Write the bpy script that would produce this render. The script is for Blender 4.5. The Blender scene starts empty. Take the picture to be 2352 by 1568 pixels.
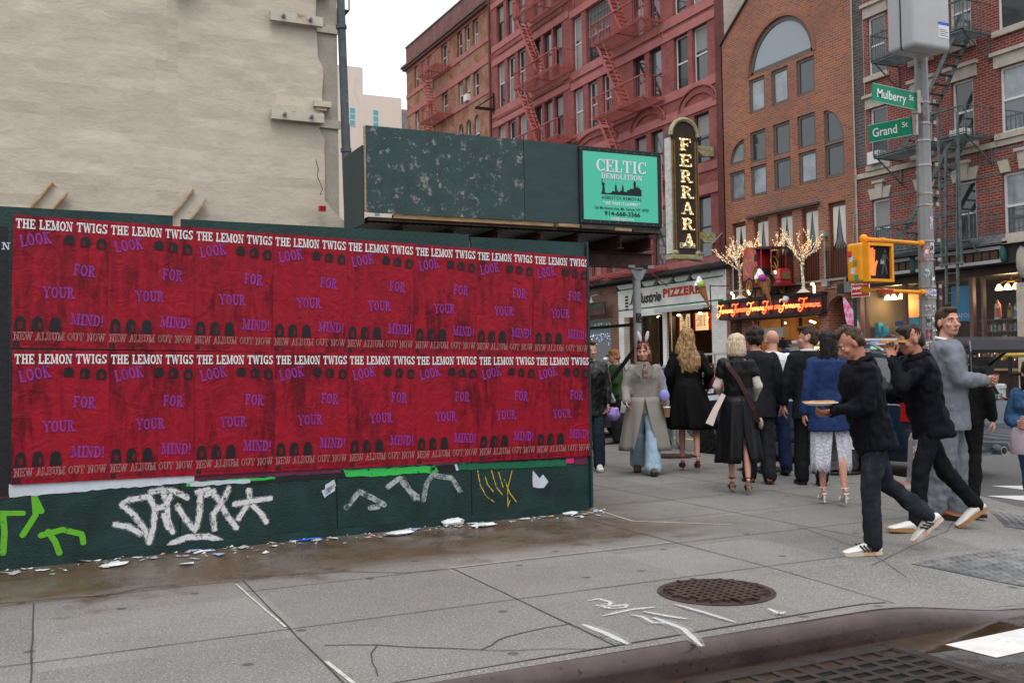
import bpy, bmesh, math, random
from math import sin, cos, pi, radians as R, atan2, sqrt
from mathutils import Vector as V, Matrix, noise
random.seed(7)
C = bpy.context.scene.collection
SC = bpy.context.scene
# ------------------------------------------------------------------ camera
PW, FPX = 2352.0, 2287.0
CH = 1.33
YAW, PITCH, ROLL = R(26), R(1.45), R(1.0)
cF = V((sin(YAW)*cos(PITCH), cos(YAW)*cos(PITCH), sin(PITCH)))
r0 = V((cos(YAW), -sin(YAW), 0)); u0 = V((-sin(YAW)*sin(PITCH), -cos(YAW)*sin(PITCH), cos(PITCH)))
cR = cos(ROLL)*r0 - sin(ROLL)*u0; cU = sin(ROLL)*r0 + cos(ROLL)*u0
cam = bpy.data.cameras.new('camera'); camo = bpy.data.objects.new('camera', cam); C.objects.link(camo)
cam.sensor_width = 36; cam.lens = 36*FPX/PW; cam.clip_end = 2000; cam.clip_start = .05
camo.matrix_world = Matrix(((cR.x, cU.x, -cF.x, 0), (cR.y, cU.y, -cF.y, 0), (cR.z, cU.z, -cF.z, CH), (0, 0, 0, 1)))
SC.camera = camo
# ------------------------------------------------------------------ sky, sun, exposure
SUN_EL, SUN_AZ = R(58), R(200)
w = bpy.data.worlds.new("World"); SC.world = w; w.use_nodes = True
nt = w.node_tree; bg = nt.nodes['Background']
sk = nt.nodes.new('ShaderNodeTexSky'); sk.sky_type = 'NISHITA'; sk.sun_disc = False
sk.sun_elevation = SUN_EL; sk.sun_rotation = SUN_AZ; sk.dust_density = 4
hs = nt.nodes.new('ShaderNodeHueSaturation'); hs.inputs['Saturation'].default_value = .25
mx = nt.nodes.new('ShaderNodeMix'); mx.data_type = 'RGBA'; mx.inputs[0].default_value = .8
mx.inputs[7].default_value = (18.5, 18.9, 19.6, 1)
nt.links.new(sk.outputs[0], hs.inputs['Color']); nt.links.new(hs.outputs[0], mx.inputs[6])
tcw = nt.nodes.new('ShaderNodeTexCoord'); spw = nt.nodes.new('ShaderNodeSeparateXYZ'); nt.links.new(tcw.outputs['Generated'], spw.inputs[0])      # overcast sky: brighter overhead than at the horizon
mrw = nt.nodes.new('ShaderNodeMapRange'); mrw.inputs[3].default_value = .55; mrw.inputs[4].default_value = 1.15; nt.links.new(spw.outputs[2], mrw.inputs[0])
scw = nt.nodes.new('ShaderNodeVectorMath'); scw.operation = 'SCALE'; nt.links.new(mx.outputs[2], scw.inputs[0]); nt.links.new(mrw.outputs[0], scw.inputs[3])
nt.links.new(scw.outputs[0], bg.inputs[0]); bg.inputs[1].default_value = .1
sl = bpy.data.lights.new('sun', 'SUN'); sl.energy = .9; sl.angle = R(25); sl.color = (1, .97, .93)
so = bpy.data.objects.new('sun', sl); C.objects.link(so)
so.rotation_euler = (pi/2-SUN_EL, 0, pi-SUN_AZ)
SC.view_settings.view_transform = 'Standard'; SC.view_settings.look = 'None'
SC.view_settings.exposure = .14; SC.view_settings.gamma = 1
SC.cycles.max_bounces = 6; SC.cycles.diffuse_bounces = 3; SC.cycles.glossy_bounces = 3
SC.cycles.transparent_max_bounces = 8; SC.cycles.use_denoising = True
SC.cycles.caustics_reflective = False; SC.cycles.caustics_refractive = False
# ------------------------------------------------------------------ measuring: photo pixel -> point on a real plane
def ray(px, py): return cF + cR*((px-1176)/FPX) - cU*((py-784)/FPX)
def onX(p, X): d = ray(*p); t = X/d.x; return V((X, d.y*t, CH+d.z*t))
def onY(p, Y): d = ray(*p); t = Y/d.y; return V((d.x*t, Y, CH+d.z*t))
def onZ(p, Z=0): d = ray(*p); t = (Z-CH)/d.z; return V((d.x*t, d.y*t, Z))
# ------------------------------------------------------------------ materials
MATS = {}
def nd(t, k): return t.nodes.new('ShaderNode'+k)
def srgb(r, g, b):
    f = lambda c: (c/255/12.92 if c/255 <= .04045 else ((c/255+.055)/1.055)**2.4)
    return (f(r), f(g), f(b))
def M(name, col, rough=.6, metal=0, var=0, vs=5, bump=0, bs=30, emit=0, spec=.25, dirt=None, ds=3, dth=.55, stretch=(1, 1, 1), alpha=1, rnd=0, coat=0, dw=.08):
    """principled surface: base colour with value noise, patches of a second colour (dirt) and bump"""
    if name in MATS: return MATS[name]
    m = bpy.data.materials.new(name); MATS[name] = m; m.use_nodes = True; t = m.node_tree
    b = t.nodes['Principled BSDF']; L = t.links.new
    b.inputs['Base Color'].default_value = (*col, 1); b.inputs['Roughness'].default_value = rough
    b.inputs['Metallic'].default_value = metal; b.inputs['Specular IOR Level'].default_value = spec
    b.inputs['Alpha'].default_value = alpha
    if coat: b.inputs['Coat Weight'].default_value = coat; b.inputs['Coat Roughness'].default_value = .05
    if emit: b.inputs['Emission Color'].default_value = (*col, 1); b.inputs['Emission Strength'].default_value = emit
    if var or bump or dirt or rnd:
        tc = nd(t, 'TexCoord'); mp = nd(t, 'Mapping'); mp.inputs['Scale'].default_value = stretch
        if rnd:
            oi = nd(t, 'ObjectInfo'); vm = nd(t, 'VectorMath'); vm.operation = 'ADD'; sc = nd(t, 'VectorMath'); sc.operation = 'SCALE'; sc.inputs[3].default_value = 37
            L(oi.outputs['Random'], sc.inputs[0]); L(tc.outputs['Object'], vm.inputs[0]); L(sc.outputs[0], vm.inputs[1]); L(vm.outputs[0], mp.inputs[0])
        else: L(tc.outputs['Object'], mp.inputs[0])
        cur = None
        if var:
            n = nd(t, 'TexNoise'); n.inputs['Scale'].default_value = vs; n.inputs['Detail'].default_value = 6; n.inputs['Roughness'].default_value = .65; L(mp.outputs[0], n.inputs[0])
            mr = nd(t, 'MapRange'); mr.inputs[1].default_value = .3; mr.inputs[2].default_value = .7; mr.inputs[3].default_value = 1-var; mr.inputs[4].default_value = 1+var; L(n.outputs[0], mr.inputs[0])
            h = nd(t, 'HueSaturation'); h.inputs['Color'].default_value = (*col, 1); L(mr.outputs[0], h.inputs['Value']); cur = h.outputs[0]
        if dirt:
            n2 = nd(t, 'TexNoise'); n2.inputs['Scale'].default_value = ds; n2.inputs['Detail'].default_value = 8; n2.inputs['Roughness'].default_value = .7; L(mp.outputs[0], n2.inputs[0])
            m2 = nd(t, 'MapRange'); m2.inputs[1].default_value = dth-dw; m2.inputs[2].default_value = dth+dw; L(n2.outputs[0], m2.inputs[0])
            mi = nd(t, 'Mix'); mi.data_type = 'RGBA'; mi.inputs[6].default_value = (*col, 1); mi.inputs[7].default_value = (*dirt, 1)
            if cur: L(cur, mi.inputs[6])
            L(m2.outputs[0], mi.inputs[0]); cur = mi.outputs[2]
        if cur: L(cur, b.inputs['Base Color'])
        if bump:
            n3 = nd(t, 'TexNoise'); n3.inputs['Scale'].default_value = bs; n3.inputs['Detail'].default_value = 5; L(mp.outputs[0], n3.inputs[0])
            bp = nd(t, 'Bump'); bp.inputs['Strength'].default_value = bump; bp.inputs['Distance'].default_value = .02; L(n3.outputs[0], bp.inputs['Height']); L(bp.outputs[0], b.inputs['Normal'])
    return m
def brick(name, c1, c2, mortar, axes='yz', bw=.21, bh=.068, ms=.009, stain=None, sth=.55, ss=.6, bump=.5, rough=.85, off=.5):
    if name in MATS: return MATS[name]
    m = bpy.data.materials.new(name); MATS[name] = m; m.use_nodes = True; t = m.node_tree; L = t.links.new
    b = t.nodes['Principled BSDF']; b.inputs['Roughness'].default_value = rough; b.inputs['Specular IOR Level'].default_value = .2
    tc = nd(t, 'TexCoord'); sx = nd(t, 'SeparateXYZ'); cx = nd(t, 'CombineXYZ'); L(tc.outputs['Object'], sx.inputs[0])
    ix = {'x': 0, 'y': 1, 'z': 2}
    if axes == 'yz':
        ad = nd(t, 'Math'); ad.operation = 'ADD'; L(sx.outputs[0], ad.inputs[0]); L(sx.outputs[1], ad.inputs[1]); L(ad.outputs[0], cx.inputs[0])
    else: L(sx.outputs[ix[axes[0]]], cx.inputs[0])
    L(sx.outputs[ix[axes[1]]], cx.inputs[1])
    br = nd(t, 'TexBrick'); br.offset = off; br.inputs['Scale'].default_value = 1
    br.inputs['Color1'].default_value = (*c1, 1); br.inputs['Color2'].default_value = (*c2, 1); br.inputs['Mortar'].default_value = (*mortar, 1)
    br.inputs['Mortar Size'].default_value = ms; br.inputs['Mortar Smooth'].default_value = .3; br.inputs['Brick Width'].default_value = bw; br.inputs['Row Height'].default_value = bh
    L(cx.outputs[0], br.inputs[0])
    n = nd(t, 'TexNoise'); n.inputs['Scale'].default_value = .9; n.inputs['Detail'].default_value = 8; n.inputs['Roughness'].default_value = .7; L(tc.outputs['Object'], n.inputs[0])
    mr = nd(t, 'MapRange'); mr.inputs[1].default_value = .3; mr.inputs[2].default_value = .7; mr.inputs[3].default_value = .72; mr.inputs[4].default_value = 1.25; L(n.outputs[0], mr.inputs[0])
    h = nd(t, 'HueSaturation'); L(br.outputs[0], h.inputs['Color']); L(mr.outputs[0], h.inputs['Value']); cur = h.outputs[0]
    if stain:
        n2 = nd(t, 'TexNoise'); n2.inputs['Scale'].default_value = ss; n2.inputs['Detail'].default_value = 9; n2.inputs['Roughness'].default_value = .72; L(tc.outputs['Object'], n2.inputs[0])
        m2 = nd(t, 'MapRange'); m2.inputs[1].default_value = sth-.1; m2.inputs[2].default_value = sth+.15; m2.inputs[4].default_value = .75; L(n2.outputs[0], m2.inputs[0])
        mi = nd(t, 'Mix'); mi.data_type = 'RGBA'; L(cur, mi.inputs[6]); mi.inputs[7].default_value = (*stain, 1); L(m2.outputs[0], mi.inputs[0]); cur = mi.outputs[2]
    L(cur, b.inputs['Base Color'])
    bp = nd(t, 'Bump'); bp.inputs['Strength'].default_value = bump; bp.inputs['Distance'].default_value = .01; L(br.outputs['Fac'], bp.inputs['Height']); bp.invert = True; L(bp.outputs[0], b.inputs['Normal'])
    return m
def glassmat(name='window_glass', col=(.03, .038, .042), rough=.05):
    return M(name, col, rough, spec=.9, bump=.06, bs=1.2)
# ------------------------------------------------------------------ mesh builder
class MB:
    def __init__(s): s.v = []; s.f = []; s.m = []; s.k = 0
    def quad(s, *p, mi=None):
        n = len(s.v); s.v += [tuple(q) for q in p]; s.f.append(tuple(range(n, n+len(p)))); s.m.append(s.k if mi is None else mi); return s
    def box(s, x0, y0, z0, x1, y1, z1):
        n = len(s.v); s.v += [(x0,y0,z0),(x1,y0,z0),(x1,y1,z0),(x0,y1,z0),(x0,y0,z1),(x1,y0,z1),(x1,y1,z1),(x0,y1,z1)]
        for q in ((0,3,2,1),(4,5,6,7),(0,1,5,4),(1,2,6,5),(2,3,7,6),(3,0,4,7)): s.f.append(tuple(n+i for i in q)); s.m.append(s.k)
        return s
    def bar(s, p, q, w, h=None, up=(0, 0, 1)):
        p, q = V(p), V(q); d = (q-p).normalized(); h = h or w; up = V(up)
        if abs(d.dot(up)) > .97: up = V((1, 0, 0))
        a = d.cross(up).normalized()*(w/2); b = a.cross(d).normalized()*(h/2)
        n = len(s.v); s.v += [tuple(c+i*a+j*b) for c in (p, q) for i, j in ((-1,-1),(1,-1),(1,1),(-1,1))]
        for f in ((0,1,2,3),(7,6,5,4),(0,4,5,1),(1,5,6,2),(2,6,7,3),(3,7,4,0)): s.f.append(tuple(n+i for i in f)); s.m.append(s.k)
        return s
    def rings(s, rs, cap=True, close=False):
        n = len(s.v); k = len(rs[0])
        for r in rs: s.v += [tuple(p) for p in r]
        m = len(rs)
        for i in range(m if close else m-1):
            for j in range(k):
                a = n+i*k+j; b = n+i*k+(j+1) % k; c = n+((i+1) % m)*k+(j+1) % k; d = n+((i+1) % m)*k+j
                s.f.append((a, b, c, d)); s.m.append(s.k)
        if cap and not close:
            s.f.append(tuple(n+j for j in reversed(range(k)))); s.m.append(s.k); s.f.append(tuple(n+(m-1)*k+j for j in range(k))); s.m.append(s.k)
        return s
    def tube(s, pts, r, n=8, close=False):
        pts = [V(p) for p in pts]; rs = []; m = len(pts); a = None
        for i, p in enumerate(pts):
            d = (pts[(i+1) % m] - pts[i-1]) if close else (pts[min(i+1, m-1)] - pts[max(i-1, 0)])
            d.normalize()
            if a is None: a = d.cross(V((0, 0, 1)) if abs(d.z) < .9 else V((1, 0, 0))).normalized()
            else: a = (a - d*a.dot(d)).normalized()
            b = d.cross(a); rr = r[i] if isinstance(r, (list, tuple)) else r
            rs.append([p + a*rr*cos(2*pi*j/n) + b*rr*sin(2*pi*j/n) for j in range(n)])
        return s.rings(rs, not close, close)
    def cyl(s, p, q, r0, r1=None, n=12): return s.tube([p, q], [r0, r0 if r1 is None else r1], n)
    def lathe(s, prof, c=(0, 0, 0), n=16, ax=2):
        rs = []
        for r, z in prof:
            ring = []
            for j in range(n):
                a = 2*pi*j/n; p = (r*cos(a), r*sin(a), z)
                if ax == 1: p = (r*cos(a), z, -r*sin(a))
                if ax == 0: p = (z, r*cos(a), r*sin(a))
                ring.append((c[0]+p[0], c[1]+p[1], c[2]+p[2]))
            rs.append(ring)
        return s.rings(rs)
    def ell(s, c, r, n=12, m=8, rot=None):
        rs = []
        for i in range(m+1):
            t = pi*(i+.02)/(m+.04); ring = []
            for j in range(n):
                a = 2*pi*j/n; p = V((r[0]*sin(t)*cos(a), r[1]*sin(t)*sin(a), -r[2]*cos(t)))
                if rot: p = rot @ p
                ring.append(V(c)+p)
            rs.append(ring)
        return s.rings(rs)
    def prism(s, poly, o, ux, uy, t):
        """flat polygon poly (u,v) at o spanned by ux,uy given thickness vector t"""
        o, ux, uy, t = V(o), V(ux), V(uy), V(t)
        a = [o+ux*x+uy*y for x, y in poly]; n = len(s.v); k = len(a)
        s.v += [tuple(p) for p in a] + [tuple(p+t) for p in a]
        s.f.append(tuple(range(n, n+k))); s.f.append(tuple(reversed(range(n+k, n+2*k)))); s.m += [s.k]*2
        for j in range(k): s.f.append((n+(j+1) % k, n+j, n+k+j, n+k+(j+1) % k)); s.m.append(s.k)
        return s
    def poly(s, poly, o, ux, uy):
        o, ux, uy = V(o), V(ux), V(uy); n = len(s.v); s.v += [tuple(o+ux*x+uy*y) for x, y in poly]; s.f.append(tuple(range(n, n+len(poly)))); s.m.append(s.k); return s
    def ribbon(s, pts, wd, nrm):
        """flat stroke along pts, width wd, lying in the plane with normal nrm"""
        pts = [V(p) for p in pts]; nrm = V(nrm); L = []
        for i, p in enumerate(pts):
            d = (pts[min(i+1, len(pts)-1)]-pts[max(i-1, 0)]).normalized(); a = d.cross(nrm).normalized(); ww = (wd[i] if isinstance(wd, list) else wd)/2
            L.append((p-a*ww, p+a*ww))
        n = len(s.v)
        for a, b in L: s.v += [tuple(a), tuple(b)]
        for i in range(len(L)-1): s.f.append((n+2*i, n+2*i+1, n+2*i+3, n+2*i+2)); s.m.append(s.k)
        return s
    def build(s, name, mats, parent=None, smooth=False, W=False):
        me = bpy.data.meshes.new(name); vs = s.v
        if W:                                                  # vertices given in the world: make them local to the thing
            rt = parent
            while rt.parent: rt = rt.parent
            o = rt.location; vs = [(x-o.x, y-o.y, z-o.z) for x, y, z in vs]
        me.from_pydata(vs, [], s.f)
        if not isinstance(mats, (list, tuple)): mats = [mats]
        for m in mats: me.materials.append(m)
        if len(mats) > 1: me.polygons.foreach_set('material_index', s.m)
        bm = bmesh.new(); bm.from_mesh(me); bmesh.ops.recalc_face_normals(bm, faces=bm.faces); bm.to_mesh(me); bm.free()
        if smooth:
            me.polygons.foreach_set('use_smooth', [True]*len(me.polygons)); me.set_sharp_from_angle(angle=R(40))
        ob = bpy.data.objects.new(name, me); C.objects.link(ob)
        if parent: ob.parent = parent
        return ob
def tag(o, label=None, cat=None, group=None, kind=None):
    if label: o['label'] = label
    if cat: o['category'] = cat
    if group: o['group'] = group
    if kind: o['kind'] = kind
    return o
def thing(name, label, cat, loc=(0, 0, 0), rz=0, group=None):
    o = bpy.data.objects.new(name, None); C.objects.link(o); o.location = loc; o.rotation_euler = (0, 0, rz); o.empty_display_size = .1
    return tag(o, label, cat, group)
def copy_tree(o, parent=None):
    c = o.copy(); C.objects.link(c); c.parent = parent
    for ch in o.children: copy_tree(ch, c)
    return c
# ------------------------------------------------------------------ lettering
def arcp(cx, cy, rx, ry, a0, a1, n=10): return [(cx+rx*cos(R(a0+(a1-a0)*i/n)), cy+ry*sin(R(a0+(a1-a0)*i/n))) for i in range(n+1)]
# slab-serif capitals: S stem x | B bar x0 x1 y | D diagonal x0 y0 x1 y1 w | A arc cx cy rx ry a0 a1 | F foot x y (slab) | T tick x y0 y1
GL = {
'A': (1.0, 'D .18 0 .5 1 .11;D .5 1 .82 0 .24;B .3 .7 .33;F .16 0;F .82 0;B .38 .62 1'), 'B': (.9, 'S .22;F .2 0;F .2 1;A .45 .75 .36 .25 -90 90;A .45 .25 .42 .27 -90 90;B .2 .5 1;B .2 .5 .5;B .2 .5 0'),
'C': (.9, 'A .48 .5 .45 .5 50 315;T .84 .66 1;T .84 .05 .26'), 'D': (.95, 'S .22;F .2 0;F .2 1;A .42 .5 .5 .5 -90 90;B .2 .45 1;B .2 .45 0'),
'E': (.85, 'S .22;F .2 0;F .2 1;B .2 .82 1;B .2 .62 .5;B .2 .85 0;T .77 .72 1;T .58 .36 .64;T .8 0 .3'), 'F': (.82, 'S .22;F .24 0;F .2 1;B .2 .8 1;B .2 .6 .5;T .75 .7 1;T .56 .36 .64'),
'G': (.95, 'A .48 .5 .45 .5 50 330;S .76 0 .44;B .55 .95 .44;T .82 .68 1'), 'H': (1.0, 'S .22;S .78;F .22 0;F .22 1;F .78 0;F .78 1;B .22 .78 .5'),
'I': (.5, 'S .25;F .25 0;F .25 1'), 'J': (.7, 'S .45 .2 1;F .45 1;A .25 .22 .3 .22 180 360'), 'K': (.98, 'S .22;F .22 0;F .22 1;D .25 .4 .75 1 .12;D .42 .55 .8 0 .24;F .78 0;F .76 1'),
'L': (.82, 'S .22;F .22 0;F .22 1;B .2 .8 0;T .75 0 .34'), 'M': (1.2, 'S .18 0 1 .1;S 1.0;D .2 1 .58 .05 .2;D .58 .05 .98 1 .1;F .16 0;F .16 1;F 1.02 0;F 1.02 1'),
'N': (1.0, 'S .18 0 1 .1;S .82 0 1 .1;D .2 1 .8 0 .22;F .16 0;F .16 1;F .82 1'), 'O': (.95, 'A .48 .5 .46 .5 0 360'), 'P': (.85, 'S .22;F .22 0;F .22 1;A .42 .73 .4 .27 -90 90;B .2 .45 1;B .2 .45 .46'),
'Q': (.95, 'A .48 .5 .46 .5 0 360;D .5 .25 .85 -.1 .14'), 'R': (.98, 'S .22;F .22 0;F .22 1;A .42 .74 .38 .26 -90 90;B .2 .45 1;B .2 .45 .48;D .5 .48 .78 .02 .22;F .84 0'),
'S': (.85, 'A .43 .745 .36 .255 20 270;A .43 .255 .38 .255 -160 90;T .78 .68 1;T .08 0 .32'), 'T': (.95, 'S .475;F .475 0;B .02 .93 1;T .07 .68 1;T .88 .68 1'),
'U': (1.0, 'S .22 .3 1;S .8 .3 1 .12;F .22 1;F .8 1;A .5 .3 .38 .3 180 360'), 'V': (.98, 'D .15 1 .5 0 .24;D .5 0 .85 1 .11;F .15 1;F .85 1'), 'W': (1.35, 'D .15 1 .42 0 .22;D .42 0 .68 .95 .11;D .68 .95 .95 0 .22;D .95 0 1.2 1 .11;F .14 1;F 1.2 1;B .55 .8 1'),
'X': (.98, 'D .15 1 .82 0 .24;D .15 0 .82 1 .11;F .15 0;F .82 0;F .15 1;F .82 1'), 'Y': (.98, 'D .15 1 .5 .45 .22;D .5 .45 .85 1 .11;S .5 0 .5;F .5 0;F .13 1;F .86 1'), 'Z': (.85, 'B .08 .8 1;B .08 .8 0;D .72 1 .14 0 .22'),
'!': (.35, 'S .18 .32 1 .2;S .18 0 .16 .2'), '.': (.3, 'S .15 0 .16'), ' ': (.45, ''),
'1': (.6, 'S .35;F .35 0;D .12 .78 .35 .98 .12'), '8': (.8, 'A .4 .74 .32 .26 0 360;A .4 .26 .37 .27 0 360'), '9': (.8, 'A .4 .68 .36 .32 0 360;A .4 .4 .36 .4 -130 0'), '2': (.8, 'A .38 .7 .34 .3 -30 170;D .66 .55 .12 .08 .16;B .06 .76 0'),
}
def slab(mb, text, o, ux, uy, nrm, h, wx=1.0, inset=0, sp=.08, fit=None, sw=.21, sh=.12, step=.00025):
    """slab-serif lettering: height h, ux/uy unit axes; each stroke a hair prouder than the one before"""
    o, ux, uy, nrm = V(o), V(ux), V(uy), V(nrm)
    tot = sum(GL[c][0]+sp for c in text)-sp
    if fit: wx = fit/(tot*h)
    x = 0; k = 0; ins = inset/h
    def P(poly):
        nonlocal k; k = (k+1) % 14
        mb.poly([(a*h*wx, b*h) for a, b in poly], o+nrm*(step*k), ux, uy)
    for c in text:
        gw, prog = GL[c]
        for st in [q for q in prog.split(';') if q]:
            t = st.split(); g = [float(q) for q in t[1:]]; iw = ins/wx
            if t[0] == 'S':
                y0, y1 = (g[1], g[2]) if len(g) > 2 else (0, 1); ww = (g[3] if len(g) > 3 else sw)/2-iw
                P([(x+g[0]-ww, y0+ins), (x+g[0]+ww, y0+ins), (x+g[0]+ww, y1-ins), (x+g[0]-ww, y1-ins)])
            elif t[0] == 'B':
                y = min(max(g[2], sh/2), 1-sh/2); P([(x+g[0]+iw, y-sh/2+ins), (x+g[1]-iw, y-sh/2+ins), (x+g[1]-iw, y+sh/2-ins), (x+g[0]+iw, y+sh/2-ins)])
            elif t[0] == 'F':
                y = min(max(g[1], sh/2), 1-sh/2); P([(x+g[0]-.21+iw, y-sh/2+ins), (x+g[0]+.21-iw, y-sh/2+ins), (x+g[0]+.21-iw, y+sh/2-ins), (x+g[0]-.21+iw, y+sh/2-ins)])
            elif t[0] == 'T': P([(x+g[0]-.05+iw, g[1]+ins), (x+g[0]+.05-iw, g[1]+ins), (x+g[0]+.05-iw, g[2]-ins), (x+g[0]-.05+iw, g[2]-ins)])
            elif t[0] == 'D': ww = max(g[4]/2-iw, .01); P([(x+g[0]-ww, g[1]), (x+g[0]+ww, g[1]), (x+g[2]+ww, g[3]), (x+g[2]-ww, g[3])])
            elif t[0] == 'A':
                n = 16 if abs(g[5]-g[4]) > 200 else 9
                a = arcp(x+g[0], g[1], g[2]-iw, g[3]-ins, g[4], g[5], n); b = arcp(x+g[0], g[1], g[2]-sw+iw, g[3]-sh*1.05+ins, g[4], g[5], n)
                for i in range(n):
                    mb.poly([(q[0]*h*wx, q[1]*h) for q in (a[i], a[i+1], b[i+1], b[i])], o+nrm*(step*(k+1)), ux, uy)
                k = (k+1) % 14
        x += gw+sp
    return tot*h*wx
TXC = {}
def txt(mb, s, o, ux, uy, h, fit=None, bold=0, shear=0, center=False, space=1.0):
    """sans lettering from Blender's built-in font, merged into mb"""
    key = (s, bold, shear, space)
    if key not in TXC:
        cu = bpy.data.curves.new('t', 'FONT'); cu.body = s; cu.size = 1; cu.offset = bold; cu.shear = shear; cu.resolution_u = 3; cu.space_character = space
        ob = bpy.data.objects.new('t', cu); C.objects.link(ob); me = bpy.data.meshes.new_from_object(ob)
        TXC[key] = ([tuple(q.co) for q in me.vertices], [tuple(p.vertices) for p in me.polygons])
        bpy.data.objects.remove(ob); bpy.data.meshes.remove(me); bpy.data.curves.remove(cu)
    vs, fs = TXC[key]
    if not vs: return
    x0 = min(q[0] for q in vs); x1 = max(q[0] for q in vs); k = h/.73; kx = fit/(x1-x0) if fit else k
    o, ux, uy = V(o), V(ux), V(uy); cx = (x0+x1)/2 if center else x0; n = len(mb.v)
    mb.v += [tuple(o+ux*((q[0]-cx)*kx)+uy*(q[1]*k)) for q in vs]; mb.f += [tuple(n+i for i in f) for f in fs]; mb.m += [mb.k]*len(fs)
XP, YP, ZP = V((1, 0, 0)), V((0, 1, 0)), V((0, 0, 1)); YN, XN = -YP, -XP
# ================================================================== THE GROUND
def sstep(a, b, x): t = max(0, min(1, (x-a)/(b-a))); return t*t*(3-2*t)
CX0, CY0, CRAD = 5.0, 7.9, 4.0
def edge(x, y):
    """distance to the kerb line and length along it from the start of the corner"""
    if x < CX0: return y-(CY0-CRAD), x-CX0
    if y > CY0: return CX0+CRAD-x, CRAD*pi/2+(y-CY0)
    dx, dy = x-CX0, y-CY0; return CRAD-sqrt(dx*dx+dy*dy), CRAD*(atan2(dy, dx)+pi/2)
def SZ(x, y):
    d, s = edge(x, y); return -.142*sstep(-1.0, .35, s)*(1-sstep(5.0, 6.8, s))*(1-sstep(0, 1.35, d))
def ground(x, y): return SZ(x, y) if (edge(x, y)[0] > 0 and x < 9) else (0 if x > 20.2 else -.15)
def concrete(name, wet):
    m = bpy.data.materials.new(name); MATS[name] = m; m.use_nodes = True; t = m.node_tree; L = t.links.new; b = t.nodes['Principled BSDF']; b.inputs['Specular IOR Level'].default_value = .25
    tc = nd(t, 'TexCoord'); P = tc.outputs['Object']
    def nz(sc, det=6, ro=.6):
        n = nd(t, 'TexNoise'); n.inputs['Scale'].default_value = sc; n.inputs['Detail'].default_value = det; n.inputs['Roughness'].default_value = ro; L(P, n.inputs[0]); return n.outputs[0]
    def mr(s, a, b2, c=0, d=1):
        n = nd(t, 'MapRange'); n.inputs[1].default_value = a; n.inputs[2].default_value = b2; n.inputs[3].default_value = c; n.inputs[4].default_value = d; L(s, n.inputs[0]); return n.outputs[0]
    def mix(f, a, b2):
        n = nd(t, 'Mix'); n.data_type = 'RGBA'; L(f, n.inputs[0])
        for i, q in ((6, a), (7, b2)):
            if isinstance(q, tuple): n.inputs[i].default_value = (*q, 1)
            else: L(q, n.inputs[i])
        return n.outputs[2]
    def mth(op, a, b2):
        n = nd(t, 'Math'); n.operation = op; n.use_clamp = True
        for i, q in ((0, a), (1, b2)):
            if isinstance(q, (int, float)): n.inputs[i].default_value = q
            else: L(q, n.inputs[i])
        return n.outputs[0]
    br = nd(t, 'TexBrick'); br.offset = 0; br.inputs['Scale'].default_value = 1; br.inputs['Brick Width'].default_value = 1.23; br.inputs['Row Height'].default_value = 1.02; br.inputs['Mortar Size'].default_value = 0
    br.inputs['Color1'].default_value = (.162, .155, .144, 1); br.inputs['Color2'].default_value = (.213, .204, .19, 1); mpp = nd(t, 'Mapping'); mpp.inputs['Location'].default_value = (1.2, 2.15, 0); L(P, mpp.inputs[0]); L(mpp.outputs[0], br.inputs[0])
    c = br.outputs[0]
    c = mix(mr(nz(1.1, 9, .7), .42, .7, 0, .55), c, (.125, .117, .106))
    c = mix(mr(nz(70, 4), .53, .66, 0, .75), c, (.06, .055, .05))
    c = mix(mr(nz(85, 3), .585, .66, 0, .8), c, (.44, .42, .38))
    v = nd(t, 'TexVoronoi'); v.voronoi_dimensions = '2D'; v.inputs['Scale'].default_value = 1.25; L(P, v.inputs[0])                  # trodden chewing gum
    c = mix(mr(v.outputs['Distance'], .028, .04, .75, 0), c, (.05, .047, .045))
    rough = mr(nz(3, 5), .35, .7, .55, .8)
    if wet:
        sp = nd(t, 'SeparateXYZ'); L(P, sp.inputs[0])
        yy = mth('ADD', mr(sp.outputs[1], 5.6, 7.4, 0, 1), mth('MULTIPLY', mth('SUBTRACT', nz(1.3, 8, .65), .5), 1.5))
        xx = mr(sp.outputs[0], 4.2, 5.6, 1, 0); msk = mth('MULTIPLY', mr(yy, .42, .62), xx)
        c = mix(mth('MULTIPLY', msk, mr(nz(2.1, 7), .36, .56, .45, .92)), c, (.085, .052, .027))
        c = mix(mth('MULTIPLY', msk, mr(nz(1.7, 9, .7), .55, .66, 0, .8)), c, (.04, .035, .03))
        rough = mth('SUBTRACT', rough, mth('MULTIPLY', msk, .36))
    L(c, b.inputs['Base Color']); L(rough, b.inputs['Roughness'])
    bp = nd(t, 'Bump'); bp.inputs['Strength'].default_value = .35; bp.inputs['Distance'].default_value = .004; L(nz(130, 3), bp.inputs['Height']); L(bp.outputs[0], b.inputs['Normal'])
    return m
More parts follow.
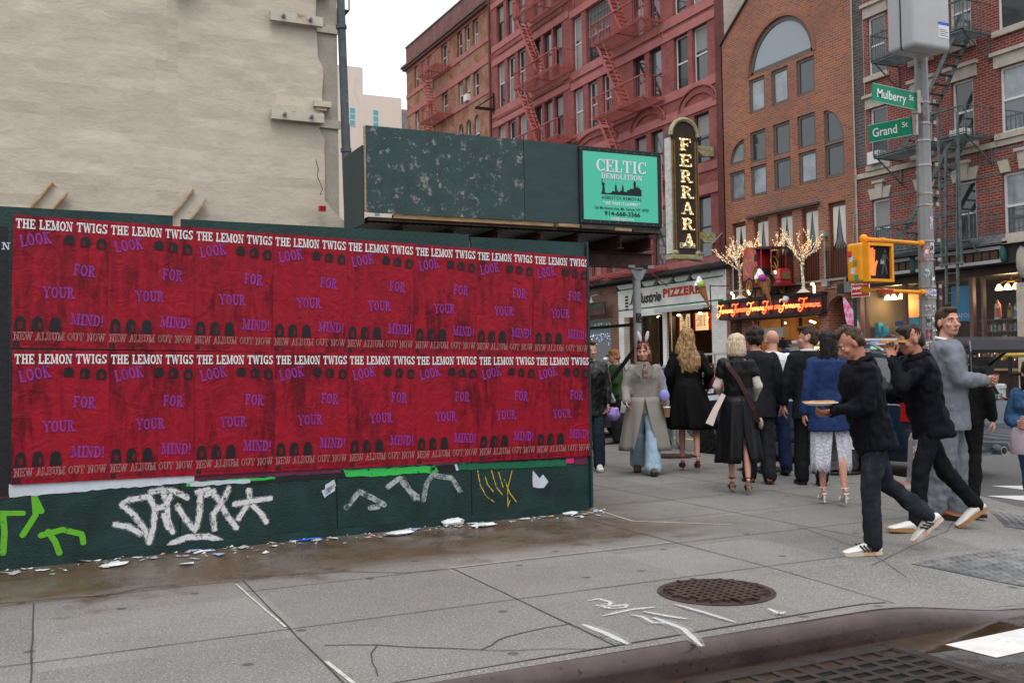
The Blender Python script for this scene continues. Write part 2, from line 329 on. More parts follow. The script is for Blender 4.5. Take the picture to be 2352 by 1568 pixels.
def asphalt():
    m = bpy.data.materials.new('asphalt'); m.use_nodes = True; t = m.node_tree; L = t.links.new; b = t.nodes['Principled BSDF']
    tc = nd(t, 'TexCoord'); P = tc.outputs['Object']
    def nz(sc, det=5):
        n = nd(t, 'TexNoise'); n.inputs['Scale'].default_value = sc; n.inputs['Detail'].default_value = det; n.inputs['Roughness'].default_value = .65; L(P, n.inputs[0]); return n.outputs[0]
    n1 = nz(80, 4); r = nd(t, 'MapRange'); r.inputs[1].default_value = .35; r.inputs[2].default_value = .7; r.inputs[3].default_value = .45; r.inputs[4].default_value = 1.7; L(n1, r.inputs[0])
    h = nd(t, 'HueSaturation'); h.inputs['Color'].default_value = (.075, .074, .074, 1); L(r.outputs[0], h.inputs['Value'])
    sp = nd(t, 'SeparateXYZ'); L(P, sp.inputs[0])
    wet = nd(t, 'MapRange'); wet.inputs[1].default_value = 2.2; wet.inputs[2].default_value = 3.3; L(sp.outputs[1], wet.inputs[0])      # wet gutter on the near street
    dry = nd(t, 'MapRange'); dry.inputs[1].default_value = 4.3; dry.inputs[2].default_value = 6.0; dry.inputs[3].default_value = 1; dry.inputs[4].default_value = 0; L(sp.outputs[1], dry.inputs[0])
    mm = nd(t, 'Math'); mm.operation = 'MULTIPLY'; L(wet.outputs[0], mm.inputs[0]); L(dry.outputs[0], mm.inputs[1])
    n2 = nz(1.6, 7); r2 = nd(t, 'MapRange'); r2.inputs[1].default_value = .4; r2.inputs[2].default_value = .55; L(n2, r2.inputs[0])
    m3 = nd(t, 'Math'); m3.operation = 'MULTIPLY'; L(mm.outputs[0], m3.inputs[0]); L(r2.outputs[0], m3.inputs[1])
    mi = nd(t, 'Mix'); mi.data_type = 'RGBA'; L(m3.outputs[0], mi.inputs[0]); L(h.outputs[0], mi.inputs[6]); mi.inputs[7].default_value = (.03, .027, .026, 1)
    n4 = nz(.35, 6); h4 = nd(t, 'HueSaturation'); r4 = nd(t, 'MapRange'); r4.inputs[3].default_value = .65; r4.inputs[4].default_value = 1.35; L(n4, r4.inputs[0]); L(r4.outputs[0], h4.inputs['Value']); L(mi.outputs[2], h4.inputs['Color'])
    L(h4.outputs[0], b.inputs['Base Color'])
    rr = nd(t, 'MapRange'); rr.inputs[3].default_value = .75; rr.inputs[4].default_value = .12; L(m3.outputs[0], rr.inputs[0]); L(rr.outputs[0], b.inputs['Roughness'])
    bp = nd(t, 'Bump'); bp.inputs['Strength'].default_value = .5; bp.inputs['Distance'].default_value = .006; L(n1, bp.inputs['Height']); L(bp.outputs[0], b.inputs['Normal'])
    return m
mASPH = asphalt(); mCONC = concrete('sidewalk_concrete', True); mCONC2 = concrete('far_concrete', False)
mJOINT = M('joint_dirt', (.05, .045, .038), .9); mPALE = M('joint_mortar', (.42, .40, .36), .85, var=.3, vs=20)
mRUST = M('kerb_steel', (.058, .037, .034), .25, .45, var=.3, vs=5, bump=.08, bs=40, dirt=(.02, .011, .009), ds=26, dth=.63, dw=.03, spec=.6)
mWHITE = M('road_paint_white', (.55, .54, .52), .6, var=.12, vs=9, dirt=(.16, .16, .155), ds=16, dth=.66, dw=.03)
mYEL = M('road_paint_yellow', (.62, .34, .03), .6, var=.15, vs=9, dirt=(.1, .09, .08), ds=8, dth=.62, dw=.04)
mIRON = M('cast_iron', (.075, .05, .043), .4, .45, var=.4, vs=9, bump=.2, bs=50)
mGREEN = M('bike_lane_green', (.05, .13, .07), .75, var=.25, vs=3)
mSPRAY = M('spray_chalk', (.52, .52, .50), .9, var=.1, dirt=(.17, .16, .145), ds=55, dth=.5, dw=.08)
b = MB(); b.quad((-400, -400, -.15), (600, -400, -.15), (600, 700, -.15), (-400, 700, -.15)); tag(b.build('street', mASPH), kind='structure')
b = MB()
def grid(b, xs, ys, fn):
    n = len(b.v); b.v += [(*fn(x, y)[:2], fn(x, y)[2]) for x in xs for y in ys]; k = len(ys)
    for i in range(len(xs)-1):
        for j in range(k-1): b.f.append((n+i*k+j, n+(i+1)*k+j, n+(i+1)*k+j+1, n+i*k+j+1)); b.m.append(b.k)
P3 = lambda x, y: (x, y, SZ(x, y))
INN = .14
ysA = [CY0-CRAD+INN]+[4.1+.15*i for i in range(11)]+[6, 7.9]
grid(b, [-60, -20, 2, 3]+[3.6+.14*i for i in range(11)], ysA, P3)
grid(b, [-60, -20, 2, 3, 5], [7.9, 14, 30, 140], P3)
n = 22
grid(b, [.01, 1, 2]+[2.6+.126*i for i in range(11)], [-pi/2+pi/2*i/n for i in range(n+1)], lambda r, a: P3(CX0+r*cos(a), CY0+r*sin(a)))
grid(b, [5, 6.5]+[7.5+.136*i for i in range(11)], [7.9, 8.3, 8.8, 9.4, 10, 14, 30, 140], P3)
tag(b.build('sidewalk', mCONC, smooth=True), kind='structure')
# kerb with a steel nose, dropping to the road at the corner
path = [(-60, 3.9), (-20, 3.9)]+[(i*.5, 3.9) for i in range(0, 7)]+[(3.5+.15*i, 3.9) for i in range(11)]+[(CX0+4*cos(a), CY0+4*sin(a)) for a in [-pi/2+pi/2*i/24 for i in range(1, 25)]]+[(9, y) for y in (8.5, 9, 9.5, 10, 20, 140)]
rs = []; rp = []
for i, (x, y) in enumerate(path):
    a, c = path[max(i-1, 0)], path[min(i+1, len(path)-1)]; d = V((c[0]-a[0], c[1]-a[1], 0)).normalized(); nn = V((-d.y, d.x, 0)); z = SZ(x+nn.x*.01, y+nn.y*.01)
    rs.append([V((x, y, 0))+nn*q+V((0, 0, zz)) for q, zz in ((.0, -.16), (.0, max(z-.075, -.149)), (.006, max(z-.045, -.146)), (.02, max(z-.02, -.144)), (.045, max(z-.004, -.142)), (.06, z+.003), (.075, z+.004), (.075, -.3), (0, -.3))])
    rp.append([V((x, y, 0))+nn*q+V((0, 0, zz)) for q, zz in ((.076 if i < 22 else 0, z+.002), (INN+.01, z+.003), (INN+.01, -.3), (.076 if i < 22 else 0, -.3))])
kn = 22; b = MB(); b.rings(rs[:kn]); b.rings(rs[-5:]); tag(b.build('kerb', mRUST, smooth=True), kind='structure')
b = MB(); b.rings(rp); tag(b.build('kerb_concrete', mCONC2), kind='structure')
# joints, cracks
jb = MB(); jp = MB()
def joint(pts, wd=.0085, pale=False, wob=.006):
    L = [V((p[0], p[1], 0)) for p in pts]; out = []
    for i in range(len(L)-1):
        n = max(2, int((L[i+1]-L[i]).length/.18))
        for j in range(n): out.append(L[i].lerp(L[i+1], j/n))
    out.append(L[-1]); q = []; ws = []
    for p in out:
        nx = noise.noise(p*3.1)*wob; ny = noise.noise(p*3.1+V((9, 2, 1)))*wob; x, y = p.x+nx, p.y+ny; q.append((x, y, SZ(x, y)+.004)); ws.append(wd*(.75+.5*abs(noise.noise(p*7))))
    (jp if pale else jb).ribbon(q, ws, ZP)
for y, x0, x1 in ((5.15, -20, 5.02), (6.15, 1.17, 7.9), (7.15, 4.75, 8.3), (6.5, -20, 1.17), (8.15, 4.7, 8.4), (9.2, 5, 9), (10.3, 5, 9), (11.4, 5, 9), (12.6, 5, 9), (14, 5, 9)): joint([(x0, y), (x1, y)])
joint([(-20, 4.06), (1, 4.04), (4.28, 4.1)], .016)
for x, y0, y1 in ((-1.2, 4.05, 7.7), (-2.4, 4.05, 7.7), (0, 4.05, 6.5), (1.2, 4.05, 6.5), (2.5, 4.05, 6.15), (4.32, 4.08, 7.8), (5.65, 5.5, 40), (6.9, 5.6, 40), (8.05, 6.0, 40)): joint([(x, y0), (x+.03, y1)])
joint([(5.6, 6.28), (5.3, 5.3), (5.03, 4.64)], .006); joint([(5.0, 4.9), (6.4, 5.5), (7.4, 6.2)], .005)
joint([(2.5, 6.17), (4.3, 6.2)], .012, True, .004); joint([(1.22, 4.5), (1.24, 4.06)], .02, True); joint([(1.17, 6.4), (1.2, 5.2)], .014, True); joint([(4.75, 8.3), (4.62, 7.2), (5.2, 6.6)], .02, True)
joint([(1.28, 4.74), (1.5, 4.64), (1.7, 4.47), (1.91, 4.34), (2.05, 4.44), (2.21, 4.48), (2.38, 4.55), (2.52, 4.54)], .011, wob=.05)
joint([(1.91, 4.34), (2.05, 4.22), (2.3, 4.12), (2.42, 4.05)], .007, wob=.05); joint([(1.5, 4.64), (1.42, 4.4), (1.38, 4.2)], .006, wob=.05); joint([(-.2, 6.62), (.4, 6.5), (.62, 6.64), (.82, 6.56)], .012, wob=.06); joint([(1.4, 6.55), (1.9, 6.42), (2.2, 6.2), (2.5, 6.16)], .01, wob=.06)
tag(jb.build('sidewalk_joint', mJOINT), kind='structure'); tag(jp.build('sidewalk_mortar', mPALE), kind='structure')
# road paint
def stripe(name, mat, quads):
    b = MB()
    for q in quads: b.quad(*[(x, y, -.146) for x, y in q])
    tag(b.build(name, mat), kind='structure')
stripe('crosswalk_stripe', mWHITE, [[(4.27, 3.7), (7.4, 3.78), (7.4, 3.46), (4.3, 3.42)], [(4.6, 2.75), (7.4, 2.75), (7.4, 2.4), (4.6, 2.4)]])
stripe('crosswalk_stripe', mWHITE, [[(x, 4.4), (x, y), (x+.42, y-.25), (x+.42, 4.4)] for x, y in ((9.28, 7.45), (10.05, 8.0), (11.0, 8.3), (12.1, 9.0), (13.2, 9.0), (14.3, 9.0), (15.4, 9.0), (16.5, 9.0), (17.6, 9.0))])
stripe('lane_line_yellow', mYEL, [[(11.6, 9.6), (11.6, 90), (11.72, 90), (11.72, 9.6)]])
stripe('lane_line_white', mWHITE, [[(17.0, 9), (17.0, 90), (17.12, 90), (17.12, 9)], [(18.2, 9), (18.2, 90), (18.3, 90), (18.3, 9)]])
stripe('bike_lane', mGREEN, [[(18.45, 9), (18.45, 90), (20.0, 90), (20.0, 9)]])
# far sidewalk of the cross street with its painted kerb
b = MB(); b.box(20.35, 13, -.3, 24.6, 140, 0); tag(b.build('far_sidewalk', mCONC2), kind='structure')
b = MB(); b.box(20.2, 19.2, -.3, 20.35, 140, .003); b.k = 1; b.box(20.19, 13, -.02, 20.36, 19.2, .004); b.k = 0; b.box(20.2, 13, -.3, 20.35, 19.2, -.021)
tag(b.build('far_kerb', [mCONC2, M('kerb_paint_yellow', (.68, .50, .02), .6, var=.2, vs=6)]), kind='structure')
b = MB(); n = 40; E1 = [(-6+i*.28, 3.9) for i in range(n)]; E2 = [(x, 3.66+.1*noise.noise(V((x*1.3, 2, 0)))+.04*noise.noise(V((x*4, 5, 0)))) for x, y in E1]
for i in range(n-1): b.quad(*[(x, y, -.1475) for x, y in (E2[i], E2[i+1], E1[i+1], E1[i])])
tag(b.build('gutter_water', M('gutter_water', (.045, .028, .016), .06, spec=.6, var=.3, vs=3, bump=.1, bs=9)), kind='structure')
# spray marks of the utility survey
def spraymat(name, col, th=.5, w=.06, sc=22):
    m = M(name, col, .7); t = m.node_tree; b = t.nodes['Principled BSDF']; L = t.links.new
    tc = nd(t, 'TexCoord'); n = nd(t, 'TexNoise'); n.inputs['Scale'].default_value = sc; n.inputs['Detail'].default_value = 6; n.inputs['Roughness'].default_value = .7; L(tc.outputs['Object'], n.inputs[0])
    r = nd(t, 'MapRange'); r.inputs[1].default_value = th-w; r.inputs[2].default_value = th+w; r.inputs[3].default_value = 1; r.inputs[4].default_value = 0; L(n.outputs[0], r.inputs[0]); L(r.outputs[0], b.inputs['Alpha']); return m
sb = MB(); SPK = [0]
def spray(pts, wd=.02):
    L = [onZ(q) for q in pts]; out = []
    for i in range(len(L)-1):
        for j in range(6): out.append(L[i].lerp(L[i+1], j/6))
    out.append(L[-1])
    for k, f in ((0, 3.0), (0, 1.9), (1, 1.0)):
        SPK[0] += .0002; sb.k = k; n = len(out); sb.ribbon([(p.x, p.y, .005+SPK[0]) for p in out], [wd*f*min(1, .35+3*min(i, n-1-i)/n) for i in range(n)], ZP)
spray([(1350, 1381), (1375, 1376), (1402, 1384), (1398, 1398), (1372, 1390), (1395, 1394), (1440, 1390), (1436, 1396), (1396, 1399)], .022)
spray([(1384, 1416), (1450, 1401), (1508, 1395)]); spray([(1448, 1413), (1475, 1418), (1500, 1432), (1535, 1432), (1568, 1446)]); spray([(1478, 1406), (1530, 1416), (1582, 1424)]); spray([(1338, 1436), (1390, 1456), (1444, 1482)], .035)
spray([(1500, 1420), (1570, 1447), (1612, 1487)], .03); spray([(1550, 1390), (1620, 1410), (1690, 1432)], .018); spray([(1765, 1400), (1790, 1412), (1803, 1408)], .025)
tag(sb.build('pavement_spray_marks', [spraymat('chalk_mist', (.42, .42, .41), .42, .12, 150), spraymat('chalk_core', (.60, .60, .59), .55, .16, 120)]), kind='structure')
# manholes
def manhole(x, y, r, label):
    t = thing('manhole_cover', label, 'manhole cover', (x, y, SZ(x, y)))
    b = MB(); b.lathe([(r*1.0, .001), (r*1.0, .006), (r*.9, .006), (r*.9, .001)], n=40); b.build('frame_ring', mIRON, t)
    b = MB(); b.lathe([(r*.885, .001), (r*.885, .005), (.01, .0045)], n=40)
    k = 0
    for i in range(-6, 7):
        for j in range(-6, 7):
            u, w2 = i*r*.155, j*r*.155
            if u*u+w2*w2 > (r*.8)**2: continue
            k = (i*2+j*3) % 4; hx, hy = ((.115, .03) if (i+j) % 2 else (.03, .115)); b.box(u-hx*r, w2-hy*r*1.1, .004, u+hx*r, w2+hy*r*1.1, .02)
    b.build('cover_plate', mIRON, t)
manhole(3.6, 4.73, .34, 'large rusty round manhole cover in the near pavement beside white spray marks')
manhole(8.35, 11.9, .36, 'far manhole cover near the kerb by the SUV front wheel')
manhole(8.2, 9.75, .34, 'dark manhole cover behind the man in blue trousers')
mGRATE = M('grate_iron', (.040, .032, .028), .45, .4, var=.4, vs=9, bump=.2, bs=50)
# catch basin grate in the gutter
t = thing('drain_grate', 'rusty slotted catch basin grate in the wet gutter at the kerb', 'drain grate', (3.35, 3.46, -.15))
b = MB(); x0, x1, y0, y1 = -.55, .62, -.46, .3
b.box(x0-.07, y0-.07, .0, x1+.07, y0, .012); b.box(x0-.07, y1, .0, x1+.07, y1+.09, .012); b.box(x0-.07, y0, 0, x0, y1, .012); b.box(x1, y0, 0, x1+.07, y1, .012); b.build('frame', mGRATE, t)
b = MB(); nx, ny = 9, 8
for i in range(nx+1): xx = x0+(x1-x0)*i/nx; b.box(xx-.017, y0, .001, xx+.017, y1, .009)
for j in range(1, ny): yy = y0+(y1-y0)*j/ny; b.box(x0, yy-.02, .0005, x1, yy+.02, .0085)
b.build('grid_bars', mGRATE, t)
b = MB(); b.quad((x0, y0, .003-.002), (x1, y0, .001), (x1, y1, .001), (x0, y1, .001)); b.build('pit_shade', M('drain_shade', (.004, .004, .004), .9), t)  # flat black sheet paints the shade below the bars
# tactile plates
mTAC = M('tactile_grey', (.11, .11, .112), .7, var=.35, vs=6, dirt=(.2, .2, .2), ds=5, dth=.55)
def tactile(p, u, v, nu, nv, label):
    t = thing('tactile_plate', label, 'tactile paving', (p[0], p[1], 0)); b = MB(); u, v = V((*u, 0)), V((*v, 0)); st = []
    f = lambda a, c: (lambda q: V((q.x, q.y, SZ(q.x, q.y)+.005)))(V((*p, 0))+u*a+v*c)
    for i in range(6):
        for j in range(4): b.quad(f(i/6, j/4), f((i+1)/6, j/4), f((i+1)/6, (j+1)/4), f(i/6, (j+1)/4))
    for i in range(nu):
        for j in range(nv): q = f((i+.5)/nu, (j+.5)/nv); b.lathe([(.015, 0), (.011, .006), (.004, .007)], q, 6)
    b.build('domed_surface', mTAC, t, W=True)
tactile((5.3, 4.85), (1.15, .12), (.42, -.62), 17, 10, 'grey tactile plate with domes at the near kerb ramp')
tactile((7.2, 5.6), (.75, .75), (.45, -.35), 16, 9, 'worn tactile plate at the far side of the corner ramp')
# ================================================================== HOARDING WITH POSTERS
HA = math.atan(.045)
HL = V((0, 7.715, 0))
hu = V((cos(HA), sin(HA), 0)); hn = V((sin(HA), -cos(HA), 0))
def FP(p):
    """photo pixel -> (u, z) on the hoarding face"""
    d = ray(*p); o = V((0, 0, CH)); t = (HL-o).dot(hn)/d.dot(hn); q = o+d*t; return ((q-HL).dot(hu), q.z)
D3 = lambda x, y: (x*.3418, 976.2+y*.3418)
D4 = lambda x, y: (746.5+x*.3418, 1032.4+y*.3418)
mPLY = M('plywood_green', (.012, .036, .034), .38, var=.3, vs=3, bump=.25, bs=60, dirt=(.16, .17, .15), ds=16, dth=.70, dw=.02, stretch=(1, 1, .7), rnd=1)
mPLYB = M('plywood_green_grimy', (.010, .030, .028), .45, var=.4, vs=4, bump=.3, bs=70, dirt=(.22, .21, .19), ds=60, dth=.70, dw=.02, rnd=1)
mRAW = M('raw_timber', (.33, .25, .17), .8, var=.35, vs=8, bump=.2, stretch=(1, 1, 8))
H = thing('plywood_hoarding', 'long dark green plywood hoarding covered in red posters with graffiti along its foot', 'hoarding', HL, HA)
cuts = [-3.9, -2.62, -1.4, -.18, 1.02, 2.23, 3.43, 4.635]; tops = [2.5, 2.5, 2.5, 2.495, 2.475, 2.47, 2.455]
for i in range(7):
    b = MB(); a, c = cuts[i]+.004, cuts[i+1]-.004
    b.box(a, 0, .02, c, .02, tops[i]-.15); b.build('plywood_panel', mPLYB, H)
rl = [(-3.9, .985, 2.5), (1.045, 3.445, 2.478), (3.465, 4.625, 2.458)]
for a, c, z in rl:
    b = MB(); b.box(a, -.003, z-.17, c, .022, z); b.build('top_rail', mPLY, H)
b = MB(); b.box(-3.9, -.012, .0, 4.6, .0, .06); b.build('bottom_rail', mPLYB, H)
for x in cuts[1:]:
    b = MB(); b.box(x-.05, .022, 0, x+.04, .11, 2.42); b.build('post', mRAW, H)
b = MB(); b.box(4.637, -.02, .03, 4.66, .14, 2.47); b.build('end_board', mPLY, H)
b = MB(); b.box(4.63, .11, .03, 4.65, 6.2, 2.44); b.build('side_panel', mPLYB, H)
for u in cuts[3:-1]: b = MB(); b.box(u-.004, -.002, .06, u+.004, .0, 2.3); b.build('panel_seam', M('seam_dark', (.004, .005, .005), .9), H)
# graffiti strokes sprayed on the foot of the boards
GLY = [0]
def graf(name, mat, strokes, wd, cv=D3):
    GLY[0] += .0003
    b = MB()
    for k, st in enumerate(strokes):
        w2 = wd
        if isinstance(st, tuple): st, w2 = st
        pts = [FP(cv(*q)) for q in st]; out = []
        for i in range(len(pts)-1):
            for j in range(5): out.append(V(pts[i]).lerp(V(pts[i+1]), j/5))
        out.append(V(pts[-1])); m = len(out)
        d0 = (out[0]-out[1]).normalized()*w2*.35; d1 = (out[-1]-out[-2]).normalized()*w2*.35
        out = [out[0]+d0]+out+[out[-1]+d1]; ws = [w2*.55]+[w2]*m+[w2*.55]
        b.ribbon([(q.x, -.0018-GLY[0]-.0003*k, q.y) for q in out], ws, (0, -1, 0))
    return b.build(name, mat, H)
WT = [
    [(985, 480), (870, 500), (815, 530), (900, 600), (960, 680), (1005, 780)], [(1000, 470), (1040, 560), (1030, 690), (1000, 790)], [(770, 665), (860, 680), (950, 730)],
    [(1010, 450), (1090, 430), (1120, 520), (1130, 640), (1160, 720)], [(1090, 440), (1170, 440), (1260, 490)], [(1050, 560), (1110, 540), (1150, 470)], [(1100, 600), (1130, 690)],
    [(1190, 540), (1240, 620), (1310, 710), (1340, 600), (1345, 450)], [(1320, 450), (1400, 430), (1470, 500), (1520, 600), (1590, 690)], [(1540, 420), (1500, 500), (1430, 600), (1440, 700)], [(1380, 470), (1440, 440)],
    [(1670, 430), (1680, 500), (1600, 630)], [(1570, 530), (1680, 510), (1820, 490)], [(1700, 540), (1760, 600), (1790, 650)], ([(1110, 850), (1160, 790), (1260, 750), (1400, 745), (1490, 780)], .042)]
g = graf('graffiti_tag', spraymat('spray_mist', (.36, .36, .36), .46, .09, 60), [(q[0] if isinstance(q, tuple) else q, .056) for q in WT], .042); g['label'] = 'grey overspray round the white tag'
g = graf('graffiti_tag', spraymat('spray_white', (.56, .56, .56), .58, .05), WT, .036)
g['label'] = 'white spray-paint tag'
g = graf('graffiti_tag', spraymat('spray_green', (.10, .36, .02), .63, .05), [([(-40, 590), (160, 590)], .035), [(20, 600), (30, 720), (20, 860)], [(230, 470), (240, 600), (150, 740)], [(230, 480), (280, 580)], [(270, 740), (420, 700), (550, 730), (560, 790)], [(320, 710), (370, 780), (400, 860)]], .04)
g['label'] = 'lime green spray-paint strokes'
g = graf('graffiti_tag', spraymat('spray_yellow', (.50, .33, .03), .58), [[(1025, 140), (1040, 230), (1080, 310), (1135, 350)], [(1075, 180), (1090, 230), (1130, 280)], [(1115, 130), (1150, 250), (1190, 300)], [(1165, 150), (1195, 250)], [(1205, 200), (1240, 290), (1285, 350)], [(1255, 140), (1225, 260), (1228, 380)], [(1228, 380), (1240, 340)]], .009, D4)
g['label'] = 'thin yellow marker scribble'
g = graf('graffiti_tag', spraymat('spray_faded', (.36, .40, .40), .50, .1, 14), [[(140, 390), (230, 280), (330, 330), (400, 370)], [(420, 250), (500, 190), (560, 270), (640, 330)], [(660, 340), (680, 230), (720, 170), (850, 190), (910, 280)], [(520, 190), (600, 330)], [(360, 380), (300, 390)]], .045, D4)
g['label'] = 'faded white graffiti scraps'
# paper scraps glued to the boards
def torn(name, pts, mat, y, cv, jag=.006):
    q = [FP(cv(*p)) for p in pts]; out = []
    for i in range(len(q)):
        a, c = V(q[i]), V(q[(i+1) % len(q)]); n = max(1, int((c-a).length/.04))
        for j in range(n):
            p = a.lerp(c, j/n); k = jag if j else jag*.3; out.append((p.x+random.uniform(-k, k), p.y+random.uniform(-k, k)))
    b = MB(); b.prism(out, (0, -y, 0), (1, 0, 0), (0, 0, 1), (0, .0012, 0)); return b.build(name, mat, H)
pp = lambda n, c, **k: M(n, c, .5, bump=.3, bs=14, **k)
mPW, mPB, mPG, mPG2, mPP, mPBL = pp('paper_white', (.46, .50, .56), var=.12), pp('paper_black', (.012, .012, .014)), pp('paper_green', (.03, .42, .07), dirt=(.008, .01, .01), ds=9, dth=.6, dw=.01), pp('paper_dark_green', (.01, .11, .05)), pp('paper_plum', (.10, .018, .05), var=.4), pp('paper_slate', (.07, .10, .12), var=.3)
S = [('white', [(60, 395), (1305, 325), (1305, 385), (700, 430), (65, 485)], mPW, .006, D3), ('plum', [(-60, 400), (70, 390), (65, 485), (-60, 490)], mPP, .005, D3), ('plum', [(1305, 330), (2290, 275), (2290, 320), (1305, 372)], mPP, .0066, D3), ('slate', [(2285, 270), (2500, 262), (2500, 290), (2290, 300)], mPBL, .007, D3),
     ('black', [(1640, 355), (2340, 310), (2340, 350), (1650, 395)], mPB, .005, D3), ('green', [(1250, 378), (1850, 345), (1850, 360), (1250, 410)], mPG, .0056, D3), ('grey', [(1280, 380), (1680, 365), (1680, 385), (1280, 410)], mPW, .006, D3),
     ('slate', [(100, 110), (980, 62), (980, 90), (100, 135)], mPBL, .0066, D4), ('green', [(120, 135), (740, 105), (760, 150), (370, 175), (140, 180)], mPG, .0056, D4), ('black', [(0, 150), (870, 98), (870, 145), (0, 195)], mPB, .004, D4), ('dark green', [(895, 95), (1620, 65), (1620, 108), (890, 138)], mPG2, .006, D4), ('plum', [(985, 62), (1140, 55), (1140, 86), (985, 92)], mPP, .0072, D4), ('black', [(1140, 55), (1580, 36), (1580, 60), (1140, 80)], mPB, .0066, D4), ('plum', [(1585, 34), (1760, 24), (1760, 50), (1590, 55)], mPP, .0076, D4), ('pink', [(1620, 58), (1670, 54), (1670, 88), (1620, 92)], pp('paper_pink', (.55, .02, .16)), .007, D4),
     ('purple', [(1675, 60), (1755, 52), (1760, 95), (1675, 96)], mPP, .006, D4), ('white', [(1395, 140), (1440, 190), (1465, 165), (1500, 215), (1470, 255), (1398, 250)], mPW, .004, D4), ('white', [(0, 235), (60, 200), (75, 240), (20, 300), (0, 300)], mPW, .004, D4), ('white', [(2160, 440), (2250, 390), (2250, 440), (2180, 485)], mPW, .004, D3), ('white', [(870, 100), (885, 95), (895, 135), (880, 140)], mPW, .0076, D4), ('white', [(1000, 430), (1110, 418), (1110, 432), (1005, 445)], mPW, .0072, D3)]
for nm, pts, mt, y, cv in S: torn('paper_strip', pts, mt, y, cv)['label'] = nm+' strip of an old torn poster'
b = MB(); b.box(-.6, -.0065, .5, -.115, -.002, 2.36); b.k = 1; slab(b, 'N', (-.15, -.0065, 2.2), XP, ZP, YN, .05); b.build('black_poster', [mPB, mPW], H)
# the sixteen red posters: one is built, the rest are copies
def paper_red():
    m = bpy.data.materials.new('poster_red'); m.use_nodes = True; t = m.node_tree; L = t.links.new; b = t.nodes['Principled BSDF']
    tc = nd(t, 'TexCoord'); oi = nd(t, 'ObjectInfo'); sc = nd(t, 'VectorMath'); sc.operation = 'SCALE'; sc.inputs[3].default_value = 43; L(oi.outputs['Random'], sc.inputs[0])
    ad = nd(t, 'VectorMath'); L(tc.outputs['Object'], ad.inputs[0]); L(sc.outputs[0], ad.inputs[1])
    mp = nd(t, 'Mapping'); mp.inputs['Scale'].default_value = (1, 1, .22); L(ad.outputs[0], mp.inputs[0])
    n = nd(t, 'TexNoise'); n.inputs['Scale'].default_value = 17; n.inputs['Detail'].default_value = 6; n.inputs['Roughness'].default_value = .6; n.inputs['Distortion'].default_value = .5; L(mp.outputs[0], n.inputs[0])
    r = nd(t, 'MapRange'); r.inputs[1].default_value = .40; r.inputs[2].default_value = .60; L(n.outputs[0], r.inputs[0])
    n2 = nd(t, 'TexNoise'); n2.inputs['Scale'].default_value = 2.2; L(ad.outputs[0], n2.inputs[0]); r2 = nd(t, 'MapRange'); r2.inputs[1].default_value = .36; r2.inputs[2].default_value = .62; r2.inputs[3].default_value = .1; r2.inputs[4].default_value = .95; L(n2.outputs[0], r2.inputs[0])
    mu = nd(t, 'Math'); mu.operation = 'MULTIPLY'; L(r.outputs[0], mu.inputs[0]); L(r2.outputs[0], mu.inputs[1])
    mi = nd(t, 'Mix'); mi.data_type = 'RGBA'; mi.inputs[6].default_value = (.262, .006, .0175, 1); mi.inputs[7].default_value = (.085, .003, .0085, 1); L(mu.outputs[0], mi.inputs[0]); L(mi.outputs[2], b.inputs['Base Color'])
    b.inputs['Roughness'].default_value = .36; b.inputs['Specular IOR Level'].default_value = .17
    n3 = nd(t, 'TexNoise'); n3.inputs['Scale'].default_value = 9; n3.inputs['Detail'].default_value = 4; n3.inputs['Distortion'].default_value = 1.2; L(ad.outputs[0], n3.inputs[0])
    bp = nd(t, 'Bump'); bp.inputs['Strength'].default_value = .6; bp.inputs['Distance'].default_value = .014; L(n3.outputs[0], bp.inputs['Height']); L(bp.outputs[0], b.inputs['Normal'])
    return m
mPR = paper_red(); mINKW = M('ink_white', (.62, .62, .62), .45, var=.12, vs=14, rnd=1); mINKP = M('ink_purple', (.205, .03, .215), .45, var=.25, vs=12, rnd=1); mINKB = M('ink_black', (.012, .009, .011), .4); mINKL = M('ink_pale', (.44, .31, .28), .5); mINKR = M('ink_red', (.205, .0042, .0135), .45)
PWD, PHT = .606, .925
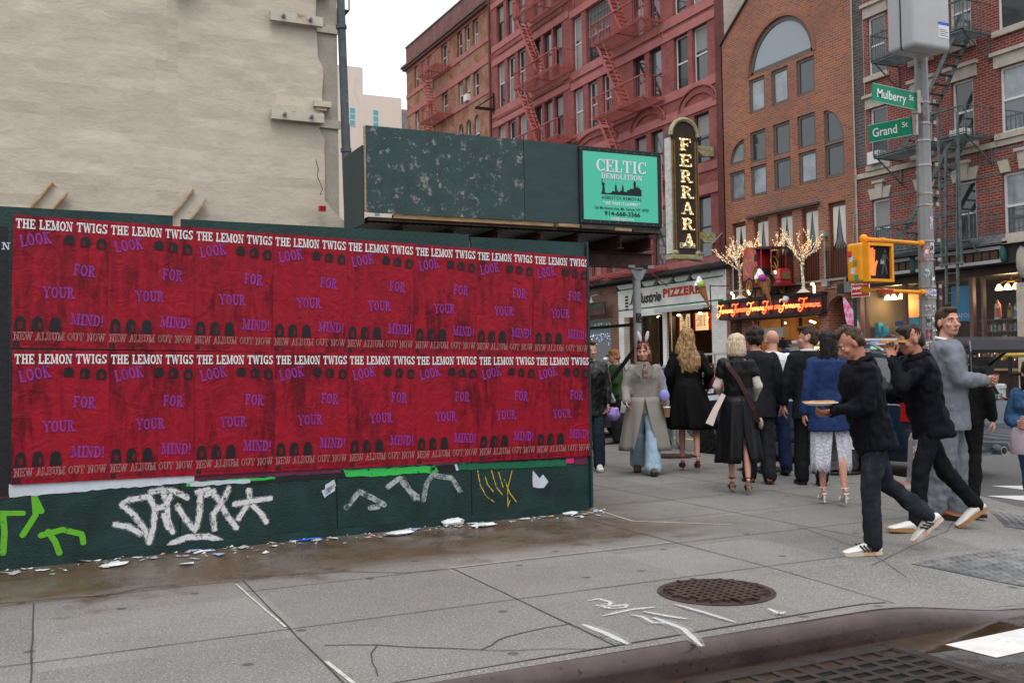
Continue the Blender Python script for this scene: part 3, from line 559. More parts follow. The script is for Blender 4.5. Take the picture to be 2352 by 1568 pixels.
def poster0():
    t = thing('red_poster', 'x', 'poster', (0, 0, 0))
    b = MB(); nx, nz = 10, 16; f = lambda i, j: (PWD*i/nx-PWD/2, -.002-.0016*noise.noise(V((i*.7, 0, j*.6))), PHT*j/nz)
    for i in range(nx):
        for j in range(nz): b.quad(f(i, j), f(i+1, j), f(i+1, j+1), f(i, j+1))
    b.build('paper_sheet', mPR, t, smooth=True)
    x0 = -PWD/2; y = -.0045
    b = MB(); slab(b, 'THE LEMON TWIGS', (x0+.014, y, PHT-.094), XP, ZP, YN, .068, fit=PWD-.028, sw=.235, sh=.15); b.build('band_name', mINKW, t)
    def word(s, u, z, fit, ang, h):
        b = MB(); ux = V((cos(ang), 0, sin(ang))); uz = V((-sin(ang), 0, cos(ang))); slab(b, s, (x0+u, y, z), ux, uz, YN, h, fit=fit, sw=.24, sh=.15); b.build('slogan_word', mINKP, t)
    word('LOOK', .05, PHT-.225, .195, .2, .085); word('FOR', .375, PHT-.405, .142, -.07, .085); word('YOUR', .19, PHT-.575, .198, .02, .082); word('MIND!', .365, PHT-.755, .21, -.055, .082)
    b = MB(); z = .052; slab(b, 'NEW ALBUM OUT NOW', (x0+.016, y, z), XP, ZP, YN, .058, fit=PWD-.032, sw=.26, sh=.17); b.k = 1; slab(b, 'NEW ALBUM OUT NOW', (x0+.016, y-.0042, z), XP, ZP, YN, .058, fit=PWD-.032, inset=.0019, sw=.26, sh=.17); b.build('outline_lettering', [mINKL, mINKR], t)
    b = MB(); b.poly([(0, 0), (.036, 0), (.036, .034), (0, .034)], (x0+.016, y, .01), XP, ZP); txt(b, 'CAPTURED TRACKS', (x0+.072, y, .022), XP, ZP, .013, fit=.2); b.k = 1; b.ribbon([(x0+.028, y-.001, .016), (x0+.04, y-.001, .038)], .003, YN); b.build('label_line', [mINKB, mINKR], t)
    def head(u, z, w2, h, turn, long):
        b = MB(); o = (x0+u, y-.0006*(turn+2), z)
        L = arcp(0, h*.5, w2*.5, h*.5, 200, -20, 14) if not long else [(w2*.52, 0)]+arcp(w2*-.02, h*.58, w2*.47, h*.42, 0, 180, 12)+[(-w2*.58, 0), (-w2*.2, -h*.03)]
        if not long: L = [(-w2*.5, h*.25), (-w2*.45, h*.02), (w2*.4, 0)]+L[::-1]
        b.poly(L, o, XP, ZP); b.k = 1
        if turn < 2:
            cx = (-.02, .17)[turn]*w2*(1 if long else -1); b.poly([(cx+p, h*.36+q) for p, q in arcp(0, 0, w2*(.24, .16)[turn], h*.27, 0, 360, 12)[:-1]], (o[0], o[1]-.0008, o[2]), XP, ZP)
        else: cx = w2*.48*(1 if long else -1); b.poly([(cx-w2*.1, h*.25), (cx+w2*.05, h*.32), (cx, h*.48), (cx-w2*.1, h*.5)], (o[0], o[1]-.0008, o[2]), XP, ZP)
        b.build('head_portrait', [mINKB, M('ink_face', (.10, .005, .009), .45)], t)
    for u, tn in ((.348, 2), (.452, 1), (.556, 0)): head(u, PHT-.198-.012*(1-tn), .068, .075+.006*(1-tn), tn, False)
    for u, tn in ((.056, 0), (.162, 1), (.272, 2)): head(u, .122, .07, .1, tn, True)
    return t
P0 = poster0()
px0 = [-.1, .52, 1.12, 1.72, 2.32, 2.91, 3.49, 4.06, 4.64]
words = ['first', 'second', 'third', 'fourth', 'fifth', 'sixth', 'seventh', 'eighth']
extra = {(0, 0): ' beside the black strip', (0, 1): ' with a crease under FOR', (1, 4): ' with a shiny crease', (1, 0): ' above a white strip', (0, 7): ' under the raw timber end'}
for row in (0, 1):
    for i in range(8):
        o = P0 if (row, i) == (0, 0) else copy_tree(P0)
        top = 2.44-.0155*i*.98 if row == 0 else 1.5-.0098*i
        wd = px0[i+1]-px0[i]+.004; base = top-PHT; x = px0[i]+wd/2
        q = HL+hu*x+hn*(.006+.0042*((i+row) % 2)+(.0084 if row == 1 else 0)); o.location = (q.x, q.y, base)
        o.rotation_euler = (0, random.uniform(-.004, .004)+(.022 if row == 0 else .012), HA); o.scale = (wd/PWD, 1, 1)
        o['label'] = '%s red album poster from the left in the %s row%s' % (words[i], ('upper', 'lower')[row], extra.get((row, i), '')); o['category'] = 'poster'; o['group'] = 'red album posters pasted in two rows on the hoarding'
# litter along the foot of the hoarding
mLIT = M('litter_white', (.62, .63, .64), .5, bump=.5, bs=30, var=.2, vs=20)
def crumple(name, p, sx, sy, sz, mat, label, cat, group=None, rz=0, seed=0, z=None):
    b = MB(); n, m = 12, 8; rs = []
    for i in range(m+1):
        t = pi*(i+.05)/(m+.1); ring = []
        for j in range(n):
            a = 2*pi*j/n; k = 1+.38*noise.noise(V((2.1*cos(a)*sin(t)+seed*3.7, 2.1*sin(a)*sin(t), 2.1*cos(t)+seed)))
            ring.append((sx*k*sin(t)*cos(a), sy*k*sin(t)*sin(a), max(.001, sz*(.55-cos(t)*k*.6))))
        rs.append(ring)
    b.rings(rs); o = b.build(name, mat, None, True); o.location = (p[0], p[1], (ground(p[0], p[1]) if z is None else z)+.003); o.rotation_euler = (0, 0, rz); return tag(o, label, cat, group)
lq = lambda x, y: onZ((x, y))
crumple('plastic_bag', lq(1040, 1206), .11, .05, .05, mLIT, 'crumpled white plastic bag at the hoarding foot under the yellow scribble', 'plastic bag', None, .2, 1)
crumple('plastic_bag', lq(1112, 1209), .12, .05, .025, mLIT, 'flat translucent bag lying right of the crumpled one', 'plastic bag', None, .1, 2)
crumple('paper_napkin', lq(918, 1228), .13, .06, .03, mLIT, 'long wet white napkin lying on the brown stained pavement', 'napkin', None, .1, 3)
crumple('plastic_bag', lq(1310, 1183), .075, .04, .028, mLIT, 'small white bag by the right end of the hoarding', 'plastic bag', None, 0, 4)
crumple('blue_wrapper', lq(712, 1240), .1, .025, .012, M('wrapper_blue', (.01, .14, .62), .35), 'bright blue wrapper lying at the foot of the hoarding', 'wrapper', None, .08, 5)
crumple('red_leaf', lq(858, 1228), .035, .02, .004, M('leaf_red', (.25, .01, .015), .6), 'flat dark red scrap left of the long napkin', 'litter', None, 0, 6)
crumple('paper_napkin', lq(262, 1300), .1, .05, .02, mLIT, 'pale torn paper on the pavement under the green graffiti', 'napkin', None, .3, 7)
rr = random.Random(5)
mLITS = [mLIT, M('litter_grey', (.38, .38, .37), .6), M('litter_tan', (.42, .30, .18), .7), M('litter_blue', (.30, .36, .55), .6)]
lb = MB()
for k in range(230):                                                            # confetti of shredded paper: uncountable
    u = rr.uniform(-.6, 4.9); d = abs(rr.gauss(0, .16))+.02; q = HL+hu*u+hn*d; a = rr.uniform(0, 6.28); s = rr.choice([.008, .012, .018, .03, .05])*rr.uniform(.6, 1.2); e1 = V((cos(a), sin(a), 0))*s; e2 = V((-sin(a), cos(a), 0))*s*rr.uniform(.25, .8)
    z = V((0, 0, .006+.00002*k)); lb.k = rr.choice([0, 0, 0, 1, 1, 2, 3]); t2 = V((0, 0, rr.uniform(0, .012))); lb.quad(q+z-e1-e2, q+z+e1-e2*.6, q+z+e1*.8+e2+t2, q+z-e1*.7+e2*.8)
tag(lb.build('paper_litter', mLITS), 'shredded white paper scattered along the foot of the hoarding', 'litter', None, 'stuff')
# ================================================================== STUCCO HOUSE BEHIND THE LOT, SHED, DISTANT BLOCK
def stucco():
    m = M('stucco_beige', (.50, .445, .36), .88, var=.11, vs=3.2, dirt=(.42, .375, .31), ds=.7, dth=.54, dw=.14, stretch=(.8, 1, 1.5)); t = m.node_tree; L = t.links.new; b = t.nodes['Principled BSDF']
    tc = nd(t, 'TexCoord'); mp = nd(t, 'Mapping'); mp.inputs['Scale'].default_value = (1, 1, 1.7); L(tc.outputs['Object'], mp.inputs[0])
    n = nd(t, 'TexNoise'); n.inputs['Scale'].default_value = 3.2; n.inputs['Detail'].default_value = 12; n.inputs['Roughness'].default_value = .66; n.inputs['Distortion'].default_value = .35; L(mp.outputs[0], n.inputs[0])
    bp = nd(t, 'Bump'); bp.inputs['Strength'].default_value = .6; bp.inputs['Distance'].default_value = .03; L(n.outputs[0], bp.inputs['Height']); L(bp.outputs[0], b.inputs['Normal']); return m
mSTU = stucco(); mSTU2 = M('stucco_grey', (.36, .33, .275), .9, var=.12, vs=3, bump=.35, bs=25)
mSTEELB = M('painted_steel_beige', (.46, .43, .35), .55, var=.08, vs=4, dirt=(.32, .13, .03), ds=5, dth=.62, dw=.06)
mRUSTO = M('rust_orange', (.36, .17, .05), .7, var=.4, vs=9, dirt=(.40, .36, .27), ds=6, dth=.56)
mBOLT = M('bolt', (.22, .21, .19), .5, .6)
T = thing('stucco_house', 'tall windowless beige stucco house wall rising behind the hoarding', 'house', (-2, 15.3, 0))
b = MB(); xs = [-9+i*.16 for i in range(82)]+[4.13]; zs = [i*.16 for i in range(82)]
def edgex(z): return 4.13+.05*noise.noise(V((0, 3, z*1.5)))+.04*noise.noise(V((4, 1, z*5)))+(.09 if 5.2 < z < 6.1 else 0)+(.1 if z < 5.1 else 0)*1+(.33*sstep(3.95, 3.7, z))
def stu(x, z, last): 
    xx = edgex(z) if last else min(x, edgex(z)-.01)
    y = 15.3-.035*noise.noise(V((x*.6, 0, z*1.1)))-.018*noise.noise(V((x*2.1, 5, z*4)))-.008*noise.noise(V((x*6, 2, z*11))); 
    if x < 1.9+.12*noise.noise(V((1, 1, z*2))): y -= .03
    return (xx, y, z)
n0 = len(xs)
rs = [[stu(x, z, i == n0-1) for i, x in enumerate(xs)] for z in zs]
for j in range(len(zs)-1):
    for i in range(n0-1): b.quad(rs[j][i], rs[j][i+1], rs[j+1][i+1], rs[j+1][i])
    p, q = rs[j][-1], rs[j+1][-1]; b.quad(p, (p[0]-.02, 15.42, p[2]), (q[0]-.02, 15.42, q[2]), q)
b.build('wall', mSTU, T, True, W=True)
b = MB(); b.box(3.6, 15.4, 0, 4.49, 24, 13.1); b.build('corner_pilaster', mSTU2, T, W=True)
for z in (7.28, 5.45): b = MB(); b.box(4.05, 15.2, z, 4.33, 15.4, z+.09); b.box(4.1, 15.24, z-.05, 4.27, 15.4, z); b.build('ledge_stub', mSTU, T, W=True)
for z in (6.85, 5.33):
    b = MB(); b.box(3.38, 15.17, z-.145, 4.2, 15.25, z); b.build('steel_strap', mSTEELB, T, W=True); b = MB(); b.box(4.15, 15.36, z-.17, 4.52, 15.402, z-.04); b.build('steel_strap', mSTEELB, T, W=True)
    for x in (3.58, 4.0): b = MB(); b.cyl((x, 15.17, z-.07), (x, 15.12, z-.07), .032, n=6); b.cyl((x, 15.12, z-.07), (x, 15.09, z-.07), .014, n=6); b.build('bolt', mBOLT, T, W=True)
def channel(x, z, L=.75):
    d = V((.26, 0, .345)).normalized(); s = V((d.z, 0, -d.x))*.25; o = V((x, 15.22, z)); e = -d*L; b = MB()
    b.prism([(0, 0), (1, 0), (1, 1), (0, 1)], o, s, e, (0, -.02, 0)); b.k = 1
    for f in (0, 1): b.prism([(0, 0), (1, 0), (1, 1), (0, 1)], o+s*f+V((0, -.14 if f else -.1, 0)), (s.normalized()*(.022 if f == 0 else -.022)), e, (0, .14 if f else .1, 0))
    b.build('channel_beam', [mSTEELB, mRUSTO], T, W=True)
channel(.33, 4.0); channel(2.21, 4.02); channel(2.3, 7.65)
b = MB(); b.box(4.1, 15.13, 3.8, 4.2, 15.2, 3.88); b.k = 1; b.box(4.115, 15.128, 3.815, 4.185, 15.131, 3.865); b.build('red_outlet_box', [M('outlet_red', (.5, .01, .012), .4), M('outlet_dark', (.15, .01, .01), .6)], T, W=True)
b = MB(); b.tube([(4.06, 15.18, 4.6), (4.1, 15.18, 4.45), (4.08, 15.18, 4.35), (4.16, 15.17, 4.15), (4.12, 15.17, 4.05)], .006, 4); b.build('crack', mJOINT, T, W=True)
mPIPE = M('pipe_slate', (.075, .085, .10), .5, var=.25, vs=5, dirt=(.36, .35, .33), ds=7, dth=.68, dw=.03)
T = thing('downspout', 'dark grey leaning downspout pipe at the corner of the stucco house', 'drain pipe', (4.6, 15.15, 0))
b = MB(); b.cyl((4.66, 15.15, 0), (4.53, 15.15, 5.2), .075, .07, 10); b.cyl((4.53, 15.15, 5.2), (4.37, 15.15, 12), .065, .06, 10); b.build('pipe', mPIPE, T, True, W=True)
for z, x in ((6.7, 4.49), (4.75, 4.54)): b = MB(); b.cyl((x, 15.15, z), (x-.003, 15.15, z+.06), .085, n=10); b.build('pipe_clamp', mPIPE, T, W=True)
T = thing('balcony_railing', 'black iron fire escape balcony just behind the downspout, top left of the sky', 'fire escape', (4.9, 17, 7.3)); mBLK = M('black_iron', (.012, .012, .013), .5, bump=.1)
b = MB()
for i in range(6): b.bar((4.55+i*.09, 16.4, 7.5), (4.55+i*.09, 16.4, 8.4), .016)
b.bar((4.5, 16.4, 7.78), (5.02, 16.4, 7.78), .025); b.bar((4.5, 16.4, 8.4), (5.02, 16.4, 8.4), .025); b.box(4.5, 16.4, 7.46, 5.0, 17.6, 7.49); b.bar((5.0, 16.4, 7.48), (5.0, 16.4, 8.4), .02); b.build('railing', mBLK, T, W=True)
# ---- sidewalk shed over the cross-street pavement
mSHED = M('shed_green', (.028, .052, .052), .55, var=.16, vs=2, bump=.2, bs=50, stretch=(1, 1, 3)); mSHEDW = M('shed_green_worn', (.030, .056, .056), .6, var=.2, vs=2.5, bump=.3, bs=45, dirt=(.24, .235, .22), ds=9, dth=.615, dw=.055)
mPLK = M('plank_wood', (.30, .19, .10), .8, var=.45, vs=5, bump=.2, stretch=(1, 6, 6), rnd=1); mPLKD = M('plank_dark', (.07, .05, .04), .85, var=.4, vs=4, rnd=1)
mBEAM = M('beam_rust', (.075, .032, .022), .65, var=.4, vs=5, dirt=(.03, .018, .015), ds=4)
T = thing('sidewalk_shed', 'dark green boarded sidewalk shed on steel beams above the side street pavement', 'sidewalk shed', (6.5, 13, 0))
for x0, x1, m in ((4.16, 6.555, mSHEDW), (6.565, 7.47, mSHED), (7.475, 8.96, mSHED)): b = MB(); b.box(x0, 12.95, 3.46, x1, 12.985, 4.645); b.build('parapet_board', m, T, W=True)
b = MB(); b.box(4.14, 12.955, 3.47, 4.158, 13.0, 4.64); b.build('edge_batten', mRAW, T, W=True); b = MB(); b.box(8.962, 12.93, 3.47, 8.98, 13.04, 4.6); b.build('edge_batten', mRAW, T, W=True)
b = MB(); b.box(4.12, 13.0, 3.3, 4.14, 13.9, 4.38); b.build('side_board', mSHED, T, W=True); b = MB(); b.box(8.94, 13.0, 3.4, 8.96, 60, 4.6); b.build('side_board', mSHED, T, W=True)
for i in range(4): b = MB(); b.box(4.2+.002*i, 13.02+i*.3, 3.36, 8.95-.3*(i == 0), 13.3+i*.3, 3.41); b.build('deck_plank', mPLKD, T, W=True)
b = MB(); b.box(4.55, 12.97, 3.40, 7.05, 13.05, 3.455); b.build('edge_plank', mPLK, T, W=True)
for i, (x0, x1) in enumerate(((7.1, 7.45), (7.5, 8.05), (8.1, 8.4), (8.45, 8.95))): b = MB(); b.box(x0, 12.9+.02*i, 3.395-.006*i, x1, 13.3, 3.44-.006*i); b.build('edge_plank', (mPLK, mPLKD)[i % 2], T, W=True)
b = MB(); rs = []
for i in range(100): x = 4.2+i*.048; rs.append([(x, 13.05, 3.33+.012*(i % 2)), (x, 30, 3.33+.012*(i % 2))])
for i in range(99): b.quad(rs[i][0], rs[i+1][0], rs[i+1][1], rs[i][1])
b.build('corrugated_deck', M('deck_galv', (.28, .27, .26), .5, .5, var=.2), T, W=True)
def ibeam(b, p, q, w2, h):
    p, q = V(p), V(q); d = (q-p).normalized(); s = d.cross(ZP)
    for z in (0, h): b.bar(p+ZP*z, q+ZP*z, w2, .014)
    b.bar(p+ZP*(h/2), q+ZP*(h/2), .012, h-.012)
for x in (4.75, 5.5, 6.2, 6.9, 7.55, 8.3, 8.85): b = MB(); ibeam(b, (x, 13.1, 3.14), (x, 30, 3.14), .1, .17); b.build('joist', mBEAM, T, W=True)
b = MB(); ibeam(b, (3.6, 13.6, 2.9), (9.2, 13.6, 2.9), .16, .225); b.build('girder', mBEAM, T, W=True)
mGALV = M('galvanised_post', (.26, .265, .27), .5, .3, var=.25, vs=6, dirt=(.05, .05, .05), ds=12, dth=.7, dw=.03)
for y in (13.6, 17.4, 21.2, 25):
    for x in (8.9, 4.6):
        b = MB(); b.cyl((x, y, -.02), (x, y, 2.88), .066, n=14); b.cyl((x, y, 2.86), (x, y, 2.89), .16, n=4)
        if x > 8: b.prism([(-.15, 2.86), (.15, 2.86), (.06, 2.70), (-.06, 2.70)], (x, y-.068, 0), XP, ZP, (0, .01, 0))
        b.build('post', mGALV, T, True, W=True)
for y in (13.6, 17.4):
    for x in (8.75, 9.12): b = MB(); b.box(x-.06, y-.1, 2.885, x+.06, y+.1, 2.93); b.build('beam_clamp', mGALV, T, W=True)
mTUBE = M('dark_tube', (.02, .02, .022), .45, .3)
for p, q in (((8.9, 13.6, 1.98), (8.9, 21.2, 1.98)), ((8.9, 13.6, 2.68), (8.9, 25, 2.68))): b = MB(); b.bar(p, q, .05, .05); b.build('brace', mTUBE, T, W=True)
e = onX((1372, 916), 8.6); e2 = onX((1412, 922), 8.75); b = MB(); b.bar((8.9, 13.5, 1.72), e, .05); b.build('brace', mTUBE, T, W=True); b = MB(); b.bar(e, e2, .04); b.bar(e2, onX((1386, 868), 8.7), .035); b.build('brace', mGALV, T, W=True)
for z, h2, c in ((1.32, .28, (.42, .02, .02)), (.62, .16, (.55, .55, .57)), (.4, .2, (.5, .5, .5)), (2.0, .16, (.01, .01, .01))):
    b = MB(); rs = [[(8.9+.0675*cos(a), 13.6+.0675*sin(a), z+k*h2) for a in [R(215+i*12) for i in range(10)]] for k in (0, 1)]
    for i in range(9): b.quad(rs[0][i], rs[0][i+1], rs[1][i+1], rs[1][i])
    b.build('sticker', M('sticker_%d' % (z*100), c, .5, dirt=(.6, .6, .6), ds=25, dth=.6, dw=.02), T, W=True)
# ---- company sign
mTEAL = M('sign_teal', (.075, .50, .335), .4); mSW = M('sign_white', (.72, .70, .76), .45); mSK = M('sign_black', (.008, .009, .01), .45)
T = thing('demolition_sign', 'bright turquoise demolition company sign in a black frame on the green shed', 'sign', (8.2, 12.9, 3.47))
b = MB(); b.box(7.475, 12.915, 3.47, 8.945, 12.947, 4.625); b.build('backing_board', M('sign_frame', (.014, .013, .017), .5, dirt=(.2, .2, .2), ds=60, dth=.72, dw=.02), T, W=True)
sx0, sx1, sz0, sz1 = 7.535, 8.872, 3.525, 4.56; b = MB(); b.box(sx0, 12.909, sz0, sx1, 12.9145, sz1); b.build('sign_face', mTEAL, T, W=True)
SP = lambda u, v: (sx0+(sx1-sx0)*u, 12.905, sz1-(sz1-sz0)*v); SWD, SHT = sx1-sx0, sz1-sz0
def line(name, s, u0, u1, v0, v1, m, serif=False, **k):
    b = MB(); h = (v1-v0)*SHT
    if serif: slab(b, s, SP(u0, v1), XP, ZP, YN, h, fit=(u1-u0)*SWD, **k)
    else: txt(b, s, SP(u0, v1), XP, ZP, h, fit=(u1-u0)*SWD, **k)
    b.build(name, m, T, W=True)
line('company_name', 'CELTIC', .17, .84, .10, .28, mSW, True, sw=.22, sh=.07); line('company_name', 'DEMOLITION', .235, .785, .305, .38, mSW, True, sw=.2, sh=.08)
line('lettering', 'ASBESTOS REMOVAL', .235, .775, .635, .685, mSK, bold=.006, space=1.2); line('lettering', '" WE MAKE IT HAPPEN "', .255, .75, .72, .768, mSW, shear=.25, bold=.02); line('lettering', '156 Mt.Vernon Ave, Mt. Vernon, NY 10550', .14, .87, .795, .838, mSK, bold=.008); line('lettering', '914-668-3366', .27, .75, .857, .925, mSK, bold=.02); line('lettering', 'info@cltgrp.com', .355, .66, .945, .985, mSW, bold=.01)
sky = [(0, 0), (0, .13), (.02, .15), (.03, .5), (.01, .62), (.012, .92), (.02, .98), (.028, .92), (.03, .7), (.06, .72), (.09, .68), (.075, .5), (.085, .13), (.12, .06), (.2, .1), (.26, .14), (.26, .24), (.3, .24), (.3, .2), (.335, .22), (.335, .55), (.35, .6), (.357, .8), (.365, .6), (.38, .55), (.38, .24), (.4, .32), (.41, .2), (.46, .2), (.46, .3), (.5, .28), (.51, .5), (.53, .7), (.55, .5), (.55, .25), (.64, .22), (.64, .36), (.7, .36), (.72, .48), (.76, .44), (.8, .46), (.8, .84), (.83, .98), (.86, .84), (.86, .5), (.9, .66), (.92, .5), (.95, .58), (.97, .44), (1, .42), (1, .02)]
b = MB(); b.prism([(x*.54*SWD, y*.235*SHT) for x, y in sky], SP(.235, .615), XP, ZP, (0, .002, 0)); b.build('skyline_silhouette', mSK, T, W=True)
for i, (x, z) in enumerate([(7.5+.16*k, zz) for k in range(10) for zz in (3.497, 4.594)]): b = MB(); b.cyl((x, 12.914, z), (x, 12.908, z), .008, n=6); b.build('screw', mBOLT, T, W=True)
# ---- pale block far behind
mCREAM = M('cream_render', (.62, .53, .46), .85, var=.06, vs=.5, dirt=(.42, .37, .32), ds=.8, dth=.66, dw=.1, stretch=(1, 1, .35))
T = thing('apartment_block', 'pale cream block with small turquoise windows far behind the shed', 'building', (22, 80, 0))
b = MB(); b.box(8, 80, 0, 28.9, 92, 24.4); b.k = 0; b.box(8, 80.02, 24.4, 25.5, 90, 26.65); b.build('wall', mCREAM, T, W=True)
for xa in (24.27, 26.3, 22.2, 20):
    for z in (21.6, 17.6, 13.6):
        z1 = z+1.6; fr = MB(); fr.box(xa, 79.96, z, xa+.56, 80.0, z1); o = fr.build('window', M('frame_white', (.6, .6, .6), .5), T, W=True); pn = MB()
        for k in range(3): pn.quad((xa+.06, 79.95, z+.06+k*.52), (xa+.5, 79.95, z+.06+k*.52), (xa+.5, 79.95, z+.5+k*.52), (xa+.06, 79.95, z+.5+k*.52))
        pn.build('pane', M('pane_teal', (.12, .34, .36), .2), o, W=True)
b = MB(); b.box(28.95, 83, 0, 30.6, 92, 24.3); b.build('stair_tower', M('tower_grey', (.2, .19, .19), .8, var=.5, vs=2), T, W=True); b = MB(); b.cyl((29.6, 82.9, 0), (29.6, 82.9, 24.6), .25, n=8); b.build('flue_pipe', M('flue', (.4, .4, .41), .4, .5), T, True, W=True)
# ================================================================== BUILDINGS ACROSS THE STREET
FX = 24.0
mFW = M('sash_white', (.64, .64, .62), .5, var=.05); mFD = M('sash_dark', (.03, .03, .032), .5); mFT = M('frame_bronze', (.115, .095, .085), .55, var=.1); mGL = glassmat(); mGL2 = M('window_glass_pale', (.16, .19, .21), .12, spec=.9, var=.5, vs=1.6, dirt=(.30, .34, .36), ds=1.5, dth=.5, dw=.15)
PANES = [mGL, mGL, M('glass_dark_tint', (.012, .013, .015), .2, spec=.5), M('glass_silver', (.10, .115, .125), .05, spec=1.0, bump=.15, bs=2), M('glass_netted', (.22, .22, .215), .35, var=.25, vs=7, spec=.6, stretch=(1, 6, .5))]  # darker and lighter pane tints stand in for varied sky reflections
mBLIND = M('roller_blind', (.26, .26, .25), .7); mIRONB = M('dark_iron', (.02, .02, .02), .5); mCURT = M('curtain_white', (.62, .60, .56), .8, bump=.4, bs=14, stretch=(1, 6, .4))
def wall(parent, name, mat, y0, y1, z0, z1, ops, dep=.18, X=FX, top=None):
    """brick front in the plane x=X with real openings: (ya, yb, za, zb, kind); kind r rectangle, a round-headed, l/q quarter circles"""
    b = MB(); ys = sorted({y0, y1}|{q for o in ops for q in o[:2]}); zs = sorted({z0, z1}|{q for o in ops for q in o[2:4]})
    ys = [q for q in ys if y0 <= q <= y1]; zs = [q for q in zs if z0 <= q <= z1]
    for j in range(len(zs)-1):
        st = None
        for i in range(len(ys)):
            solid = False
            if i < len(ys)-1:
                cy, cz = (ys[i]+ys[i+1])/2, (zs[j]+zs[j+1])/2; solid = not any(o[0] < cy < o[1] and o[2] < cz < o[3] for o in ops)
            if solid and st is None: st = ys[i]
            if not solid and st is not None: b.quad((X, st, zs[j]), (X, ys[i], zs[j]), (X, ys[i], zs[j+1]), (X, st, zs[j+1])); st = None
    for ya, yb, za, zb, k in ops:
        D = X+dep; b.quad((X, ya, za), (D, ya, za), (D, yb, za), (X, yb, za))
        if k == 'r': P = [(ya, za), (ya, zb), (yb, zb), (yb, za)]
        elif k == 'a': r = (yb-ya)/2; P = [(ya, za)]+arcp((ya+yb)/2, zb-r, r, r, 180, 0, 24)+[(yb, za)]
        elif k == 's': P = [(ya, za)]+arcp((ya+yb)/2, zb-.25*(yb-ya), (yb-ya)/2, .25*(yb-ya), 180, 0, 14)+[(yb, za)]
        elif k == 'l': P = [(ya, za)]+arcp(ya, za, yb-ya, zb-za, 90, 0, 10)
        elif k == 'q': P = arcp(yb, za, yb-ya, zb-za, 180, 90, 10)+[(yb, za)]
        for i in range(len(P)-1): b.quad((X, *P[i]), (X, *P[i+1]), (D, *P[i+1]), (D, *P[i]))
        if k in 'asql':
            A = P[1:-1] if k in 'as' else (P[1:] if k == 'l' else P[:-1])
            for i in range(len(A)-1):
                c = (ya, zb) if (A[i][0]+A[i+1][0])/2 < (ya+yb)/2 else (yb, zb)
                if k == 'l': c = (yb, zb)
                if k == 'q': c = (ya, zb)
                b.quad((X, *A[i]), (X, *A[i+1]), (X, *c))
    if top: b.quad(*[(X, y, z) for y, z in top])
    return b.build(name, mat, parent, W=True)
def shape(k, ya, yb, za, zb, ins):
    a, c, d, e = ya+ins, yb-ins, za+ins, zb-ins
    if k == 'r': return [(a, d), (c, d), (c, e), (a, e)]
    if k in 'as': r = (c-a)/2; h = r if k == 'a' else r*.5; return [(a, d), (c, d)]+arcp((a+c)/2, e-h, r, h, 0, 180, 18)
    if k == 'l': return [(a, d)]+arcp(a, d, c-a, e-d, 0, 90, 9)
    return [(c, d)]+arcp(c, d, c-a, e-d, 90, 180, 9)
def window(parent, ya, yb, za, zb, k='r', fm=None, gm=None, X=FX+.15, fw=.06, rail=True, blind=0, name='window'):
    b = MB(); o = shape(k, ya, yb, za, zb, 0); i = shape(k, ya, yb, za, zb, fw); n = len(o)
    for j in range(n):
        q = (j+1) % n; b.quad((X, *o[j]), (X, *o[q]), (X, *i[q]), (X, *i[j])); b.quad((X, *i[j]), (X, *i[q]), (X+.05, *i[q]), (X+.05, *i[j]))
    if rail: zm = za+(zb-za)*(.5 if rail is True else rail); b.box(X-.012, ya+fw, zm-.03, X+.03, yb-fw, zm+.03)
    w2 = b.build(name, fm or mFW, parent, W=True); b = MB(); b.quad(*[(X+.035, *p) for p in i])
    if rail and k == 'r':
        b = MB(); zm = za+(zb-za)*(.5 if rail is True else rail); b.quad((X+.035, ya+fw, zm), (X+.035, yb-fw, zm), (X+.035, yb-fw, zb-fw), (X+.035, ya+fw, zb-fw)); b.k = 1; b.quad((X+.02, ya+fw, za+fw), (X+.02, yb-fw, za+fw), (X+.02, yb-fw, zm), (X+.02, ya+fw, zm)); b.build('pane', [gm or random.choice(PANES), random.choice(PANES)], w2, W=True)
    else: b.build('pane', gm or mGL, w2, W=True)
    if blind: b = MB(); zt = zb-fw; b.quad((X+.028, ya+fw, zt-(zb-za)*blind), (X+.028, yb-fw, zt-(zb-za)*blind), (X+.028, yb-fw, zt), (X+.028, ya+fw, zt)); b.build('blind', mBLIND, w2, W=True)
    return w2
def band(parent, mat, y0, y1, z0, z1, pr=.05, X=FX, name='stone_band'): b = MB(); b.box(X-pr, y0, z0, X+.02, y1, z1); return b.build(name, mat, parent, W=True)
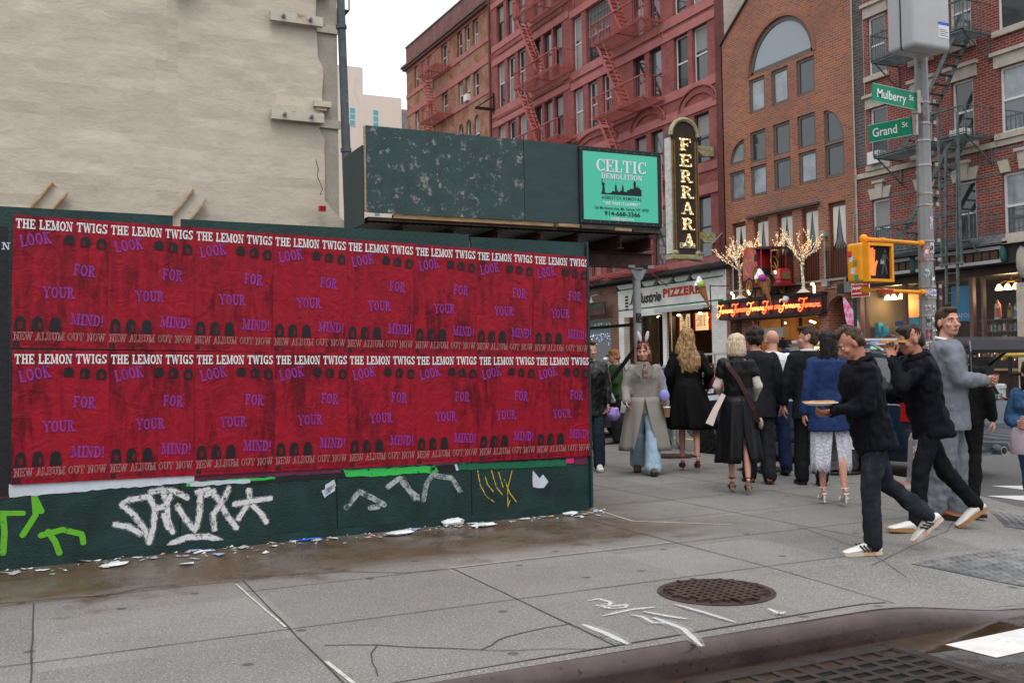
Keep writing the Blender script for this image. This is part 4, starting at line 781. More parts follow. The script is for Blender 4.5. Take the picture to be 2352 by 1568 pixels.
def platform(T, m, ya, yb, z, X, dp=1.05, rh=.85, scroll=False, gap=None, top=True):
    b = MB(); n = int(dp/.085)
    for i in range(n): x = X-dp+i*dp/n; b.box(x, ya, z-.012, x+.03, yb, z+.012)
    b.box(X-dp, ya, z-.05, X-dp+.03, yb, z+.03); 
    for y in (ya, (ya+yb)/2, yb-.03): b.box(X-dp, y, z-.055, X, y+.03, z-.014)
    b.build('platform', m, T, W=True)
    for y in (ya+.05, yb-.05): b = MB(); b.bar((X-dp+.1, y, z-.05), (X-.02, y, z-.75), .03); b.bar((X-.03, y, z-.05), (X-.03, y, z-.8), .035); b.build('bracket', m, T, W=True)
    b = MB(); xo = X-dp+.01
    for h in (rh, rh*.08): b.bar((xo, ya, z+h), (xo, yb, z+h), .05 if h == rh else .025)
    for y in (ya, yb): b.bar((xo, y, z+rh), (X, y, z+rh), .03); b.bar((xo, y, z+.05), (X, y, z+.05), .02); b.bar((xo, y, z), (xo, y, z+rh), .035)
    k = int((yb-ya)/.17)
    for i in range(k): y = ya+(yb-ya)*(i+.5)/k; b.bar((xo, y, z), (xo, y, z+rh), .014)
    for y in (ya, yb):
        for i in range(1, 6): b.bar((xo+dp*i/6, y, z), (xo+dp*i/6, y, z+rh), .014)
    if scroll:
        for i in range(0, k, 1):
            y = ya+(yb-ya)*(i+1)/k
            for zz in (z+.1, z+rh-.12): b.tube([(xo, y+.05*cos(t)*(1-t/9), zz+.05*sin(t)*(1-t/9)) for t in [q*.75 for q in range(8)]], .009, 4)
    b.build('railing', m, T, W=True)
def stairs(T, m, ya, za, yb, zb, x, w2=.5, rails=True, tread=None):
    """flight from (ya, za) down to (yb, zb), width w2 in x"""
    b = MB()
    for xx in (x-w2/2, x+w2/2): b.bar((xx, ya, za), (xx, yb, zb), .02, .13)
    n = int(abs(za-zb)/.23)
    for i in range(1, n): t = i/n; y = ya+(yb-ya)*t; z = za+(zb-za)*t; b.box(x-w2/2, y-.07, z-.01, x+w2/2, y+.07, z+.01)
    b.build('stair', m, T, W=True)
    if rails:
        b = MB()
        for xx in (x-w2/2,): b.bar((xx, ya, za+.8), (xx, yb, zb+.8), .03); [b.bar((xx, ya+(yb-ya)*t, za+(zb-za)*t), (xx, ya+(yb-ya)*t, za+(zb-za)*t+.8), .02) for t in (.05, .5, .95)]
        b.build('handrail', m, T, W=True)
# ---- painted red brick, colours
mBR = brick('brick_painted_red', (.36, .115, .105), (.28, .085, .078), (.17, .065, .06), stain=(.20, .085, .08), sth=.62, bump=.8, ms=.012)
mBO = brick('brick_orange_old', (.30, .115, .06), (.25, .085, .05), (.30, .17, .12), stain=(.36, .27, .20), sth=.53, ss=.9)
mBP = brick('brick_parapet', (.20, .07, .06), (.17, .06, .055), (.2, .13, .12), stain=(.27, .18, .16), sth=.55)
mRB = M('stone_painted_red', (.37, .135, .125), .75, var=.15, vs=1.5); mRB2 = M('stone_painted_dark', (.21, .05, .045), .75, var=.2)
mFE = M('fire_escape_red', (.36, .085, .07), .6, var=.25, vs=4)
# left block
T = thing('brick_tenement', 'old orange brick tenement with red stone bands, far left of the red row', 'building', (FX, 51.3, 0)); ops = []
cols = [(63, 63.75), (61.75, 62.5), (60.5, 61.25), (57.85, 58.85), (55.45, 56.2), (54.3, 55.05), (53.05, 53.85)]
for z0, z1 in ((20.4, 21.95), (17.35, 18.82), (10.6, 12.4), (7.2, 9.0)): ops += [(a, c, z0, z1, 'r') for a, c in cols]
ops += [(a, c, 14.3, 16.25, 'a') for a, c in cols]
wall(T, 'wall', mBO, 51.25, 65.3, 0, 22.25, ops)
for o in ops: window(T, *o, blind=random.choice([0, 0, .5]), rail=.45)
for z0, z1, m in ((21.95, 22.2, mRB), (20.1, 20.4, mRB), (18.85, 19.25, mRB), (17.1, 17.35, mRB), (13.6, 13.9, mRB)): band(T, m, 51.3, 65.3, z0, z1)
b = MB(); b.box(FX-.35, 51.3, 22.25, FX, 65.6, 22.4); b.box(FX-.25, 51.3, 22.1, FX, 65.5, 22.25); b.box(FX-.12, 51.3, 22.4, FX, 65.4, 22.6); b.build('cornice', M('cornice_brown', (.13, .08, .065), .8, var=.3), T, W=True)
b = MB(); b.box(FX-.02, 51.3, 22.6, FX+12, 65.3, 23.7); b.build('parapet', mBP, T, W=True)
b = MB(); b.box(FX-.08, 51.3, 23.7, FX+12, 65.35, 23.78); b.build('coping', M('coping_lead', (.12, .12, .125), .6), T, W=True)
b = MB(); b.quad((FX, 65.3, 0), (FX+12, 65.3, 0), (FX+12, 65.3, 22.6), (FX, 65.3, 22.6)); b.build('side_wall', mBO, T, W=True)
b = MB(); b.box(FX-.2, 54.4, 17.35, FX+.1, 54.9, 17.75); b.build('air_conditioner', mFW, T, W=True)
b = MB(); b.cyl((FX-.08, 51.35, 0), (FX-.08, 51.35, 26), .07, n=8); b.build('drain_pipe', M('drain_maroon', (.12, .03, .03), .5), T, W=True)
F = thing('fire_escape', 'small red fire escape on the orange brick tenement', 'fire escape', (FX-.5, 58, 0))
for z, ya, yb in ((20.25, 57.2, 60.3), (17.15, 56.9, 60.2), (13.9, 57, 60.2)): platform(F, mFE, ya, yb, z, FX)
stairs(F, mFE, 59.9, 20.2, 58.3, 17.2, FX-.75); stairs(F, mFE, 59.8, 17.1, 58.2, 13.9, FX-.75)
# middle red block
T = thing('red_painted_tenement', 'red painted brick tenement, middle block, with tall white sashes in threes', 'building', (FX, 42.2, 0)); ops = []
cols = [(49.55, 50.5), (48.28, 49.2), (46.97, 47.9), (45.2, 46.0), (44.05, 44.95), (42.95, 43.85)]
for z0, z1 in ((19.55, 21.65), (15.85, 18.38), (12.6, 14.85), (9.2, 11.3), (5.5, 7.9), (23, 25)): ops += [(a, c, z0, z1, 'r') for a, c in cols]
wall(T, 'wall', mBR, 42.2, 51.25, 0, 27, ops)
for i, o in enumerate(ops): window(T, *o, fm=(mFW if (o[0] > 46.5 and o[2] < 19) else mFD), rail=.55, blind=random.choice([0, 0, .45]))
for z0, z1 in ((18.4, 18.75), (15.45, 15.85), (14.9, 15.2), (12.3, 12.6), (21.7, 22.0), (19.2, 19.55), (11.35, 11.7)): band(T, mRB, 42.2, 51.2, z0, z1, .04)
for z in (18.85, 15.25, 11.9):
    for ya, yb in ((46.9, 50.6), (42.8, 46.2)): band(T, mBR, ya, yb, z+.05, z+.28, .035, name='brick_panel')
b = MB(); b.bar((FX-1.2, 50.95, 15.95), (FX, 50.95, 15.95), .14); b.bar((FX-1.1, 50.95, 16), (FX, 50.95, 16.75), .06); b.bar((FX-.06, 50.95, 15.7), (FX-.06, 50.95, 16.9), .08); b.build('hoist_arm', mBLK, T, W=True)
F = thing('fire_escape', 'red fire escape on the middle red block with long straight stairs', 'fire escape', (FX-.5, 45, 0))
for z in (19.45, 15.75, 12.35, 9.0): platform(F, mFE, 41.6, 46.2, z, FX, 1.1)
for z in (19.4, 15.7, 12.3): stairs(F, mFE, 45.9, z, 43.7, z-3.4, FX-.8)
# right red block above the shops
T = thing('red_painted_tenement', 'red painted brick tenement, right block, with brick arches above the pizzeria', 'building', (FX, 30.3, 0)); ops = []
colA = [(41.0, 41.9), (39.66, 40.5), (38.4, 39.2), (35.7, 36.6), (34.45, 35.35), (32.6, 33.55), (31.32, 32.3)]
for z0, z1 in ((12.5, 14.68), (9.25, 11.2), (5.5, 7.9)): ops += [(a, c, z0, z1, 'r') for a, c in colA]
colB = [(41.0, 41.9), (38.4, 40.6), (35.7, 36.6), (34.45, 35.35), (32.6, 33.55), (31.32, 32.3)]
for z0, z1 in ((15.6, 18.2), (19.3, 21.5), (22.8, 25)): ops += [(a, c, z0, z1, 'r') for a, c in colB]
wall(T, 'wall', mBR, 30.7, 42.2, 5.2, 27, ops)
for i, o in enumerate(ops): window(T, *o, fm=(mFD if (o[2] < 10 or 34 < o[0] < 37) else mFW), rail=.5, blind=random.choice([0, 0, 0, .4]))
b = MB(); b.box(FX-.1, 30.3, 5.2, FX+.02, 30.72, 27); b.build('corner_pier', brick('brick_dark_red', (.15, .045, .04), (.12, .038, .034), (.11, .06, .055)), T, W=True)
for z0, z1 in ((14.7, 15.05), (12.15, 12.5), (18.25, 18.6), (15.2, 15.6), (11.3, 11.65), (8.85, 9.2), (7.95, 8.35), (5.2, 5.5)): band(T, mRB, 30.35, 42.1, z0, z1, .05)
for yc, r in ((39.9, 1.95), (35.5, 1.25), (31.95, 1.2)):
    b = MB(); A = arcp(yc, 11.5, r, .72, 0, 180, 20); A2 = arcp(yc, 11.5, r-.25, .5, 0, 180, 20)
    for i in range(20):
        for P, Q in ((A, A2),): b.quad((FX-.055, *P[i]), (FX-.055, *P[i+1]), (FX-.055, *Q[i+1]), (FX-.055, *Q[i])); b.quad((FX-.055, *P[i]), (FX-.055, *P[i+1]), (FX, *P[i+1]), (FX, *P[i])); b.quad((FX-.055, *Q[i]), (FX-.055, *Q[i+1]), (FX, *Q[i+1]), (FX, *Q[i]))
    b.tube([(FX-.08, *p) for p in arcp(yc, 11.52, r+.06, .78, 0, 180, 20)], .05, 5); b.build('brick_arch', mBR, T, W=True)
b = MB(); b.quad((FX, 30.3, 3), (FX+14, 30.3, 3), (FX+14, 30.3, 27), (FX, 30.3, 27)); b.build('side_wall', brick('brick_pale_side', (.38, .33, .28), (.34, .29, .25), (.42, .38, .33), stain=(.3, .26, .22)), T, W=True)
for z in (16.0,): b = MB(); [b.bar((FX+.08, 38.5+i*.13, 15.6), (FX+.08, 38.5+i*.13, 18.2), .02) for i in range(16)]; [b.bar((FX+.08, 38.4, 15.9+.45*i), (FX+.08, 40.5, 15.9+.45*i), .02) for i in range(5)]; b.build('window_grille', mIRONB, T, W=True)
F = thing('fire_escape', 'red fire escape on the right red block with ladders beside the marquee sign', 'fire escape', (FX-.5, 36, 0))
for z in (19.1, 15.65, 12.35, 9.0, 5.25): platform(F, mFE, 34.2, 38.3, z, FX, 1.1, .95)
for z in (19.0, 15.6, 12.3, 8.95): stairs(F, mFE, 37.9, z, 35.9, z-3.3, FX-.8)
F = thing('fire_escape', 'long red balcony railing low over the tea shop front', 'fire escape', (FX-.5, 45, 0)); platform(F, mFE, 39.4, 46.5, 5.3, FX, 1.1, 1.0)
# ---- orange brick gabled house with the great arched window
mBA = brick('brick_bright_orange', (.42, .125, .05), (.23, .085, .055), (.34, .25, .20), bw=.25, bh=.085, stain=(.13, .075, .06), sth=.52, ss=.45, bump=.6, ms=.013)
GX = 23.9
T = thing('gabled_brick_house', 'orange brick house with a great half-round window and rows of small square ones', 'building', (GX, 23.72, 0)); sq = []
for z0, z1, ys in ((10.42, 11.66, (27.92, 26.70, 25.41)), (8.60, 9.74, (27.93, 26.67, 25.43)), (7.38, 8.48, (29.12, 27.93, 26.67, 25.41, 24.15))): sq += [(y, y+.86, z0, z1, 'r') for y in ys]
big = (25.43, 28.75, 11.8, 13.46, 'a'); qs = [(29.12, 29.97, 8.75, 9.6, 'l'), (24.15, 25.02, 8.52, 9.65, 'q')]
fr = [(y, y+.8, 4.05, 6.55, 'r') for y in (29.15, 27.9, 26.65, 25.4, 24.15)]
ent = [(25.5, 28.9, 0, 2.86, 'r'), (24.0, 25.05, 0, 3.46, 'a'), (29.5, 30.15, 0, 2.9, 'r')]
wall(T, 'wall', mBA, 23.72, 30.36, 0, 13.46, sq+[big]+qs+fr+ent, .22, GX, top=[(23.72, 13.46), (30.36, 13.46), (27.04, 15.9)])
for o in sq+qs: window(T, *o, fm=mFT, gm=(mGL2 if random.random() < .6 else mGL), rail=False, X=GX+.05, fw=.1)
window(T, *big, fm=mFT, gm=M('glass_sky', (.20, .24, .27), .04, spec=1.0), rail=False, X=GX+.05, fw=.16)
for pts in (arcp(27.09, 11.8, 1.78, 1.78, 0, 180, 30),):
    b = MB(); P, Q = pts, arcp(27.09, 11.8, 1.66, 1.66, 0, 180, 30)
    for i in range(30): b.quad((GX-.03, *P[i]), (GX-.03, *P[i+1]), (GX-.03, *Q[i+1]), (GX-.03, *Q[i])); b.quad((GX-.03, *P[i]), (GX-.03, *P[i+1]), (GX, *P[i+1]), (GX, *P[i]))
    b.build('brick_arch', brick('brick_arch_soldier', (.28, .11, .06), (.25, .1, .06), (.2, .13, .1), bw=.08, bh=.24, off=0), T, W=True)
b = MB(); A, Bq = arcp(24.525, 2.935, .52, .52, 0, 180, 18), arcp(24.525, 2.935, .78, .78, 0, 180, 18)
for i in range(18): b.quad((GX-.03, *A[i]), (GX-.03, *A[i+1]), (GX-.03, *Bq[i+1]), (GX-.03, *Bq[i])); b.quad((GX-.03, *Bq[i]), (GX-.03, *Bq[i+1]), (GX, *Bq[i+1]), (GX, *Bq[i]))
b.build('door_arch', brick('brick_door_arch', (.2, .09, .06), (.16, .07, .05), (.3, .2, .16), bw=.1, bh=.2, off=0), T, W=True)
b = MB(); b.box(GX+.9, 23.9, 0, GX+.95, 25.1, 3.55); b.box(GX+.23, 25.06, 0, GX+.9, 25.1, 3.55); b.box(GX+.23, 23.9, 0, GX+.9, 23.98, 3.55); b.box(GX+.23, 23.98, 3.5, GX+.9, 25.06, 3.55); b.build('porch_recess', mBA, T, W=True)
b = MB(); b.bar((GX-.03, 30.38, 13.44), (GX-.03, 27.04, 15.94), .1, .06); b.bar((GX-.03, 23.7, 13.44), (GX-.03, 27.04, 15.94), .1, .06); b.build('gable_coping', M('coping_dark', (.06, .05, .05), .7), T, W=True)
mWD = M('wood_brown', (.15, .045, .018), .5, var=.3, vs=4, stretch=(1, 6, 1)); mNIGHT = M('dark_interior', (.012, .010, .010), .5)
for o in fr:
    f = window(T, *o, fm=mWD, gm=glassmat(), rail=False, X=GX+.1, fw=.1, name='french_window'); y0, y1 = o[0]+.12, o[1]-.12; b = MB()
    for s, y in ((1, y0), (-1, y1)): b.quad((GX+.115, y, 6.4), (GX+.115, y+s*.27, 6.4), (GX+.115, y+s*.12, 5.3), (GX+.115, y, 5.1))
    b.build('curtain', mCURT, f, W=True); b = MB(); b.box(GX+.09, o[0]+.08, 4.06, GX+.125, o[1]-.08, 5.0); b.build('lower_panel', mWD, f, W=True)
    b = MB(); n = 9
    for i in range(n): y = o[0]-.04+(o[1]-o[0]+.08)*i/(n-1); b.bar((GX-.08, y, 4.03), (GX-.08, y, 5.1), .018)
    for z in (4.1, 4.95): b.bar((GX-.08, o[0]-.06, z), (GX-.08, o[1]+.06, z), .02)
    b.build('window_railing', mBLK, f, W=True)
band(T, M('sill_pale', (.3, .26, .22), .7), 23.9, 30.2, 3.97, 4.04, .1, GX, 'sill'); band(T, M('lintel_dark', (.08, .07, .07), .7), 25.3, 29.0, 6.6, 6.68, .12, GX, 'lintel')
# ---- red brick tenement on the right with pale stone and green fire escape
mBT = brick('brick_red_crisp', (.235, .048, .034), (.17, .036, .03), (.36, .25, .22), bw=.21, bh=.075, ms=.009, stain=(.16, .05, .045), sth=.62)
mLS = M('limestone', (.44, .39, .33), .8, var=.2, vs=3, dirt=(.14, .13, .12), ds=3, dth=.64, dw=.06); mBAND = M('soot_brick', (.13, .11, .10), .85, var=.5, vs=12, dirt=(.3, .27, .24), ds=20, dth=.6)
T = thing('stone_trimmed_tenement', 'red brick tenement with pale stone lintels above the gift shop', 'building', (FX, 16, 0)); ops = []
cols = [(22.42, 23.12), (20.75, 21.35), (19.3, 20.02), (17.1, 18.45), (14.8, 16)]
rows = [(4.55, 6.36), (7.45, 9.26), (10.28, 12.15), (13.1, 15)]
ops = [(a, c, z0, z1, 'r') for z0, z1 in rows for a, c in cols]
wall(T, 'wall', mBT, 14, 23.3, 4.35, 18, ops, .1)
wall(T, 'quoin_strip', brick('brick_quoin_grey', (.10, .085, .08), (.075, .065, .06), (.2, .18, .17), bw=.3, bh=.1), 23.3, 23.74, 7.5, 18, [], .1, FX-.02); wall(T, 'wall', mBT, 23.3, 23.74, 4.35, 7.5, [], .1)
for i, o in enumerate(ops):
    window(T, *o, fm=mFW, gm=(mGL2 if i in (3, 8) else mGL), X=FX+.07, fw=.07, blind=(.5 if i in (0, 12, 13, 6) else 0))
    ya, yb, z0, z1, _ = o; lo = z0 < 5; b = MB()
    if lo:
        for s, y in ((1, yb), (-1, ya)): b.prism([(y-s*.28, z1+.02), (y+s*.02, z1+.02), (y+s*.12, z1+.36), (y-s*.18, z1+.36)], (FX-.05, 0, 0), YP, ZP, (.06, 0, 0))
        m2 = (ya+yb)/2; b.prism([(m2-.1, z1+.02), (m2+.1, z1+.02), (m2+.16, z1+.5), (m2-.16, z1+.5)], (FX-.09, 0, 0), YP, ZP, (.1, 0, 0)); b.box(FX-.14, m2-.22, z1+.5, FX+.02, m2+.22, z1+.58)
    else: b.box(FX-.06, ya-.14, z1+.005, FX+.02, yb+.14, z1+.34); b.box(FX-.14, ya-.2, z1+.34, FX+.02, yb+.2, z1+.44)
    b.build('lintel', mLS, T, W=True); b = MB(); b.box(FX-.1, ya-.14, z0-.16, FX+.02, yb+.14, z0); b.build('sill', mLS, T, W=True)
band(T, mLS, 14, 23.74, 7.12, 7.28, .05, name='stone_course')
for z in (4.75, 5.15, 5.55, 5.95, 6.35, 6.72, 7.0):
    ys = [14]+[q for a, c in sorted(cols) for q in (a, c)]+[23.74]
    for k in range(0, len(ys), 2):
        if z > 6.36: break
        band(T, mBAND, ys[k], ys[k+1], z, z+.07, .004, name='soot_course')
    if z > 6.36: band(T, mBAND, 14, 23.74, z, z+.07, .004, name='soot_course')
for y, z in ((19.45, 7.46), (22.55, 7.46)): b = MB(); b.box(FX-.25, y, z, FX+.08, y+.48, z+.38); b.build('air_conditioner', mFW, T, W=True)
mFEG = M('fire_escape_green', (.105, .13, .13), .6, var=.3, vs=5, dirt=(.045, .06, .055), ds=6, dth=.55)
F = thing('fire_escape', 'grey-green iron fire escape with scrolled railings on the right tenement', 'fire escape', (FX-.5, 20, 0))
for z in (10.3, 7.42, 4.5, 13.2): platform(F, mFEG, 18.68, 21.95, z, FX, 1.1, .8, True)
for z in (10.25, 13.15): stairs(F, mFEG, 19.0, z, 20.9, z-2.8, FX-.75, .55, False)
stairs(F, mFEG, 19.2, 7.4, 21.3, 4.55, FX-.75, .55, False)
b = MB()
for y in (18.95, 19.32): b.bar((22.72, y, 2.82), (22.72, y+(-.12), 7.0), .045, .07)
for i in range(15): b.bar((22.72, 18.93, 2.86+i*.27), (22.72, 19.3, 2.86+i*.27), .025)
b.build('drop_ladder', mFEG, F, W=True); b = MB()
for y in (18.76, 19.4): b.bar((22.68, y, 3.85), (22.68, y, 8.0), .05)
b.bar((22.68, 18.7, 3.92), (22.68, 19.46, 3.92), .06); b.build('ladder_guide', mFEG, F, W=True)
# ================================================================== SHOP FRONTS
mPAINT = brick('brick_painted_white', (.80, .78, .75), (.76, .74, .71), (.52, .51, .48), stain=(.6, .58, .54), bump=.5); mTEAB = brick('brick_brown_shop', (.20, .10, .065), (.15, .075, .05), (.26, .18, .14))
mGRN = M('trim_green', (.01, .16, .07), .5); mROOF = M('slate_black', (.018, .017, .018), .6, var=.4, vs=8); mWARM = M('lamp_warm', (1, .72, .36), .4, emit=6); mWARMS = M('shelf_glow', (1, .62, .28), .5, emit=1.6); mTAN = M('interior_tan', (.34, .21, .11), .7, var=.3, vs=2); mDKW = M('shop_dark_wood', (.045, .024, .018), .5, var=.3, vs=4)
mSHOPG = M('shop_glass', (.5, .5, .5), .02, alpha=.06, spec=.5); mRED = M('letter_red', (.42, .018, .014), .5); mOCH = M('letter_ochre', (.55, .26, .05), .5); mBLKL = M('letter_black', (.015, .015, .016), .5)
def room(T, y0, y1, z1, d, mw, mc=None, X=FX):
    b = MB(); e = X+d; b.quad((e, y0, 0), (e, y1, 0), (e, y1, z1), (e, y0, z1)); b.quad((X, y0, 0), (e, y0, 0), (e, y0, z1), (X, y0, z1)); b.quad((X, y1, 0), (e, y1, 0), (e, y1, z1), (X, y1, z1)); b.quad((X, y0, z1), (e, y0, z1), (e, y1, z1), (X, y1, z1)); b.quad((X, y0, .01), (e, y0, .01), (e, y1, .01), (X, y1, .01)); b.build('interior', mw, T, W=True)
PX = 23.9
T = thing('pizzeria_front', 'white painted brick pizzeria front with green trim and red lettering', 'shop front', (PX, 30.55, 0))
wall(T, 'wall', mPAINT, 30.37, 38.04, 0, 5.2, [(31.3, 34.38, .95, 3.55, 'r'), (34.62, 37.62, .02, 3.42, 'r')], .3, PX)
for z in (4.62, 3.72): band(T, mGRN, 30.55, 38.04, z, z+.06, .008, PX, 'green_stripe')
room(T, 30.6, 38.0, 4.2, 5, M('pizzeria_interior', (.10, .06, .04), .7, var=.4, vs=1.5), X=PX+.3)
b = MB()
for i in range(12): b = MB(); y = 32.0+(i % 4)*1.5; x = 25+(i//4)*1.3; b.ell((x, y, 3.4), (.09, .09, .05), 8, 4); b.build('ceiling_lamp', mWARM, T, W=True)
for i, y in enumerate((33.2, 34.35, 35.5)):
    b = MB(); b.box(26, y, 2.75, 26.05, y+1.0, 3.5); mb = b.build('menu_board', M('menu_cream', (.95, .66, .36), .5, emit=.55), T, W=True); b = MB(); b.box(25.98, y+.82, 2.75, 25.995, y+1.0, 3.5); [b.box(25.985, y+.14, 2.95+.09*k, 25.998, y+.24, 3.0+.09*k) for k in range(5)]; b.k = 1; [b.box(25.985, y+.34, 2.95+.08*k, 25.998, y+.74-.1*(k % 3), 2.975+.08*k) for k in range(6)]; b.build('menu_text', [mRED, mBLKL], mb, W=True)
b = MB(); b.box(25.2, 31.4, 0, 25.6, 34.3, 1.1); b.build('counter', mTAN, T, W=True); b = MB(); b.box(27.5, 31, 1.3, 27.6, 35, 2.3); b.build('glowing_shelf', mWARMS, T, W=True)  # the shelf is no lamp; warm light is put in as its own glow
for y in (35.1, 36.3, 34.75): b = MB(); b.box(PX+.15, y, .05, PX+.75, y+.06, 3.35); b.build('folding_door', M('door_black', (.01, .011, .012), .35), T, W=True)
b = MB(); b.box(PX+.12, 31.3, .95, PX+.2, 31.38, 3.55); b.box(PX+.12, 34.3, .95, PX+.2, 34.38, 3.55); b.box(PX+.12, 32.78, .95, PX+.2, 32.86, 3.55); b.box(PX+.121, 31.38, .95, PX+.199, 34.3, 1.03); b.box(PX+.121, 31.38, 3.47, PX+.199, 34.3, 3.55); b.build('window_frame', MATS['door_black'], T, W=True)
b = MB(); [b.poly([(0, 0), (.34, 0), (.17, -.3)], (PX+.35, y, 3.35), YP, ZP) for y in (35.0, 35.9, 36.8, 33.4)]; b.build('green_pennant', mGRN, T, W=True)
b = MB(); b.box(PX-.45, 31.25, 3.5, PX, 34.55, 3.6); b.box(PX-.45, 31.25, 3.44, PX-.43, 34.55, 3.5); b.build('awning_hood', M('hood_pale', (.4, .4, .4), .5), T, W=True)
b = MB(); txt(b, 'Industrie', (PX-.012, 37.02, 4.0), YN, ZP, .42, fit=2.35, shear=.35, bold=.03); lo = V((PX-.008, 37.02, 4.03)); b.ribbon([lo+V((0, .12, -.08)), lo+V((0, .02, -.03)), lo+V((0, -.15, .2)), lo+V((0, -.28, .46))], .05, (-1, 0, 0)); b.build('script_lettering', mBLKL, T, W=True)
b = MB(); txt(b, 'Industrie', (PX-.006, 36.98, 3.95), YN, ZP, .42, fit=2.35, shear=.35, bold=.03); b.build('lettering_shadow', M('letter_grey', (.3, .3, .29), .6), T, W=True)
for s, m, x, g in (('PIZZERIA', mOCH, .006, .07), ('PIZZERIA', mRED, .012, .035)): b = MB(); txt(b, s, (PX-x, 34.54, 4.12), YN, ZP, .335, fit=2.9, bold=g, space=1.15); b.build('block_lettering', m, T, W=True)
b = MB(); [b.box(PX-.02, 37.22, 3.72+.14*i, PX, 37.45, 3.8+.14*i) for i in range(5)]; b.build('vent_slots', mBLKL, T, W=True)
for y in (37.3, 35.35, 34.2, 33.05, 31.9): 
    b = MB(); b.tube([(PX, y-.55, 4.86), (PX-.25, y-.5, 4.95), (PX-.45, y-.3, 5.02), (PX-.55, y-.05, 4.9), (PX-.55, y, 4.78)], .018, 6); b.lathe([(.03, .2), (.06, .1), (.17, -.05), (.16, -.05), (.05, .08)], (PX-.55, y, 4.62), 12); b.build('gooseneck_lamp', mBLKL, T, True, W=True)
T = thing('shop_cornice', 'long black sloping cornice roof over the pizzeria and tea shop', 'cornice', (FX, 40, 5)); b = MB(); b.prism([(0, 0), (-.5, -.2), (-.5, -.27), (0, -.3)], (FX, 29.7, 5.25), XP, ZP, (0, 21.5, 0)); b.build('roof_slope', mROOF, T, W=True); b = MB(); b.box(FX-.3, 29.7, 4.9, FX, 51, 5.0); b.build('fascia', mBLK, T, W=True)
T = thing('tea_shop_front', 'brown brick tea shop front with dark window and mirrored lettering', 'shop front', (PX, 38.05, 0))
wall(T, 'wall', mTEAB, 38.05, 51, 0, 4.9, [(38.75, 44.5, .7, 3.45, 'r'), (45.2, 50, .02, 3.4, 'r')], .25, PX)
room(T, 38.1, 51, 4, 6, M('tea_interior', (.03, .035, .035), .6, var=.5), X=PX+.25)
b = MB(); b.quad((PX+.1, 38.75, .7), (PX+.1, 44.5, .7), (PX+.1, 44.5, 3.45), (PX+.1, 38.75, 3.45)); b.build('window_pane', mGL, T, W=True)
b = MB(); b.quad((PX+.09, 38.75, 2.85), (PX+.09, 44.5, 2.85), (PX+.09, 44.5, 3.42), (PX+.09, 38.75, 3.42)); b.build('frosted_band', M('frost_teal', (.10, .16, .155), .5), T, W=True)
b = MB(); txt(b, 'YA TEA', (PX+.08, 38.75, 3.02), YP, ZP, .27, fit=1.65, bold=.01); b.build('mirrored_lettering', M('letter_cream', (.6, .58, .48), .5), T, W=True)
b = MB(); rr = random.Random(3)
for i in range(110): y = 38.8+rr.random()*5.5; b.ell((PX+.07, y, 2.82-abs(rr.gauss(0, .28))), (.012, .014, .014), 5, 4)
tag(b.build('fairy_lights', M('fairy_blue', (.5, .6, 1), .4, emit=2.5), T, W=True), kind='stuff')
b = MB(); b.box(PX-.45, 38.5, 3.62, PX-.38, 41.2, 4.2); s = b.build('wood_sign', M('sign_wood', (.05, .03, .022), .6, var=.4), T, W=True); b = MB(); txt(b, 'TWA', (PX-.46, 40.95, 3.8), YN, ZP, .28, fit=.9, shear=.4, bold=.02); b.k = 1; txt(b, 'HOUSE', (PX-.46, 39.6, 3.98), YN, ZP, .12, fit=.75); b.k = 2; txt(b, 'KADO', (PX-.46, 39.4, 3.68), YN, ZP, .13, fit=.5); b.build('sign_lettering', [mOCH, mGRN, mRED], s, W=True)
for y in (40.6, 39.55): b = MB(); b.tube([(PX, y-.3, 4.5), (PX-.4, y-.3, 4.56), (PX-.5, y, 4.5), (PX-.5, y, 4.4)], .02, 6); b.lathe([(.03, .2), (.05, .05), (.15, -.1), (.14, -.1)], (PX-.5, y, 4.3), 10); b.build('sign_lamp', mGALV, T, True, W=True)
b = MB(); [b.ell((PX+1.2, y, z), (.05, .05, .05), 8, 5) for y, z in ((39.6, 1.6), (40.3, 1.85), (41, 1.5), (41.6, 1.9), (39.2, 1.2))]; b.build('interior_lamp', mWARM, T, W=True)
# ---- pastry shop entrance and its neon canopy
T = thing('pastry_shop_front', 'warm lit pastry shop entrance under the red neon canopy', 'shop front', (GX, 25, 0))
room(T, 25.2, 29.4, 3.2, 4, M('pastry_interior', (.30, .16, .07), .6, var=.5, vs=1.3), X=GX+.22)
for y in (25.55, 26.6, 27.5, 28.75): b = MB(); b.box(GX+.2, y, 0, GX+.28, y+.08, 2.85); b.build('door_post', mDKW, T, W=True)
b = MB(); b.box(GX-.05, 27.2, 2.2, GX+.2, 28.85, 2.55); b.build('steel_hood', M('brushed_steel', (.30, .29, .25), .35, .8), T, W=True)
for i in range(7): b = MB(); b.box(GX+2.6, 25.5+.55*i, .9+.45*(i % 3), GX+2.7, 25.95+.55*i, 1.2+.45*(i % 3)); b.build('glowing_shelf', mWARMS, T, W=True); b = MB(); b.ell((GX+1+.5*(i % 3), 25.6+.45*i, 2.75), (.06, .06, .04), 8, 4); b.build('ceiling_lamp', mWARM, T, W=True)  # shelf blocks glow by themselves in place of light falling on them
b = MB(); [b.box(GX+1.2, 25.5+.35*i, .3, GX+1.26, 25.56+.35*i, 2.3) for i in range(4)]; [b.box(GX+1.2, 25.5, .7+.5*i, GX+1.3, 26.6, .74+.5*i) for i in range(4)]; b.build('brass_rack', M('brass', (.45, .30, .08), .35, .8), T, W=True)
